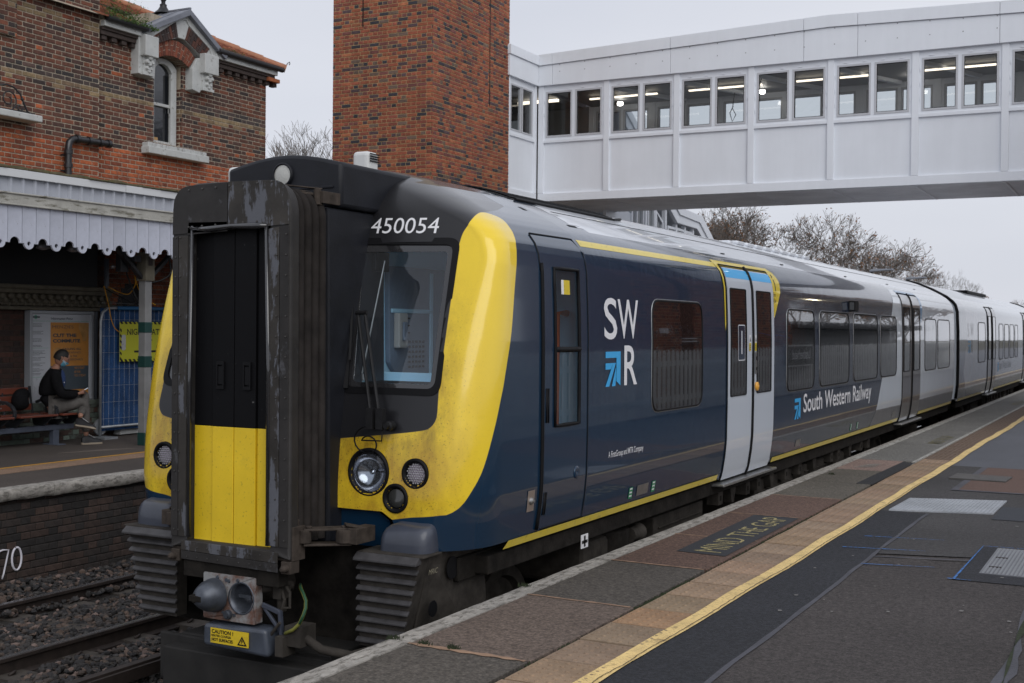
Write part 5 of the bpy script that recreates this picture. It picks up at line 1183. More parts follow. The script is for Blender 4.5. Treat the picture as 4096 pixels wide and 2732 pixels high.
# tiled hip roof
ux, uz = -1/math.hypot(1,.47), .47/math.hypot(1,.47); EX, EZ = XW+.24, 7.24
P = MB(); P.poly([(EX,11,EZ),(EX,14.42,EZ),(EX-1.2,14.42,EZ+.564),(EX-1.2,16.42,EZ+.564),(EX,16.42,EZ),(EX,17.98,EZ),(EX-4,13.98,EZ+1.88),(EX-4,11,EZ+1.88)]); P.poly([(EX,17.98,EZ),(EX-8,17.98,EZ),(EX-4,13.98,EZ+1.88)]); P.build('roof', G['mort_old'], house, fix=False)
tl_ = MB(); tl_.box(-.082,-.0,0,.082,.26,.012); cells = []
for r_ in range(34):
    d = r_*.105; ye = 17.98-d*abs(ux)
    y = 13.6+(.083 if r_ % 2 else 0)
    while y < ye-.08: cells.append((d, y)); y += .168
big = MB(); base = None; cnt = 0; TP = [(.33,.125,.07),(.38,.15,.085),(.27,.105,.065),(.22,.10,.07),(.42,.18,.11)]
def tilev(d, y, jt=0):
    o = Vector((EX+ux*d, y, EZ+uz*d)); su = Vector((ux,0,uz)); nn_ = Vector((uz,0,-ux)); v = []
    for (a, b_, c_) in [(-.08,-.02,.008+jt),(.08,-.02,.008+jt),(.08,.16,.002),(-.08,.16,.002),(-.08,-.02,.034+jt),(.08,-.02,.034+jt),(.08,.16,.012),(-.08,.16,.012)]: v.append(o+Vector((0,a,0))+su*b_+nn_*c_)
    return v
FB = [(0,3,2,1),(4,5,6,7),(0,1,5,4),(1,2,6,5),(2,3,7,6),(3,0,4,7)]
v0 = tilev(0, 0); me = bpy.data.meshes.new('roof_tile'); me.from_pydata([tuple(p-Vector((EX,0,EZ))) for p in v0], [], FB); me.materials.append(H['tile']); at = me.color_attributes.new('Col','FLOAT_COLOR','CORNER'); at.data.foreach_set('color', np.ones(len(me.loops)*4,'f'))
hw = world_of(house)
for d, y in cells:
    if 14.36 < y < 16.48 and d < 1.32: continue
    vis = (y > 16.3 or y < 14.9) and d < 2.4
    if vis and cnt < 290:
        o = bpy.data.objects.new('roof_tile', me); C.objects.link(o); o.parent = house; o.location = Vector((EX+ux*d, y, EZ+uz*d+rs.uniform(0,.004)))-hw; o.color = (*pick(TP), 1); cnt += 1
    else: big.add([tuple(p) for p in tilev(d, y, rs.uniform(0,.004))], FB, 0, pick(TP))
stuff(big.build('roof_tiles', H['tile'], house, fix=False))
for i in range(9):
    a = Vector((EX,17.98,EZ+.03))+Vector((-1,-1,.47))*(i*.3); b_ = a+Vector((-1,-1,.47))*.31; g = MB(); g.tube([a, b_], [.075,.06], 8); g.build('hip_tile', mat('hip_clay', (.36,.16,.09), .8, noise_=[(8,.7,1.2)]) if i == 0 else bpy.data.materials['hip_clay'], house, smooth=True, auto=50)
g = MB(); g.tube([(EX-.02,18.0,EZ+.06),(EX-.0,18.03,EZ+.14),(EX+.02,18.07,EZ+.17),(EX+.0,18.1,EZ+.14),(EX,18.08,EZ+.12)], .008, 6); g.build('hip_iron', H['gutter'], house)
g = MB()
for _ in range(2600):
    t_ = rs.rand(); y = 13.68+t_*1.0; h_ = .20*(1-t_)**.6*abs(rs.normal()); p = Vector((XW+.20+rs.uniform(-.15,.13), y, 7.22+h_*rs.rand()*1.5+.02)); r_ = rs.uniform(.010,.022); a = Vector(rs.normal(size=3)).normalized()*r_; b_ = Vector(rs.normal(size=3)).normalized()*r_
    g.add([tuple(p+a), tuple(p+b_), tuple(p-a)], [(0,1,2)])
for _ in range(240):
    y = 16.35+rs.rand()*.5; p = Vector((XW+.15+rs.uniform(-.1,.1), y, 7.26+rs.rand()*.07)); r_ = rs.uniform(.008,.018); a = Vector(rs.normal(size=3)).normalized()*r_; b_ = Vector(rs.normal(size=3)).normalized()*r_; g.add([tuple(p+a), tuple(p+b_), tuple(p-a)], [(0,1,2)])
o = g.build('gutter_plants', mat('fern_leaf', (.05,.10,.012), .7, noise_=[(30,.5,1.6)]), None, fix=False); o['kind'] = 'stuff'; o['label'] = 'bright green ferns and moss sprouting from the gutter of the station house'; o['category'] = 'plants'

# dormer gable (points measured in the gable's own plane Y,z; the plane stands proud of the wall)
GX = XW+.15; fnX = lambda u, v, d: (d, u, v)
# scale points from the X=-9.25 measuring plane
def gp(pts): return pts
gab = bpy.data.objects.new('gable', None); C.objects.link(gab); gab.parent = house; gab.location = (0, 1.4, 6.2)
bpy.context.view_layer.update()
def gpart(name, m, x0, x1, *polys, bev=.006):
    q = MB()
    for p in polys: q.prism(p, fnX, x0, x1)
    return q.build(name, m, gab, bevel=bev)
gpart('gable_wall', H['white'], GX-.22, GX-.005, [(14.42,7.16),(14.79,7.06),(14.80,7.14),(15.19,7.23),(15.28,7.27),(15.45,7.27),(15.9,7.06),(16.16,6.95),(16.16,7.16),(15.475,7.66)][::-1])
for k in range(9):                                                  # raking brick courses left and right of the keystone
    for (p0, p1, q0, q1) in (((14.70,7.24),(15.235,7.512),(14.80,7.07),(15.285,7.285)), ((15.53,7.505),(16.04,7.24),(15.445,7.28),(15.90,7.065))):
        L_ = lambda a, b_, t_: (a[0]+(b_[0]-a[0])*t_, a[1]+(b_[1]-a[1])*t_)
        a_, b2 = (k+.06)/9, (k+.94)/9
        for (h0, h1) in ((0,.48),(.52,1)) if k % 2 else ((0,1),):
            c = [L_(L_(p0,p1,a_), L_(q0,q1,a_), h0), L_(L_(p0,p1,b2), L_(q0,q1,b2), h0), L_(L_(p0,p1,b2), L_(q0,q1,b2), h1), L_(L_(p0,p1,a_), L_(q0,q1,a_), h1)]
            q = MB(); q.prism(c, fnX, GX-.03, GX+.008+rs.uniform(0,.004)); o = q.build('brick', G['brick_old'], gab, bevel=.003); o.color = (*pick([(.06,.035,.03),(.10,.04,.028),(.045,.03,.028)]), 1)
            at = o.data.color_attributes.new('Col','FLOAT_COLOR','CORNER'); at.data.foreach_set('color', np.ones(len(o.data.loops)*4,'f'))
gpart('hood_stone', H['white'], GX-.04, GX+.016, [(14.47,7.20),(14.70,7.16),(15.235,7.525),(15.475,7.60),(15.475,7.69)], [(15.475,7.69),(15.475,7.60),(15.53,7.52),(16.04,7.24),(16.16,7.02),(16.34,7.19)])
gpart('keystone', H['white'], GX-.04, GX+.012, [(15.235,7.525),(15.285,7.275),(15.445,7.272),(15.53,7.515),(15.44,7.57),(15.33,7.57)])
# segmental arch of red voussoirs
def arc3(p0, pm, p1, n):
    (ax, ay), (bx_, by_), (cx, cy) = p0, pm, p1; d = 2*(ax*(by_-cy)+bx_*(cy-ay)+cx*(ay-by_))
    ux_ = ((ax*ax+ay*ay)*(by_-cy)+(bx_*bx_+by_*by_)*(cy-ay)+(cx*cx+cy*cy)*(ay-by_))/d; uy_ = ((ax*ax+ay*ay)*(cx-bx_)+(bx_*bx_+by_*by_)*(ax-cx)+(cx*cx+cy*cy)*(bx_-ax))/d; r_ = math.hypot(ax-ux_, ay-uy_)
    a0 = math.atan2(ay-uy_, ax-ux_); a1 = math.atan2(cy-uy_, cx-ux_)
    return [(ux_+r_*math.cos(a0+(a1-a0)*i/n), uy_+r_*math.sin(a0+(a1-a0)*i/n)) for i in range(n+1)]
n_ = 15; OA = arc3((14.795,7.04),(15.24,7.225),(15.73,7.02), n_); IA = arc3((14.86,6.86),(15.22,6.955),(15.58,6.84), n_)
for i in range(n_):
    L_ = lambda a, b_, t_: (a[0]+(b_[0]-a[0])*t_, a[1]+(b_[1]-a[1])*t_)
    for (h0, h1) in (((0,.62),(.66,1)) if i % 2 else ((0,.32),(.36,1))):
        o0, o1, i0, i1 = L_(OA[i],OA[i+1],.06), L_(OA[i],OA[i+1],.94), L_(IA[i],IA[i+1],.06), L_(IA[i],IA[i+1],.94)
        c = [L_(o0,i0,h0), L_(o1,i1,h0), L_(o1,i1,h1), L_(o0,i0,h1)]
        q = MB(); q.prism(c, fnX, XW-.10, GX-.03+rs.uniform(0,.004)); o = q.build('brick', G['brick_old'], gab, bevel=.003); o.color = (*pick([(.16,.045,.025),(.20,.055,.028),(.12,.04,.025)]), 1)
        at = o.data.color_attributes.new('Col','FLOAT_COLOR','CORNER'); at.data.foreach_set('color', np.ones(len(o.data.loops)*4,'f'))
gpart('arch_backing', G['mort_old'], XW-.10, GX-.035, OA+IA[::-1], bev=0)
# white side blocks and scrolled corbels
gpart('corner_block', H['white'], XW-.02, GX+.01, [(14.41,7.16),(14.41,6.53),(14.76,6.50),(14.80,7.05)], bev=.008)
gpart('corner_block', H['white'], XW-.02, GX+.01, [(15.63,6.84),(15.63,6.49),(15.80,6.46),(16.14,6.84),(16.16,7.12),(15.90,7.06),(15.74,7.03)], bev=.008)
for (a, b_, z0, z1) in ((14.44,14.73,6.53,7.14),(15.80,16.14,6.52,7.12)):
    gpart('corbel_block', H['white'], GX+.0, GX+.13, [(a,z1),(a,z1-.33),(b_,z1-.33),(b_,z1)], bev=.012)
    q = MB()
    for (dy, dz, r_) in ((0,.30,.055),(-.05,.22,.04),(.055,.22,.04),(0,.19,.045),(-.035,.12,.034),(.04,.12,.034),(0,.08,.04)): q.lathe((GX+.0, (a+b_)/2+dy, z0+dz-.02), (1,0,0), [(0,r_*1.1),(.05+dz*.16,r_),(.065+dz*.16,r_*.6),(.06+dz*.16,0)], 10, capend=False)
    q.tube([(GX+.05+.02*math.sin(t_*2), (a+b_)/2+.05*math.cos(t_), z0+.21+.05*math.sin(t_)) for t_ in np.linspace(0,6,12)], .015, 6); q.box(GX,a+.02,z0-.01,GX+.06,b_-.04,z0+.035); q.box(GX,a+.04,z0+.03,GX+.04,b_-.06,z0+.3)
    q.build('corbel_carving', H['white'], gab, smooth=True, auto=50)
# lead roof of the gable
q = MB()
A_, L2, R2 = (15.475,7.775), (14.46,7.25), (16.40,7.19)
for (p, r_) in ((A_, L2), (A_, R2)):
    d_ = (Vector((*r_,0))-Vector((*p,0))).normalized(); n2 = Vector((-d_.y, d_.x, 0)); n2 = n2 if n2.y > 0 else -n2
    c = [p, r_, (r_[0]-n2.x*.085, r_[1]-n2.y*.085), (p[0], p[1]-.105)]; q.prism(c, fnX, XW-1.4, GX+.10)
q.build('gable_roof', H['lead'], gab, bevel=.008)
q = MB()
for k in range(5): 
    for (p, r_) in ((A_, L2), (A_, R2)): q.bar((XW+.0-.32*k+.02, p[0], p[1]+.006), (XW-.32*k+.02, r_[0], r_[1]+.006), .02, .014)
q.bar((XW-1.3,15.475,7.785),(GX+.1,15.475,7.785),.04,.03); q.build('lead_roll', H['lead'], gab, bevel=.004)
q = MB(); q.lathe((XW-.35,15.475,7.76),(0,0,1),[(0,.16),(.06,.09),(.12,.055),(.15,.06),(.17,.035),(.21,.035),(.23,.05),(.25,.03),(.29,.03),(.33,.05),(.37,.02),(.45,.015),(.5,0)],12); q.build('finial', H['gutter'], gab, smooth=True, auto=50)
# sash window
wn = bpy.data.objects.new('window', None); C.objects.link(wn); wn.parent = house; wn.location = (0, 1.2, 5.2); bpy.context.view_layer.update()
WX = XW-.13
io = [(14.93,5.51),(15.51,5.51),(15.51,6.80)]+arc3((15.51,6.80),(15.22,6.94),(14.93,6.80),10)[1:-1]+[(14.93,6.80)]
ii = [(15.00,5.58),(15.40,5.58),(15.40,6.72)]+arc3((15.40,6.72),(15.20,6.85),(15.00,6.72),10)[1:-1]+[(15.00,6.72)]
q = MB(); q.ringplate(io, ii, fnX, WX-.06, WX+.05); q.box(WX-.02,15.0,6.15,WX+.035,15.40,6.20); q.box(WX+.02,15.36,5.52,WX+.07,15.44,6.7); q.box(WX+.0,15.36,6.06,WX+.055,15.39,6.15); q.build('sash_frame', H['white'], wn, bevel=.006)
q = MB(); q.poly([(WX-.02,*p) for p in ii]); q.build('pane', mat('dark_window_glass', (.012,.014,.018), .03, coat=1, bump=(1.5,.01)), wn, fix=False)
q = MB(); q.box(XW-.12,14.66,5.40,XW+.13,16.02,5.49); q.box(XW-.02,14.64,5.31,XW+.17,16.04,5.425); q.build('window_sill', H['white'], wn, bevel=.012)
q = MB()
for i in range(120):
    y = 14.7+rs.rand()*1.25; x = XW+rs.uniform(.0,.15); q.bar((x,y,5.43),(x+rs.uniform(-.03,.04),y+rs.uniform(-.03,.03),5.43+rs.uniform(.06,.12)),.0022)
stuff(q.build('bird_spikes', mat('spike_wire', (.35,.33,.32), .4, metal=.5), wn))
q = MB(); q.prism([(15.0,5.6),(15.05,5.6),(15.04,5.63)], fnX, WX, WX+.01); q.box(WX-.012,15.06,5.585,WX-.004,15.14,5.64); q.build('dead_leaf', mat('dry_leaf', (.4,.24,.1), .8), wn)
# left balcony-like sill with ironwork, downpipe
q = MB(); q.box(PX_W,11.0,5.42,PX_W+.28,12.35,5.515); q.build('flaking_sill', H['white'], house, bevel=.015)
q = MB()
cy, cz = 11.78, 5.56
q.tube([(PX_W+.16, 12.25-.0, 5.53),(PX_W+.16,12.18,5.56),(PX_W+.16,12.12,5.66),(PX_W+.16,12.06,5.78),(PX_W+.16,11.95,5.86),(PX_W+.16,11.83,5.88),(PX_W+.16,11.70,5.85)], .013, 8)
q.tube([(PX_W+.16, 11.86+(.13-.013*t_)*math.cos(t_), 5.68+(.13-.013*t_)*math.sin(t_)) for t_ in np.linspace(-1.2, 7.5, 30)], .010, 6)
q.tube([(PX_W+.16, 12.05+(.06-.008*t_)*math.cos(-t_), 5.60+(.06-.008*t_)*math.sin(-t_)) for t_ in np.linspace(0, 5.5, 18)], .010, 6); q.tube([(PX_W+.16,11.4,5.54),(PX_W+.16,12.2,5.54)], .012, 6)
q.lathe((PX_W+.16,12.09,5.72),(0,1,0),[(-.02,.012),(0,.028),(.02,.012)],8); q.build('scroll_ironwork', H['gutter'], house, smooth=True)
q = MB(); x = PX_W+.09; q.tube([(x,13.80,5.325),(x,13.15,5.31),(x,13.06,5.30),(x,13.00,5.24),(x,12.985,5.15),(x,12.985,4.5)], .052, 12)
for (y, z, ax) in ((13.60,5.32,(0,1,0)),(13.38,5.315,(0,1,0)),(13.15,5.31,(0,1,0)),(12.985,5.10,(0,0,1)),(12.985,4.90,(0,0,1)),(13.76,5.325,(0,1,0))): q.lathe((x,y,z), ax, [(-.03,.066),(.03,.066)], 12)
for z in (5.05, 4.82): q.box(x-.06,12.89,z-.012,x-.02,13.08,z+.012)
q.build('downpipe', mat('black_iron_pipe', (.012,.012,.014), .35, coat=.3, noise_=[(10,.7,1.4)]), house, smooth=True, auto=50)
q = MB(); 
for k, ch in enumerate('OLMAX'): text_mb(q, ch, lambda u, v, d: (XW+.012, 14.1+k*.22+u, 4.86-k*.01+v), .22, .8, -.004)
q.build('faint_graffiti', mat('faint_spray', (.30,.17,.13), .9, dirt=[(12,.4,.55,(.26,.08,.04),.85)]), house, fix=False)

# ground floor: brick, core and mortar colours darkened for the canopy's shade
XG = -9.0
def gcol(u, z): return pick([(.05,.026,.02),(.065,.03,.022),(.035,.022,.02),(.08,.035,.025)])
brickwall(house, (XG,0,0), (0,1,0), (1,0,0), 9.5, 13.50, 1.45, 3.9, .075, G['brick_old'], mortmat('shaded_mortar', (.06,.048,.038)), gcol, None, 'flemish', 0)
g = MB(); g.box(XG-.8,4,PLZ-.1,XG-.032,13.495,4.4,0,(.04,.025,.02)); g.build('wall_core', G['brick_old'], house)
def plcol(u, z): return pick([(.16,.20,.165),(.12,.15,.125),(.09,.055,.045),(.13,.07,.055),(.20,.235,.20),(.06,.05,.045)])
brickwall(house, (XG+.20,0,0), (0,1,0), (1,0,0), 9.5, 13.50, PLZ-.02, 1.42, .075, brickmat('peeling_plinth_brick', dirt=[(5,.5,.6,(.15,.19,.16),.7)]), mortmat('plinth_mortar', (.10,.095,.08)), plcol, None, 'flemish', 0)
g = MB(); g.box(XG-.05,4,PLZ,XG+.168,13.495,1.44); g.box(XG,9.5,1.40,XG+.21,13.5,1.46); g.build('plinth_core', mat('plinth_paint', (.14,.165,.14), .8, noise_=[(8,.6,1.3)]), house)
# carved cornice under the canopy
g = MB()
for (z0, z1, p) in ((3.05,3.11,.24),(2.99,3.05,.20),(2.80,2.84,.10),(2.76,2.80,.13)): g.box(XG-.02,10.5,z0,XG+p,13.46,z1)
g.box(XG-.02,10.5,2.78,XG+.10,13.44,3.0); g.build('cornice', mat('stone_cornice', (.13,.115,.085), .85, noise_=[(8,.7,1.2)]), house, bevel=.012)
y = 10.6; g = None
while y < 13.45:
    q = MB(); q.lathe((XG+.10, y, 2.95), (1,0,0), [(0,.045),(.05,.04),(.06,.02)], 8); q.lathe((XG+.10, y+.05, 2.88), (1,0,.3), [(0,.035),(.05,.03),(.06,.01)], 8); q.lathe((XG+.09, y, 2.84), (1,0,0), [(0,.03),(.04,.02)], 8)
    q.build('cornice_leaf', bpy.data.materials['stone_cornice'], house, smooth=True, auto=50); y += .135
g = MB(); g.box(XG-.5,10.9,3.11,XG+.06,13.3,3.9); g.build('wall_core', H['gutter'], house)  # black core, the deep shade under the canopy put into its colour
g = MB()
for o_ in (0,.06,.12): g.tube([(XG+.12, 11.2-o_, 3.1),(XG+.12, 11.2-o_, 3.45),(XG+.12, 11.1-o_, 3.75),(XG+.12, 10.9-o_, 3.95)], .03, 6)
g.build('arch_moulding', bpy.data.materials['stone_cornice'], house, smooth=True)
# recessed orange wall beyond the bay, with dark archway
def orcol(u, z): return pick([(.36,.10,.045),(.30,.085,.04),(.24,.07,.035),(.40,.12,.05)])
def ospans(z):
    if z < 2.9+.0: return [(13.5,14.35),(15.1,99)]
    if z < 3.25: w = math.sqrt(max(0,.35**2-(z-2.9)**2)); return [(13.5,14.72-w),(14.72+w,99)]
    return [(13.5,99)]
brickwall(house, (-9.62,0,0), (0,1,0), (1,0,0), 13.5, 18.0, PLZ, 4.5, .075, G['brick_old'], mortmat('pale_mortar', (.33,.27,.22)), orcol, ospans, 'english', 0)
g = MB(); g.box(-10.4,13.5,PLZ,-9.72,18.0,4.5); g.build('dark_doorway', G['gutter'] if 'gutter' in G else H['gutter'], house)
g = MB(); g.box(-9.62,15.45,2.75,-9.58,16.2,2.88); g.box(-9.62,14.1,2.80,-9.59,14.45,2.88); g.build('stone_band', bpy.data.materials['stone_cornice'], house)

# rainwater pipe at the bay's corner
g = MB(); g.tube([(XG+.12,13.42,3.55),(XG+.12,13.42,3.15),(XG+.1,13.36,3.02),(XG+.06,13.27,2.86),(XG+.06,13.27,PLZ+.02)], .036, 10); g.build('downpipe', mat('grey_pipe', (.11,.125,.15), .5), house, smooth=True)

# ================================================================== CANOPY
can = thing('platform_canopy', 'white boarded canopy valance with pierced scalloped boards over the far platform', 'canopy', (-7, 12, 4))
H['val'] = mat('valance_white', (.50,.52,.60), .6, objcol=True, noise_=[(6,.85,1.05)], dirt=[(18,.64,.68,(.10,.08,.06),.8,(1,1,.6)),(3,.6,.75,(.38,.38,.40),.6,(1,1,.3))])
def board(kind):
    w = .2058/2-.004; b_ = 3.52
    if kind:                                                         # ring lobe
        o = [(-w,3.96),(-w,b_),(-.072,b_)]+[(.072*math.cos(a), b_+.004+.072*math.sin(a)) for a in np.linspace(math.pi, 2*math.pi, 13)]+[(.072,b_),(w,b_),(w,3.96)]
        q = MB(); hr = .026; hc = b_-.0
        # plate with a hole, as two halves
        hol = [(hr*math.cos(a), hc+hr*math.sin(a)) for a in np.linspace(math.pi/2, math.pi*1.5, 9)]; lobe = [(.072*math.cos(a), b_+.004+.072*math.sin(a)) for a in np.linspace(math.pi, math.pi*1.5, 7)]
        L = [(0,3.96),(-w,3.96),(-w,b_)]+lobe+[(0,hc-hr)]+hol[::-1][1:]
        Rr_ = [(-x, z) for x, z in L][::-1]
        for pl in (L, Rr_): q.prism(pl, lambda u, v, d: (d, u, v), -6.925, -6.90)
        return q
    o = [(-w,3.96),(-w,b_),(-.072,b_)]+[(-.072*math.cos(a), b_+.072*math.sin(a)) for a in np.linspace(0, math.pi, 13)]+[(.072,b_),(w,b_),(w,3.96)]
    q = MB(); q.prism(o, lambda u, v, d: (d, u, v), -6.925, -6.90); return q
A0 = board(True).build('valance_board', H['val'], can, fix=True); B0 = board(False).build('valance_board', H['val'], can, fix=True)
for o, y in ((A0, 10.189+.1029), (B0, 10.189-.1029)): o.location.y = y
for k in range(-18, 40):
    if k in (0, -1): continue
    c = rs.uniform(.9, 1.05); inst(A0 if k % 2 == 0 else B0, 'valance_board', can, (0, 10.189+.1029+k*.2058, rs.uniform(-.002,.002)), (c, c, c))
g = MB(); g.box(-6.96,6,3.96,-6.86,18.4,4.10); g.box(-6.97,6,4.085,-6.84,18.4,4.105); g.box(-6.93,6,3.955,-6.855,18.4,3.975); g.build('moulded_beam', mat('weathered_white_beam', (.42,.41,.37), .75, noise_=[(5,.8,1.1)], dirt=[(9,.53,.62,(.09,.08,.05),.85,(1,.4,2)),(22,.62,.7,(.05,.04,.03),.8)], bump=(30,.004)), can, bevel=.006)
g = MB(); rws = [[],[]]
y = 6.0
while y < 18.4:
    for (dy, x) in ((0,-7.03),(.125,-7.03),(.14,-6.995),(.165,-6.995)):
        for r_, z in zip(rws, (4.09, 4.315)): r_.append((x, y+dy, z))
    y += .18
g.grid(rws); g.build('corrugated_sheet', mat('grey_sheet', (.40,.42,.47), .5), can, fix=False)
g = MB(); g.box(-7.0,6,4.30,-6.965,11.9,4.395); g.build('white_strip', mat('white_strip_paint', (.62,.63,.64), .5), can, bevel=.004)
g = MB(); g.box(-7.0,11.91,4.30,-6.966,18.4,4.393); g.build('white_strip', bpy.data.materials['white_strip_paint'], can, bevel=.004)
g = MB(); y = 6.
while y < 18.3: g.prism([(y,4.40),(y+.3,4.40),(y+.31,4.425+rs.uniform(-.01,.012)),(y+.15,4.415+rs.uniform(0,.03)),(y,4.425)], lambda u, v, d: (d, u, v), -7.4, -6.95+rs.uniform(-.02,.02)); y += .31
g.build('mossy_roof_edge', mat('mossy_slate', (.12,.10,.055), .9, noise_=[(9,.6,1.4)], dirt=[(7,.5,.65,(.09,.10,.03),.8)], bump=(30,.01)), can, bevel=.004)
g = MB(); g.box(-9.4,6,4.385,-7.03,18.4,4.41); g.build('canopy_roof', bpy.data.materials['mossy_slate'], can)
g = MB(); g.box(-9.38,6,4.32,-7.04,18.4,4.38); 
for k in range(20): g.box(-9.3,6.1+k*.62,4.05,-7.05,6.18+k*.62,4.32)
g.box(-7.5,6,3.75,-7.3,18.4,4.05)
g.build('roof_timbers', mat('dark_timber', (.018,.015,.012), .9), can)
g = MB(); g.box(-7.36,12.60-.062,PLZ,-7.236,12.60+.062,3.55); po = g.build('column', mat('grey_column_paint', (.20,.20,.20), .5, noise_=[(4,.8,1.1)]), can, bevel=.008)
for a, b_ in ((2.46,2.605),(1.985,2.14),(PLZ,1.09)):
    g = MB(); g.box(-7.365,12.60-.067,a,-7.231,12.60+.067,b_); g.build('column_band', mat('dark_green_band', (.012,.045,.04), .4), po, bevel=.006) if 'dark_green_band' not in bpy.data.materials else g.build('column_band', bpy.data.materials['dark_green_band'], po, bevel=.006)
g = MB(); g.box(-7.38,12.60-.085,3.17,-7.21,12.60+.085,3.56); g.box(-7.205,12.56,3.38,-7.20,12.64,3.50,1); g.build('column_head', [bpy.data.materials['stone_cornice'], M_rail[0]], po, bevel=.006)
g = MB()
for s in (-1, 1): g.bar((-7.3,12.6+s*.06,3.2),(-7.3,12.6+s*.75,3.78),.07,.05)
g.bar((-7.3,12.6,3.2),(-8.1,12.6,3.9),.07,.05); g.box(-7.4,12.3,3.5,-7.2,12.42,3.42); g.box(-7.45,12.20,3.28,-7.35,12.34,3.52); g.build('column_bracket', H['gutter'], po, bevel=.004)
g = MB()
for y in (11.2,11.7): g.lathe((-7.7,y,3.62),(0,0,-1),[(0,.05),(.08,.09),(.1,.03)],10)
for y in (12.0,12.42): g.lathe((-7.6,y+.3,3.38),(0,0,-1),[(0,.015),(.02,.035),(.05,.02)],10)
g.build('canopy_lamp', mat('grey_lamp', (.3,.3,.32), .3, metal=.5), can, smooth=True)
# loose cables
M_y = mat('yellow_cable', (.65,.30,.01), .5); M_k = mat('black_cable', (.01,.01,.01), .6)
def cable(label, pts, m, r_=.008, grp=None):
    P = [Vector(p) for p in pts]; out = []
    for i in range(len(P)-1):
        p0, p1, p2, p3 = P[max(0,i-1)], P[i], P[i+1], P[min(len(P)-1,i+2)]
        for j in range(6):
            t_ = j/6; out.append(.5*((2*p1)+(-p0+p2)*t_+(2*p0-5*p1+4*p2-p3)*t_*t_+(-p0+3*p1-3*p2+p3)*t_**3))
    out.append(P[-1]); q = MB(); q.tube(out, r_, 6); o = q.build('cable', m, None, smooth=True); tag(o, label, 'cable')
cable('yellow cable hanging down from the cornice end to the hazard sign', [(-8.6,13.10,3.10),(-8.55,13.06,3.12),(-8.5,13.05,3.0),(-8.48,13.08,2.85),(-8.47,13.12,2.65),(-8.46,13.18,2.52),(-8.46,13.27,2.46)], M_y, .007)
cable('yellow cable looping from the canopy towards the column', [(-8.5,13.08,3.12),(-8.4,13.2,3.04),(-8.3,13.3,3.02),(-8.2,13.32,3.16),(-8.2,13.3,3.28),(-8.1,13.28,3.1),(-7.9,13.2,2.95),(-7.5,13.0,2.85)], M_y, .007)
cable('thick black cable sagging from a canopy lamp to the column', [(-7.7,12.7,3.5),(-7.7,12.65,3.3),(-7.6,12.65,3.1),(-7.5,12.65,2.92),(-7.35,12.62,2.85)], M_k, .012)
cable('black cable running from the cornice corner down to the column', [(-8.6,13.1,3.10),(-8.3,13.1,2.98),(-7.9,12.9,2.90),(-7.4,12.65,2.83)], M_k, .008)
cable('black cable looped beside the column head', [(-7.2,12.95,3.5),(-7.2,12.98,3.3),(-7.25,12.88,3.2),(-7.3,12.72,3.15)], M_k, .013)
# netting in front of the recess is left as thin bare twigs
g = MB()
for _ in range(60):
    p = Vector((-9.3, 13.4+rs.rand()*1.6, 2.5+rs.rand()*.9)); pts = [p]
    for k in range(5): pts.append(pts[-1]+Vector((rs.normal()*.03, rs.normal()*.09, rs.normal()*.06)))
    g.tube(pts, .003, 3)
o = g.build('climber_twigs', mat('dry_twig', (.20,.16,.12), .9), None); o['kind'] = 'stuff'; o['label'] = 'thin bare climber twigs and netting over the recessed brick wall'; o['category'] = 'twigs'

# ================================================================== POSTER CASE
ps = thing('poster_case', 'framed information point poster case on the dark brick wall behind the seated man', 'poster', (XG, 12.6, 1.5))
PXs = XG+.10; py0, py1, pz0, pz1 = 12.02, 13.18, 1.44, 2.755
g = MB(); g.ringplate(rect(py0-.0,pz0,py1,pz1), rect(py0+.045,pz0+.045,py1-.045,pz1-.045), fnX, XG+.01, PXs+.03); g.build('poster_frame', mat('grey_frame', (.40,.42,.45), .4, metal=.3), ps, bevel=.006)
g = MB(); g.box(XG+.01,py0+.04,pz0+.04,PXs,py1-.04,pz1-.04); g.build('poster_paper', mat('poster_white', (.52,.54,.58), .5), ps)
def pr(name, m, polys, d=.002):
    q = MB()
    for p in polys: q.poly([(PXs+d, *a) for a in p])
    return q.build(name, m, ps, fix=False)
W_ = py1-py0; Hh = pz1-pz0; U = lambda u, v: (py0+u*W_, pz1-v*Hh)
ur = lambda a, b_, c_, d_: [U(a,b_),U(c_,b_),U(c_,d_),U(a,d_)]
po_ = mat('poster_orange', (.56,.25,.06), .5, noise_=[(2.5,.8,1.15)]); pt_ = mat('poster_ink', (.06,.075,.09), .5); pg_ = mat('poster_green_line', (.15,.40,.28), .5); pd_ = mat('poster_slate', (.07,.09,.11), .5)
pr('orange_advert', po_, [ur(.325,.125,.93,.60)]); pr('slate_advert', pd_, [ur(.325,.60,.93,.86)]); pr('orange_advert', po_, [ur(.325,.86,.93,.93)])
pr('poster_rule', pg_, [ur(.03,.11,.93,.114), ur(.03,.40,.30,.403), ur(.03,.71,.30,.714)])
q = MB()
for (s_, u, v, w_, h_, bo) in (('Information Point',.33,.097,.395,.036,.01),('MENZIES',.35,.19,.385,.044,-.01),('CUT THE',.36,.285,.43,.052,.045),('COMMUTE',.36,.345,.50,.052,.045),('CALLING ALL',.51,.425,.345,.030,.03),('ACCOUNTANCY,',.51,.468,.345,.032,.015),('AUDIT & TAX',.51,.505,.275,.030,.015),('PROFESSIONALS',.51,.542,.375,.030,.015)):
    text_mb(q, s_, lambda a, b_, d: (PXs+.004, U(u,v)[0]+a, U(u,v)[1]+b_), 1, 1, bo, fit=(w_, h_))
q.build('poster_lettering', pt_, ps, fix=False)
q = MB()
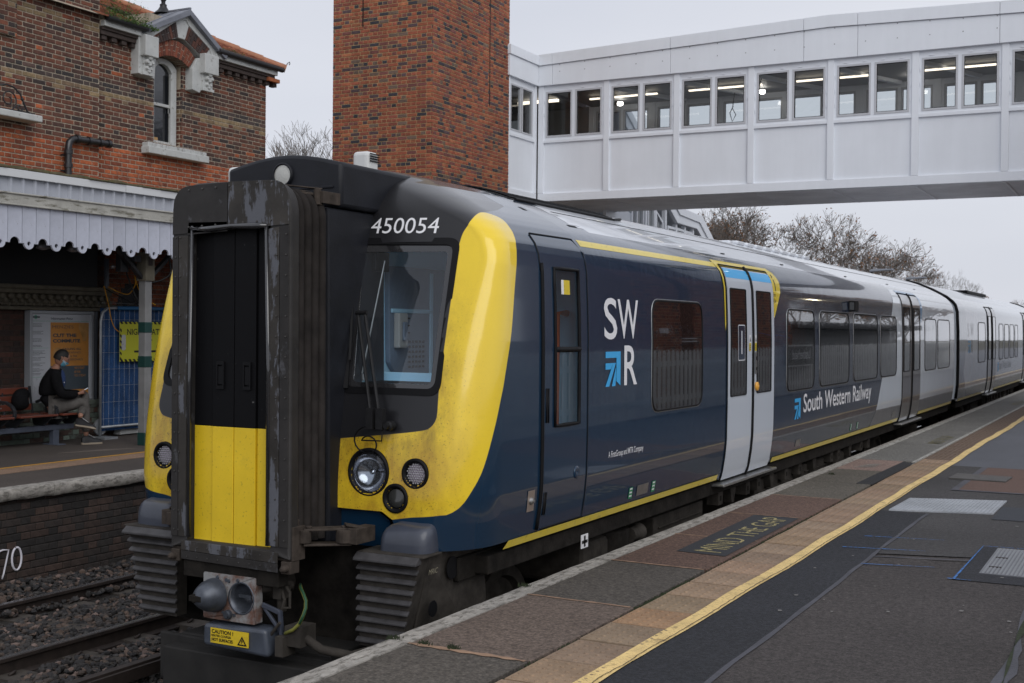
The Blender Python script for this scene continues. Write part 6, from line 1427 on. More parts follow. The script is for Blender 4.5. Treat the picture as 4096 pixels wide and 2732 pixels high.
for (s_, u, v, sz) in (('WE COULD',.70,.635,.045),('BE FOR',.70,.68,.045),('YOU TODAY',.70,.72,.045),('M',.86,.91,.06)): text_mb(q, s_, lambda a, b_, d: (PXs+.004, U(u,v)[0]+a, U(u,v)[1]+b_), sz, .8)
q.build('poster_lettering', po_, ps, fix=False)
ln = []
for v0, n in ((.14,3),(.22,3),(.30,3),(.37,2)): ln += [ur(.05,v0+k*.014,.05+.12+.05*rs.rand(),v0+k*.014+.004) for k in range(n)]
for v0, n in ((.43,4),(.50,3),(.56,3),(.62,3),(.67,2)): ln += [ur(.05,v0+k*.014,.15+.1*rs.rand(),v0+k*.014+.004) for k in range(n)]
pr('small_print', pt_, ln)
mp_l = []
for k in range(30):
    a = np.array([.04+.25*rs.rand(), .73+.2*rs.rand()]); b_ = a+rs.normal(size=2)*.05; b_ = np.clip(b_, [.03,.72], [.30,.95]); n2 = np.array([-(b_-a)[1], (b_-a)[0]]); n2 = n2/(np.linalg.norm(n2)+1e-6)*.0015; mp_l.append([U(*(a+n2)),U(*(b_+n2)),U(*(b_-n2)),U(*(a-n2))])
pr('map_lines', mat('map_grey', (.32,.34,.38), .5), mp_l)
q = MB(); q.lathe((PXs+.003, *U(.10,.07)), (1,0,0), [(0,.03),(.001,.03)], 20, 1); q.box(PXs+.004, U(.04,.075)[0], U(0,.078)[1], PXs+.006, U(.16,.075)[0], U(0,.062)[1]); q.build('round_emblem', [pt_, pg_], ps)
q = MB()
for (u, v, r_) in ((.86,.17,.11),(.44,.46,.085)):
    o_ = U(u, v); pts = [(o_[0]+r_*math.cos(a), o_[1]+r_*math.sin(a)) for a in np.linspace(-.9, math.pi+.9, 20)]+[(o_[0]-r_*.35,o_[1]-r_*1.5),(o_[0]-r_*.3,o_[1]-r_*1.9),(o_[0]+r_*.3,o_[1]-r_*1.9),(o_[0]+r_*.35,o_[1]-r_*1.5)]
    pts = [(min(p[0], U(.93,0)[0]), min(p[1], U(0,.125)[1])) for p in pts]; q.poly([(PXs+.003, *p) for p in pts])
q.build('light_bulb_print', mat('bulb_print', (.50,.27,.10), .4, noise_=[(6,.7,1.3)]), ps, fix=False)

# ================================================================== FENCE, SIGN, BENCH
fe = thing('temporary_fence', 'temporary mesh fence panel lined with torn blue debris netting', 'fence', (-8.5, 13.9, PLZ))
FX = -8.5
M_g = mat('galvanised_tube', (.36,.38,.40), .45, metal=.5, noise_=[(8,.8,1.1)]); M_bl = mat('blue_netting', (.012,.055,.16), .7, noise_=[(2.2,.4,1.7,(1,1.5,.5)),(60,.8,1.2)], bump=[(3,.05)])
g = MB(); g.tube([(FX,12.95,PLZ+.01),(FX,12.95,2.62),(FX,12.98,2.74),(FX,13.08,2.80),(FX,13.2,2.81),(FX,16.3,2.81)], .021, 10); g.tube([(FX,12.95,1.08),(FX,16.3,1.08)], .019, 8); g.build('fence_tube', M_g, fe, smooth=True)
g = MB()
for k in range(34): g.tube([(FX+.012,13.0+k*.10,1.08),(FX+.012,13.0+k*.10,2.80)], .0022, 4)
for k in range(8): g.tube([(FX+.012,12.95,1.2+k*.24),(FX+.012,16.3,1.2+k*.24)], .0025, 4)
stuff(g.build('fence_wires', M_g, fe))
g = MB(); rws = []
for i in range(30):
    z = 1.02+i*.0615; rws.append([(FX-.05+.03*noise.noise(Vector((y*3, z*1.2, 0)))+.02*noise.noise(Vector((y*9, z*3, 2))), y, z) for y in np.linspace(12.99, 16.3, 90)])
g.grid(rws); g.build('netting', M_bl, fe, smooth=True, fix=False)
g = MB(); g.lathe((FX-.1,13.03,1.08),(1,0,0),[(0,.12),(.03,.12)],16); g.box(FX-.15,12.85,PLZ,FX+.2,13.1,PLZ+.03); g.build('fence_foot', M_g, fe)
g = MB(); g.tube([(FX+.03,13.25,2.81),(FX+.03,14.2,2.815)], .028, 8); g.build('blue_tube_wrap', mat('blue_wrap', (.02,.13,.30), .5), fe, smooth=True)
g = MB(); g.prism([(13.45,PLZ+.02),(14.3,PLZ+.02),(14.3,1.09),(13.5,1.07)], fnX, FX-.25, FX-.12); tag(g.build('white_sheet', H['white']), 'crumpled white sheet lying under the blue fence netting', 'sheet')
sg = thing('hazard_sign', 'yellow hazard striped sign reading NIGHT GATE EXIT on the blue fence', 'sign', (FX+.05, 13.8, 2.3))
SX = FX+.03; sy0, sy1, sz0, sz1 = 13.285, 14.45, 2.025, 2.612
g = MB(); g.box(SX,sy0,sz0,SX+.006,sy1,sz1); g.build('sign_board', mat('sign_yellow', (.50,.50,.03), .45), sg)
q = MB(); k = 0; st = .085
y = sy0
while y < sy1-.04: q.poly([(SX+.008,y,sz1),(SX+.008,y+.045,sz1),(SX+.008,y+.07,sz1-.035),(SX+.008,y+.025,sz1-.035)]); q.poly([(SX+.008,y,sz0+.035),(SX+.008,y+.045,sz0+.035),(SX+.008,y+.07,sz0),(SX+.008,y+.025,sz0)]); y += st
z = sz0+.03
while z < sz1-.06: q.poly([(SX+.009,sy0,z),(SX+.009,sy0,z+.04),(SX+.009,sy0+.035,z+.015),(SX+.009,sy0+.035,z-.025)]); z += st
text_mb(q, 'NIGHT GATE', lambda u, v, d: (SX+.008, 13.42+u, 2.42+v), .125, .98, .002); text_mb(q, 'EXIT', lambda u, v, d: (SX+.008, 13.73+u, 2.275+v), .10, 1.0, .002)
q.box(SX+.007,13.57,2.155,SX+.009,14.15,2.185); q.poly([(SX+.009,14.12,2.21),(SX+.009,14.2,2.17),(SX+.009,14.12,2.13)]); q.build('sign_lettering', mat('sign_black', (.01,.01,.01), .5), sg, fix=False)
q = MB(); q.poly([(SX+.009,*p) for p in round_poly(rect(13.315,2.19,13.40,2.42), .035, 4)]); q.build('sign_sticker', H['white'], sg, fix=False)

bn = thing('platform_bench', 'dark red slatted bench with black armrests on a grey steel beam', 'bench', (-8.3, 10.6, PLZ))
M_w = mat('bench_slat_wood', (.16,.045,.028), .35, coat=.4, noise_=[(3,.75,1.2,(6,.4,6))]); M_st = mat('bench_beam_steel', (.085,.10,.135), .5, noise_=[(10,.8,1.1)]); M_ar = mat('bench_black_metal', (.02,.022,.026), .4, coat=.2)
g = MB(); g.box(-8.42,7.2,1.12,-8.32,12.30,1.19); g.build('beam', M_st, bn, bevel=.006)
for y in (8.4, 12.0): 
    g = MB(); g.box(-8.41,y-.05,PLZ,-8.33,y+.05,1.12); g.box(-8.52,y-.07,PLZ,-8.22,y+.07,PLZ+.012); g.build('leg', M_st, bn, bevel=.004)
for (a, b_) in ((7.9,8.9),(9.0,9.95),(10.05,11.12),(11.22,11.84),(11.92,12.34)):
    for (x, z, w) in ((-8.16,1.325,.10),(-8.28,1.315,.10),(-8.40,1.315,.10),(-8.52,1.325,.08)):
        g = MB(); g.box(x-w/2,a,z,x+w/2,b_,z+.028); g.build('slat', M_w, bn, bevel=.006)
    for yy_ in (a+.08, b_-.08):
        g = MB(); g.prism([(-8.12,1.325),(-8.22,1.25),(-8.30,1.19),(-8.46,1.19),(-8.50,1.22),(-8.60,1.72),(-8.57,1.72),(-8.55,1.55),(-8.5,1.325)], lambda u, v, d: (u, d, v), yy_-.015, yy_+.015); g.build('seat_bracket', M_ar, bn, bevel=.004)
for (a, b_) in ((7.9,8.9),(9.0,9.95),(10.05,11.12),(11.16,11.72)):
    for k, (x, z) in enumerate(((-8.53,1.40),(-8.555,1.51),(-8.575,1.62))):
        g = MB(); g.box(x-.012,a,z,x+.014,b_-(.0 if k else -.02),z+.085); g.build('slat', M_w, bn, bevel=.006)
        q = MB()
        for yy_ in (a+.08, b_-.08): q.lathe((x+.015, yy_, z+.042), (1,0,0), [(0,.011),(.005,.008),(.006,0)], 10)
        q.build('slat_bolt', M_g, bn, smooth=True)
for y in (10.02, 11.17, 11.86):
    g = MB(); P_ = [(-8.56,y,1.50),(-8.45,y,1.535),(-8.33,y,1.53),(-8.22,y,1.48),(-8.17,y,1.42),(-8.17,y,1.35),(-8.22,y,1.30)]
    for a, b_ in zip(P_[:-1], P_[1:]): g.bar(a, b_, .045, .035)
    g.build('armrest', M_ar, bn, bevel=.006)
# ================================================================== LIFT TOWER AND FOOTBRIDGE
B_ = {}
B_['white'] = mat('bridge_white', (.78,.81,.86), .45, coat=.2, noise_=[(1.3,.97,1.02),(2.2,.97,1.01,(3,3,.25))])
B_['inner'] = mat('bridge_inner', (.20,.20,.20), .6); B_['strip'] = mat('light_strip', (1,1,1), .5, emis=((1,.86,.68), 2.2)); B_['spot'] = mat('spot_light', (1,1,1), .5, emis=((1,.93,.85), 14.0))
B_['under'] = mat('ribbed_soffit', (.88,.88,.90), .55, noise_=[(1.2,.85,1.1)]); B_['bglass'] = mat('bridge_glass', (.9,.95,1), 0)
thin_glass(B_['bglass'], (.82,.85,.86), .05, .9)
tw = thing('lift_tower', 'tall multicoloured red brick lift tower rising behind the train cab', 'tower', (-8.9, 22.7, PLZ))
TPAL = [(.29,.080,.042),(.32,.095,.046),(.25,.070,.044),(.18,.062,.052),(.085,.052,.058),(.038,.036,.046),(.15,.10,.075),(.36,.125,.058)]; TPW = [.26,.16,.18,.13,.10,.06,.05,.06]
tcol = lambda u, z: pick(TPAL, TPW)
TY0, TY1, TX0, TX1 = 21.01+.36, 24.7, -10.58, -8.1
# face towards the trains (X) and face towards the camera (Y)
sc_vis = lambda P: P.z > 5.2
brickwall(tw, (TX1, 0, 0), (0,1,0), (1,0,0), TY0, TY1-.02, 4.2, 10.3, .0765, G['brick_new'], G['mort_new'], tcol, None, 'english', 150, score=sc_vis, proudj=.004, joint=.014, bl=.221)
brickwall(tw, (0, TY0, 0), (1,0,0), (0,-1,0), TX0, TX1, 4.2, 10.3, .0765, G['brick_new'], G['mort_new'], tcol, None, 'english', 150, score=sc_vis, proudj=.004, joint=.014, bl=.221)
g = MB(); g.box(TX0+.03, TY0+.03, PLZ, TX1-.03, TY1-.04, 12.5); g.build('tower_core', G['mort_new'], tw)
# shallow recessed strips in the upper brickwork
g = MB(); g.box(TX1+.002, 23.75, 7.45, TX1+.006, 23.78, 10.3); g.box(TX0+.75, TY0-.006, 8.85, TX0+.775, TY0-.002, 10.3); g.build('movement_joint', M['seal'], tw)

fb = thing('footbridge', 'white enclosed footbridge with paired windows crossing above the train', 'footbridge', (0, 26.12, 5.58))
YF, YBk = 26.12, 29.15; Z0, Z1, Z2, Z3 = 5.58, 5.77, 7.0, 8.31
cols = [-8.05+.0, -6.325, -4.615, -2.905, -1.18, .54, 2.26, 3.98, 5.70, 7.42]
CW = .07; XE = 9.0
def topz(x): return 9.035+.195*min(1, max(0, (x+8.05)/6.83)) if x < -1.22 else 9.23-.11*(x+1.22)/3.8
fnY = lambda u, v, d: (u, d, v)
for yy, sg_ in ((YF, 1), (YBk, -1)):
    q = MB(); q.box(-8.08, min(yy,yy+.14*sg_), Z0, XE, max(yy,yy+.14*sg_), Z1); q.build('bottom_beam', B_['white'], fb, bevel=.008)
    for i, c in enumerate(cols):
        q = MB(); a = c-CW if i else -8.08; q.box(a, min(yy,yy+.12*sg_), Z1-.0 if 0 else Z1+.002, c+CW+(.0 if i else .04), max(yy,yy+.12*sg_), Z3+.05); q.build('column', B_['white'], fb, bevel=.006)
    for i in range(len(cols)-1):
        a = cols[i]+CW+(.04 if i == 0 else 0); b_ = cols[i+1]-CW; y0, y1 = sorted((yy+.055*sg_, yy+.10*sg_))
        q = MB(); q.box(a, y0, Z1, b_, y1, Z2); q.build('wall_panel', B_['white'], fb)
        q = MB(); y0, y1 = sorted((yy+.01*sg_, yy+.10*sg_)); q.box(a, y0, Z2-.04, b_, y1, Z2+.035); q.build('sill', B_['white'], fb, bevel=.006)
        wa, wb, m_ = a+.05, b_-.05, (a+b_)/2
        wz0, wz1 = Z2+.085, 8.17
        wo = MB(); y0, y1 = sorted((yy+.03*sg_, yy+.10*sg_)); wo.ringplate(rect(a, Z2+.035, b_, Z3+.03), rect(wa, wz0, wb, wz1), fnY, y0, y1); w_o = wo.build('window', B_['white'], fb)
        for (p, r_) in ((wa, m_-.035), (m_+.035, wb)):
            y0, y1 = sorted((yy+.02*sg_, yy+.085*sg_)); f = MB(); f.ringplate(rect(p,wz0,r_,wz1), rect(p+.045,wz0+.045,r_-.045,wz1-.045), fnY, y0, y1); f.build('frame', mat('frame_grey_white', (.50,.51,.54), .4) if 'frame_grey_white' not in bpy.data.materials else bpy.data.materials['frame_grey_white'], w_o, bevel=.005)
            f = MB(); f.ringplate(rect(p+.043,wz0+.043,r_-.043,wz1-.043), rect(p+.056,wz0+.056,r_-.056,wz1-.056), fnY, yy+.03*sg_, yy+.045*sg_); f.build('gasket', M['seal'], w_o)
            f = MB(); f.poly([(u, yy+.05*sg_, v) for u, v in rect(p+.05,wz0+.05,r_-.05,wz1-.05)]); f.build('pane', B_['bglass'], w_o, fix=False)
        f = MB(); y0, y1 = sorted((yy+.03*sg_, yy+.09*sg_)); f.box(m_-.035, y0, wz0, m_+.035, y1, wz1); f.build('mullion', B_['white'], w_o)
        f = MB()
        for k in range(3): f.box(a+.015, min(yy+.015*sg_, yy+.03*sg_), 7.3+k*.3, a+.035, max(yy+.015*sg_, yy+.03*sg_), 7.37+k*.3); f.box(b_-.035, min(yy+.015*sg_, yy+.03*sg_), 7.3+k*.3, b_-.015, max(yy+.015*sg_, yy+.03*sg_), 7.37+k*.3)
        for k in range(4): f.box(a+.2+k*.38, min(yy+.015*sg_, yy+.03*sg_), 8.20, a+.27+k*.38, max(yy+.015*sg_, yy+.03*sg_), 8.225)
        stuff(f.build('fixing_clips', B_['white'], w_o))
    # roof fascia in sheets, upper strip proud of the lower
    sx_ = [-8.08,-7.686,-4.75,-1.75,-.62,2.15,5.1,XE]
    for a, b_ in zip(sx_[:-1], sx_[1:]):
        mid = [x for x in (-1.22,) if a < x < b_]; xs_ = [a+.004]+mid+[b_-.004]
        y0, y1 = sorted((yy-.05*sg_, yy+.10*sg_))
        q = MB(); q.prism([(a+.004, Z3)]+[(b_-.004, Z3)]+[(x, topz(x)-.262) for x in xs_[::-1]], fnY, y0, y1); q.build('fascia_sheet', B_['white'], fb, bevel=.003)
        y0, y1 = sorted((yy-.085*sg_, yy+.10*sg_))
        q = MB(); q.prism([(x, topz(x)-.255) for x in xs_]+[(x, topz(x)) for x in xs_[::-1]], fnY, y0, y1); q.build('fascia_cap', B_['white'], fb, bevel=.004)
    q = MB()
    for k in range(24):
        x = -7.5+k*.64; yy2 = yy-.053*sg_; q.box(x-.010, min(yy2, yy2+.003), 8.60, x+.010, max(yy2, yy2+.003), 8.618); q.box(x-.010, min(yy2, yy2+.003), topz(x)-.29, x+.010, max(yy2, yy2+.003), topz(x)-.272)
    stuff(q.build('rivets', mat('rivet_grey', (.2,.2,.21), .5), fb))
q = MB(); q.prism([(-8.08,Z3+.05)]+[(XE,Z3+.05)]+[(x, topz(x)-.05) for x in (XE,-1.22,-8.08)], fnY, YF+.1, YBk-.1); q.build('roof_deck', B_['white'], fb)
q = MB(); q.box(-8.0, YF+.11, Z3-.02, XE, YBk-.11, Z3+.045); q.build('ceiling', B_['inner'], fb)
q = MB(); q.box(-8.0, YF+.11, Z1+.02, XE, YBk-.11, Z1+.12); q.build('floor', B_['inner'], fb)
q = MB()
k = 0; x = -7.8
while x < XE: 
    pass; break
y = YF+.14
while y < YBk-.14: q.box(-8.0, y, Z0-.005, XE, y+.10, Z0+.05); q.box(-8.0, y+.10, Z0+.04, XE, y+.17, Z0+.05); y += .17
q.build('ribbed_soffit', B_['under'], fb)
for c in cols[1:]: q = MB(); q.box(c-.03, YF+.13, Z0-.016, c+.03, YBk-.13, Z0-.006); q.build('cross_beam', B_['under'], fb)
q = MB(); q.box(-8.08, YBk-.12, Z0-.0, XE, YBk+.0, Z0+.02)
for c in cols[1:]:
    q = MB(); q.bar((c-.3, YF+.2, Z3-.06), (c+.9, YBk-.2, Z3-.06), .10, .08); q.build('roof_strut', B_['white'], fb)
for c in range(6):
    x = -7.4+c*2.55; q = MB(); q.box(x, 27.56, Z3-.12, x+1.75, 27.63, Z3-.09); q.build('light_strip', B_['strip'], fb)
for x in (-6.9,-3.3,.1,3.6): 
    q = MB(); q.lathe((x,28.3,Z3-.10),(0,0,-1),[(0,.07),(.06,.07),(.08,.04)],14); q.build('spot_light', B_['spot'], fb, smooth=True)
q = MB(); q.tube([(-3.15,26.6,7.2),(-2.9,26.5,7.7),(-2.78,26.45,8.1)], .014, 6); q.tube([(-3.55,27.0,7.95),(-3.6,27.0,7.6),(-3.52,27.0,7.45),(-3.6,27.0,7.3),(-3.66,27.0,7.5),(-3.58,27.0,7.65)], .010, 6); q.build('hanging_cable', M['seal'], fb)
# lobby joining bridge and tower: short wall facing the track
lb = thing('bridge_lobby', 'short white glazed lobby joining the brick tower to the footbridge', 'lobby', (-8.1, 25.4, 5.6))
XL = -8.1
def fX(u, v, d): return (d, u, v)
q = MB(); q.box(XL-.12, 24.68, Z0+.0, XL, 26.10, Z1); q.build('bottom_beam', B_['white'], lb, bevel=.006)
q = MB(); q.box(XL-.10, 24.74, Z1, XL-.045, 26.0, Z2); q.build('wall_panel', B_['white'], lb)
q = MB(); q.box(XL-.12, 26.0, Z1+.002, XL, 26.10, Z3+.02); q.box(XL-.12, 24.68, Z1+.002, XL-.0, 24.74, Z3+.02); q.build('column', B_['white'], lb, bevel=.005)
q = MB(); q.box(XL-.10, 24.74, Z2-.03, XL-.01, 26.0, Z2+.04); q.build('sill', B_['white'], lb, bevel=.005)
q = MB(); q.ringplate(rect(24.74, Z2+.04, 26.0, Z3), rect(24.80, 7.1, 25.92, 8.17), fX, XL-.10, XL-.03); w_o = q.build('window', B_['white'], lb)
for p, r_ in ((24.80, 25.33), (25.38, 25.92)):
    q = MB(); q.ringplate(rect(p,7.1,r_,8.17), rect(p+.04,7.14,r_-.04,8.13), fX, XL-.09, XL-.02); q.build('frame', bpy.data.materials['frame_grey_white'], w_o, bevel=.004)
    q = MB(); q.poly([(XL-.05, u, v) for u, v in rect(p+.03,7.13,r_-.03,8.14)]); q.build('pane', B_['bglass'], w_o, fix=False)
q = MB(); q.box(XL-.1, 24.62, Z3, XL+.05, 26.06, 8.78); q.build('fascia_sheet', B_['white'], lb, bevel=.003)
q = MB(); q.box(XL-.1, 24.60, 8.785, XL+.085, 26.03, 9.0); q.build('fascia_cap', B_['white'], lb, bevel=.004)
q = MB(); q.box(-10.8, 24.66, Z0, XL-.13, YBk, Z1); q.box(-10.8, 24.66, Z3-.02, XL-.12, YBk, 8.95); q.box(-10.8, YBk-.1, Z1, XL, YBk, Z3); q.box(-10.8, 24.70, Z1, -10.7, YBk, Z3); q.build('lobby_shell', B_['inner'], lb)
q = MB(); q.box(-9.6, 25.2, Z3-.12, -9.5, 26.6, Z3-.06); q.box(-9.3, 27.4, Z3-.12, -8.2, 27.5, Z3-.06); q.build('light_strip', B_['strip'], lb)
# white stair enclosure stepping down behind the bridge on the far platform
stt = thing('stair_enclosure', 'white stepped stair enclosure descending behind the footbridge', 'staircase', (-7.5, 31, 3))
XS = -7.3
def sp(name, polys, m, x0=XS, x1=XS+.16, parent=stt, bev=.01):
    q = MB()
    for p in polys: q.prism(p, fX, x0, x1)
    return q.build(name, m, parent, bevel=bev)
def sy(px, py): return px, py
top = [(29.3,8.5),(33.62,6.08),(35.40,5.99),(42.5,2.1)]
low = [(42.0,1.85),(35.13,5.60),(33.43,5.64),(29.3,7.95)]
sp('fascia_sheet', [[(29.3,8.5),(33.62,6.08),(33.43,5.64),(29.3,7.95)],[(33.62,6.08),(35.40,5.99),(35.13,5.60),(33.43,5.64)],[(35.40,5.99),(42.5,2.1),(42.0,1.85),(35.13,5.60)]], B_['white'], XS-.05, XS+.06)
sp('fascia_cap', [[(29.3,8.52),(33.63,6.10),(33.56,5.88),(29.3,8.25)],[(33.63,6.10),(35.42,6.01),(35.27,5.79),(33.56,5.88)],[(35.42,6.01),(42.5,2.12),(42.2,2.0),(35.27,5.79)]], B_['white'], XS-.04, XS+.10)
q = MB(); q.prism([(29.3,8.5),(33.62,6.08),(35.40,5.99),(42.5,2.1),(42.5,.92),(29.3,.92)][::-1], fX, XS-2.6, XS-2.5); q.build('wall_panel', B_['white'], stt)
q = MB()
for (a, b_) in zip(top[:-1], top[1:]): q.add([(XS-2.6,a[0],a[1]-.02),(XS+.0,a[0],a[1]-.02),(XS+.0,b_[0],b_[1]-.02),(XS-2.6,b_[0],b_[1]-.02),(XS-2.6,a[0],a[1]-.12),(XS+.0,a[0],a[1]-.12),(XS+.0,b_[0],b_[1]-.12),(XS-2.6,b_[0],b_[1]-.12)], [(0,1,2,3),(7,6,5,4),(0,4,5,1),(2,6,7,3)])
q.build('stair_roof', B_['white'], stt)
sp('wall_panel', [[(28.5,.92),(30.2,.92),(30.2,5.62),(28.5,5.95)],[(30.2,.92),(40,.92),(36.0,4.4),(30.2,4.4)]], B_['white'], XS-.12, XS-.04)
for (a, b_, t0, t1) in ((30.6,31.0,6.4,6.2),(31.42,31.8,6.1,5.9),(32.03,32.46,5.80,5.55),(32.95,33.5,5.45,5.45),(33.65,34.2,5.45,5.44),(34.35,34.9,5.42,5.42)):
    w_ = MB(); w_.ringplate([(a-.06,4.4),(b_+.06,4.4),(b_+.06,t1+.06),(a-.06,t0+.08)], [(a,4.5),(b_,4.5),(b_,t1),(a,t0)], fX, XS-.12, XS-.03); wo = w_.build('window', B_['white'], stt)
    w_ = MB(); w_.poly([(XS-.08,*p) for p in [(a,4.5),(b_,4.5),(b_,t1),(a,t0)]]); w_.build('pane', B_['bglass'], wo, fix=False)
for y in (30.2, 31.2, 31.92, 32.7, 33.55, 34.28, 35.0): 
    zt = float(np.interp(y, [29.3,33.43,35.13,42], [7.9,5.63,5.6,1.85])); q = MB(); q.box(XS-.13, y-.06, .92, XS-.02, y+.06, zt); q.build('column', B_['white'], stt)
# the lift tower of the near platform, and the fence along it, seen mirrored in the train's windows
t2 = thing('lift_tower', 'matching brick lift tower on the near platform, seen only mirrored in the train windows', 'tower', (7.2, 26, PLZ))
def tspans(z): return [(20.6,22.85),(23.6,31.0)] 
brickwall(t2, (6.05,0,0), (0,1,0), (-1,0,0), 20.6, 31.0, PLZ, 5.6, .075, G['brick_new'], G['mort_new'], tcol, tspans, 'english', 0)
g = MB(); g.box(6.08,20.6,PLZ,8.4,22.85,9.2); g.box(6.5,22.85,PLZ,8.4,23.6,9.2); g.box(6.08,23.6,PLZ,8.4,31.0,9.2); g.build('tower_core', mat('tower_core_brick', (.11,.045,.03), .9, noise_=[(8,.6,1.3)]), t2)
q = MB(); q.tube([(5.95,27.6,2.75),(5.95,28.6,2.66),(5.95,29.5,2.7),(5.95,30.4,2.55)], .012, 5); q.build('blue_cable', mat('blue_cable', (.02,.1,.4), .5), t2)
q = MB(); q.box(6.0,22.9,2.45,6.1,23.6,2.49); q.box(6.0,22.9,2.55,6.1,23.6,2.58); q.box(6.0,21.6,2.72,6.03,22.0,2.85); q.build('wall_fittings', B_['white'], t2)
f2 = thing('picket_fence', 'grey painted picket fence along the back of the near platform, mirrored in the train windows', 'fence', (5.8, 30, PLZ))
M_pk = mat('picket_grey', (.58,.58,.57), .6, noise_=[(4,.8,1.1)])
q = MB(); q.box(5.86,6,1.25,5.90,58,1.35); q.box(5.86,6,1.92,5.90,58,2.02); q.build('rail', M_pk, f2)
q = MB()
for k in range(20): q.box(5.88,7+k*2.6,PLZ,6.0,7.12+k*2.6,2.2)
q.build('post', bpy.data.materials['rusty_rail'] if 'rusty_rail' in bpy.data.materials else M_pk, f2)
q = MB(); y = 6.0
while y < 58: h_ = 2.25+rs.uniform(-.01,.01); q.prism([(y,.98),(y+.13,.98),(y+.13,h_-.05),(y+.065,h_),(y,h_-.05)], fX, 5.84, 5.858); y += .235
stuff(q.build('pickets', M_pk, f2))
sn = thing('station_sign', 'black station name sign on the fence, mirrored in the train windows', 'sign', (5.8, 30.7, 1.9))
q = MB(); q.box(5.78, 29.4, 1.72, 5.80, 32.0, 2.28); q.box(5.775,29.4,2.25,5.81,32.0,2.29,1); q.box(5.775,29.4,1.71,5.81,32.0,1.75,1); q.build('sign_board', [mat('sign_charcoal', (.015,.015,.018), .4), M_pk], sn)
q = MB(); text_mb(q, 'Leatherhead', lambda u, v, d: (5.772, 31.75-u, 1.90+v), .36, .98, .002); q.build('sign_lettering', M['white_txt'], sn, fix=False)
sh = thing('platform_shelter', 'low dark roofed shelter on the near platform, mirrored in the train windows', 'shelter', (7.5, 40, PLZ))
q = MB(); q.box(6.3,32.6,2.95,9.5,52,3.15); q.build('shelter_roof', M['seal'], sh); q = MB(); q.box(7.2,33,PLZ,9.4,51,2.95); q.build('shelter_wall', B_['inner'], sh)
q = MB(); q.lathe((6.6,36.0,4.4),(0,0,-1),[(0,.12),(.1,.16),(.12,0)],12); q.build('lamp_head', mat('lit_lamp', (1,1,1), .5, emis=((1,.85,.55), 20)), sh); q = MB(); q.tube([(6.6,36,PLZ),(6.6,36,4.4)], .05, 8); q.build('lamp_pole', M['seal'], sh)
# ================================================================== TREES, LAMPS
M_bark = mat('winter_bark', (.11,.09,.075), .95, noise_=[(3,.7,1.3)]); M_twig = mat('winter_twig', (.15,.13,.115), .95)
M_lf = mat('brown_leaf', (1,1,1), .8, vcol=True)
def make_tree(height, seed, spread=.5, leaves=300, levels=6, thick=.03, droop=0, lean=0, leafpal=((.20,.09,.04),(.15,.075,.04),(.24,.13,.06)), r0=None, split=(3,4), lift=.25):
    r_ = random.Random(seed); segs = []; tips = []
    def grow(p, d, L, rad, lev):
        n = 4 if lev < 2 else 3; pts = [p]; rs_ = [rad]; q = p
        for i in range(n):
            d = (d + Vector((r_.gauss(0,.13), r_.gauss(0,.13), r_.gauss(0,.08)+lift*.10-droop*lev*.02))).normalized(); q = q + d*(L/n); pts.append(q); rs_.append(rad*(1-.42*(i+1)/n))
            if lev > 0 and lev < levels and i > 0 and r_.random() < .62:
                side = Vector((r_.gauss(0,1), r_.gauss(0,1), r_.gauss(0,.5)+.2)).normalized(); grow(q, (d+side*spread*1.5).normalized(), L*r_.uniform(.45,.65), rad*.45, lev+1 if lev+2 > levels else lev+2)
        segs.append((lev, pts, rs_))
        if lev < levels:
            k = r_.randint(*split)
            for _ in range(k):
                side = Vector((r_.gauss(0,1), r_.gauss(0,1), r_.gauss(0,.35))).normalized(); grow(q, (d+side*spread*r_.uniform(.7,1.4)).normalized(), L*r_.uniform(.62,.82), rs_[-1]*r_.uniform(.55,.72), lev+1)
        else: tips.append(q)
    grow(Vector((0,0,-.3)), Vector((lean,0,1)).normalized(), height*.26, r0 or height*thick, 0)
    return segs, tips, r_
def tree_objects(name, label, grp, loc, mesh_pair, scale=1, rotz=0, cat='tree'):
    o = thing(name, label, cat, loc, grp); o.rotation_euler = (0, 0, rotz); o.scale = (scale,)*3
    for nm, me in mesh_pair: c = bpy.data.objects.new(nm, me); C.objects.link(c); c.parent = o
    return o
def tree_meshes(leafpal=((.20,.09,.04),(.15,.075,.04),(.24,.13,.06)), leaves=300, lsize=.10, tw=1.0, **kw):
    segs, tips, r_ = make_tree(leafpal=leafpal, **kw); T_ = MB(); K = MB()
    for lev, pts, rd in segs: 
        n = 7 if lev < 2 else (4 if lev < 4 else 3); (T_ if lev < 2 else K).tube(pts, [max(x, .006*tw) for x in rd], n, 0 if lev < 5 else 1, cap=False)
    for _ in range(leaves):
        p = r_.choice(tips)+Vector((r_.gauss(0,.09), r_.gauss(0,.09), r_.gauss(0,.09))); a = Vector((r_.gauss(0,1), r_.gauss(0,1), r_.gauss(0,1))).normalized()*lsize; b_ = Vector((r_.gauss(0,1), r_.gauss(0,1), r_.gauss(0,1))).normalized()*lsize; c = leafpal[r_.randrange(len(leafpal))]; k = r_.uniform(.7,1.3)
        K.add([tuple(p), tuple(p+a), tuple(p+a+b_), tuple(p+b_)], [(0,1,2,3)], 2, tuple(x*k for x in c))
    a = T_.build('trunk', M_bark, None, smooth=True, fix=False); b_ = K.build('crown', [M_bark, M_twig, M_lf], None, fix=False)
    out_ = [('trunk', a.data), ('crown', b_.data)]; bpy.data.objects.remove(a); bpy.data.objects.remove(b_); return out_
tA = tree_meshes(height=10.6, seed=3, spread=.62, leaves=800, levels=6, thick=.026, lsize=.075, tw=1.5, split=(2,4))
tB = tree_meshes(height=10.6, seed=8, spread=.60, leaves=400, levels=6, thick=.026, lsize=.075, tw=1.5, split=(2,4))
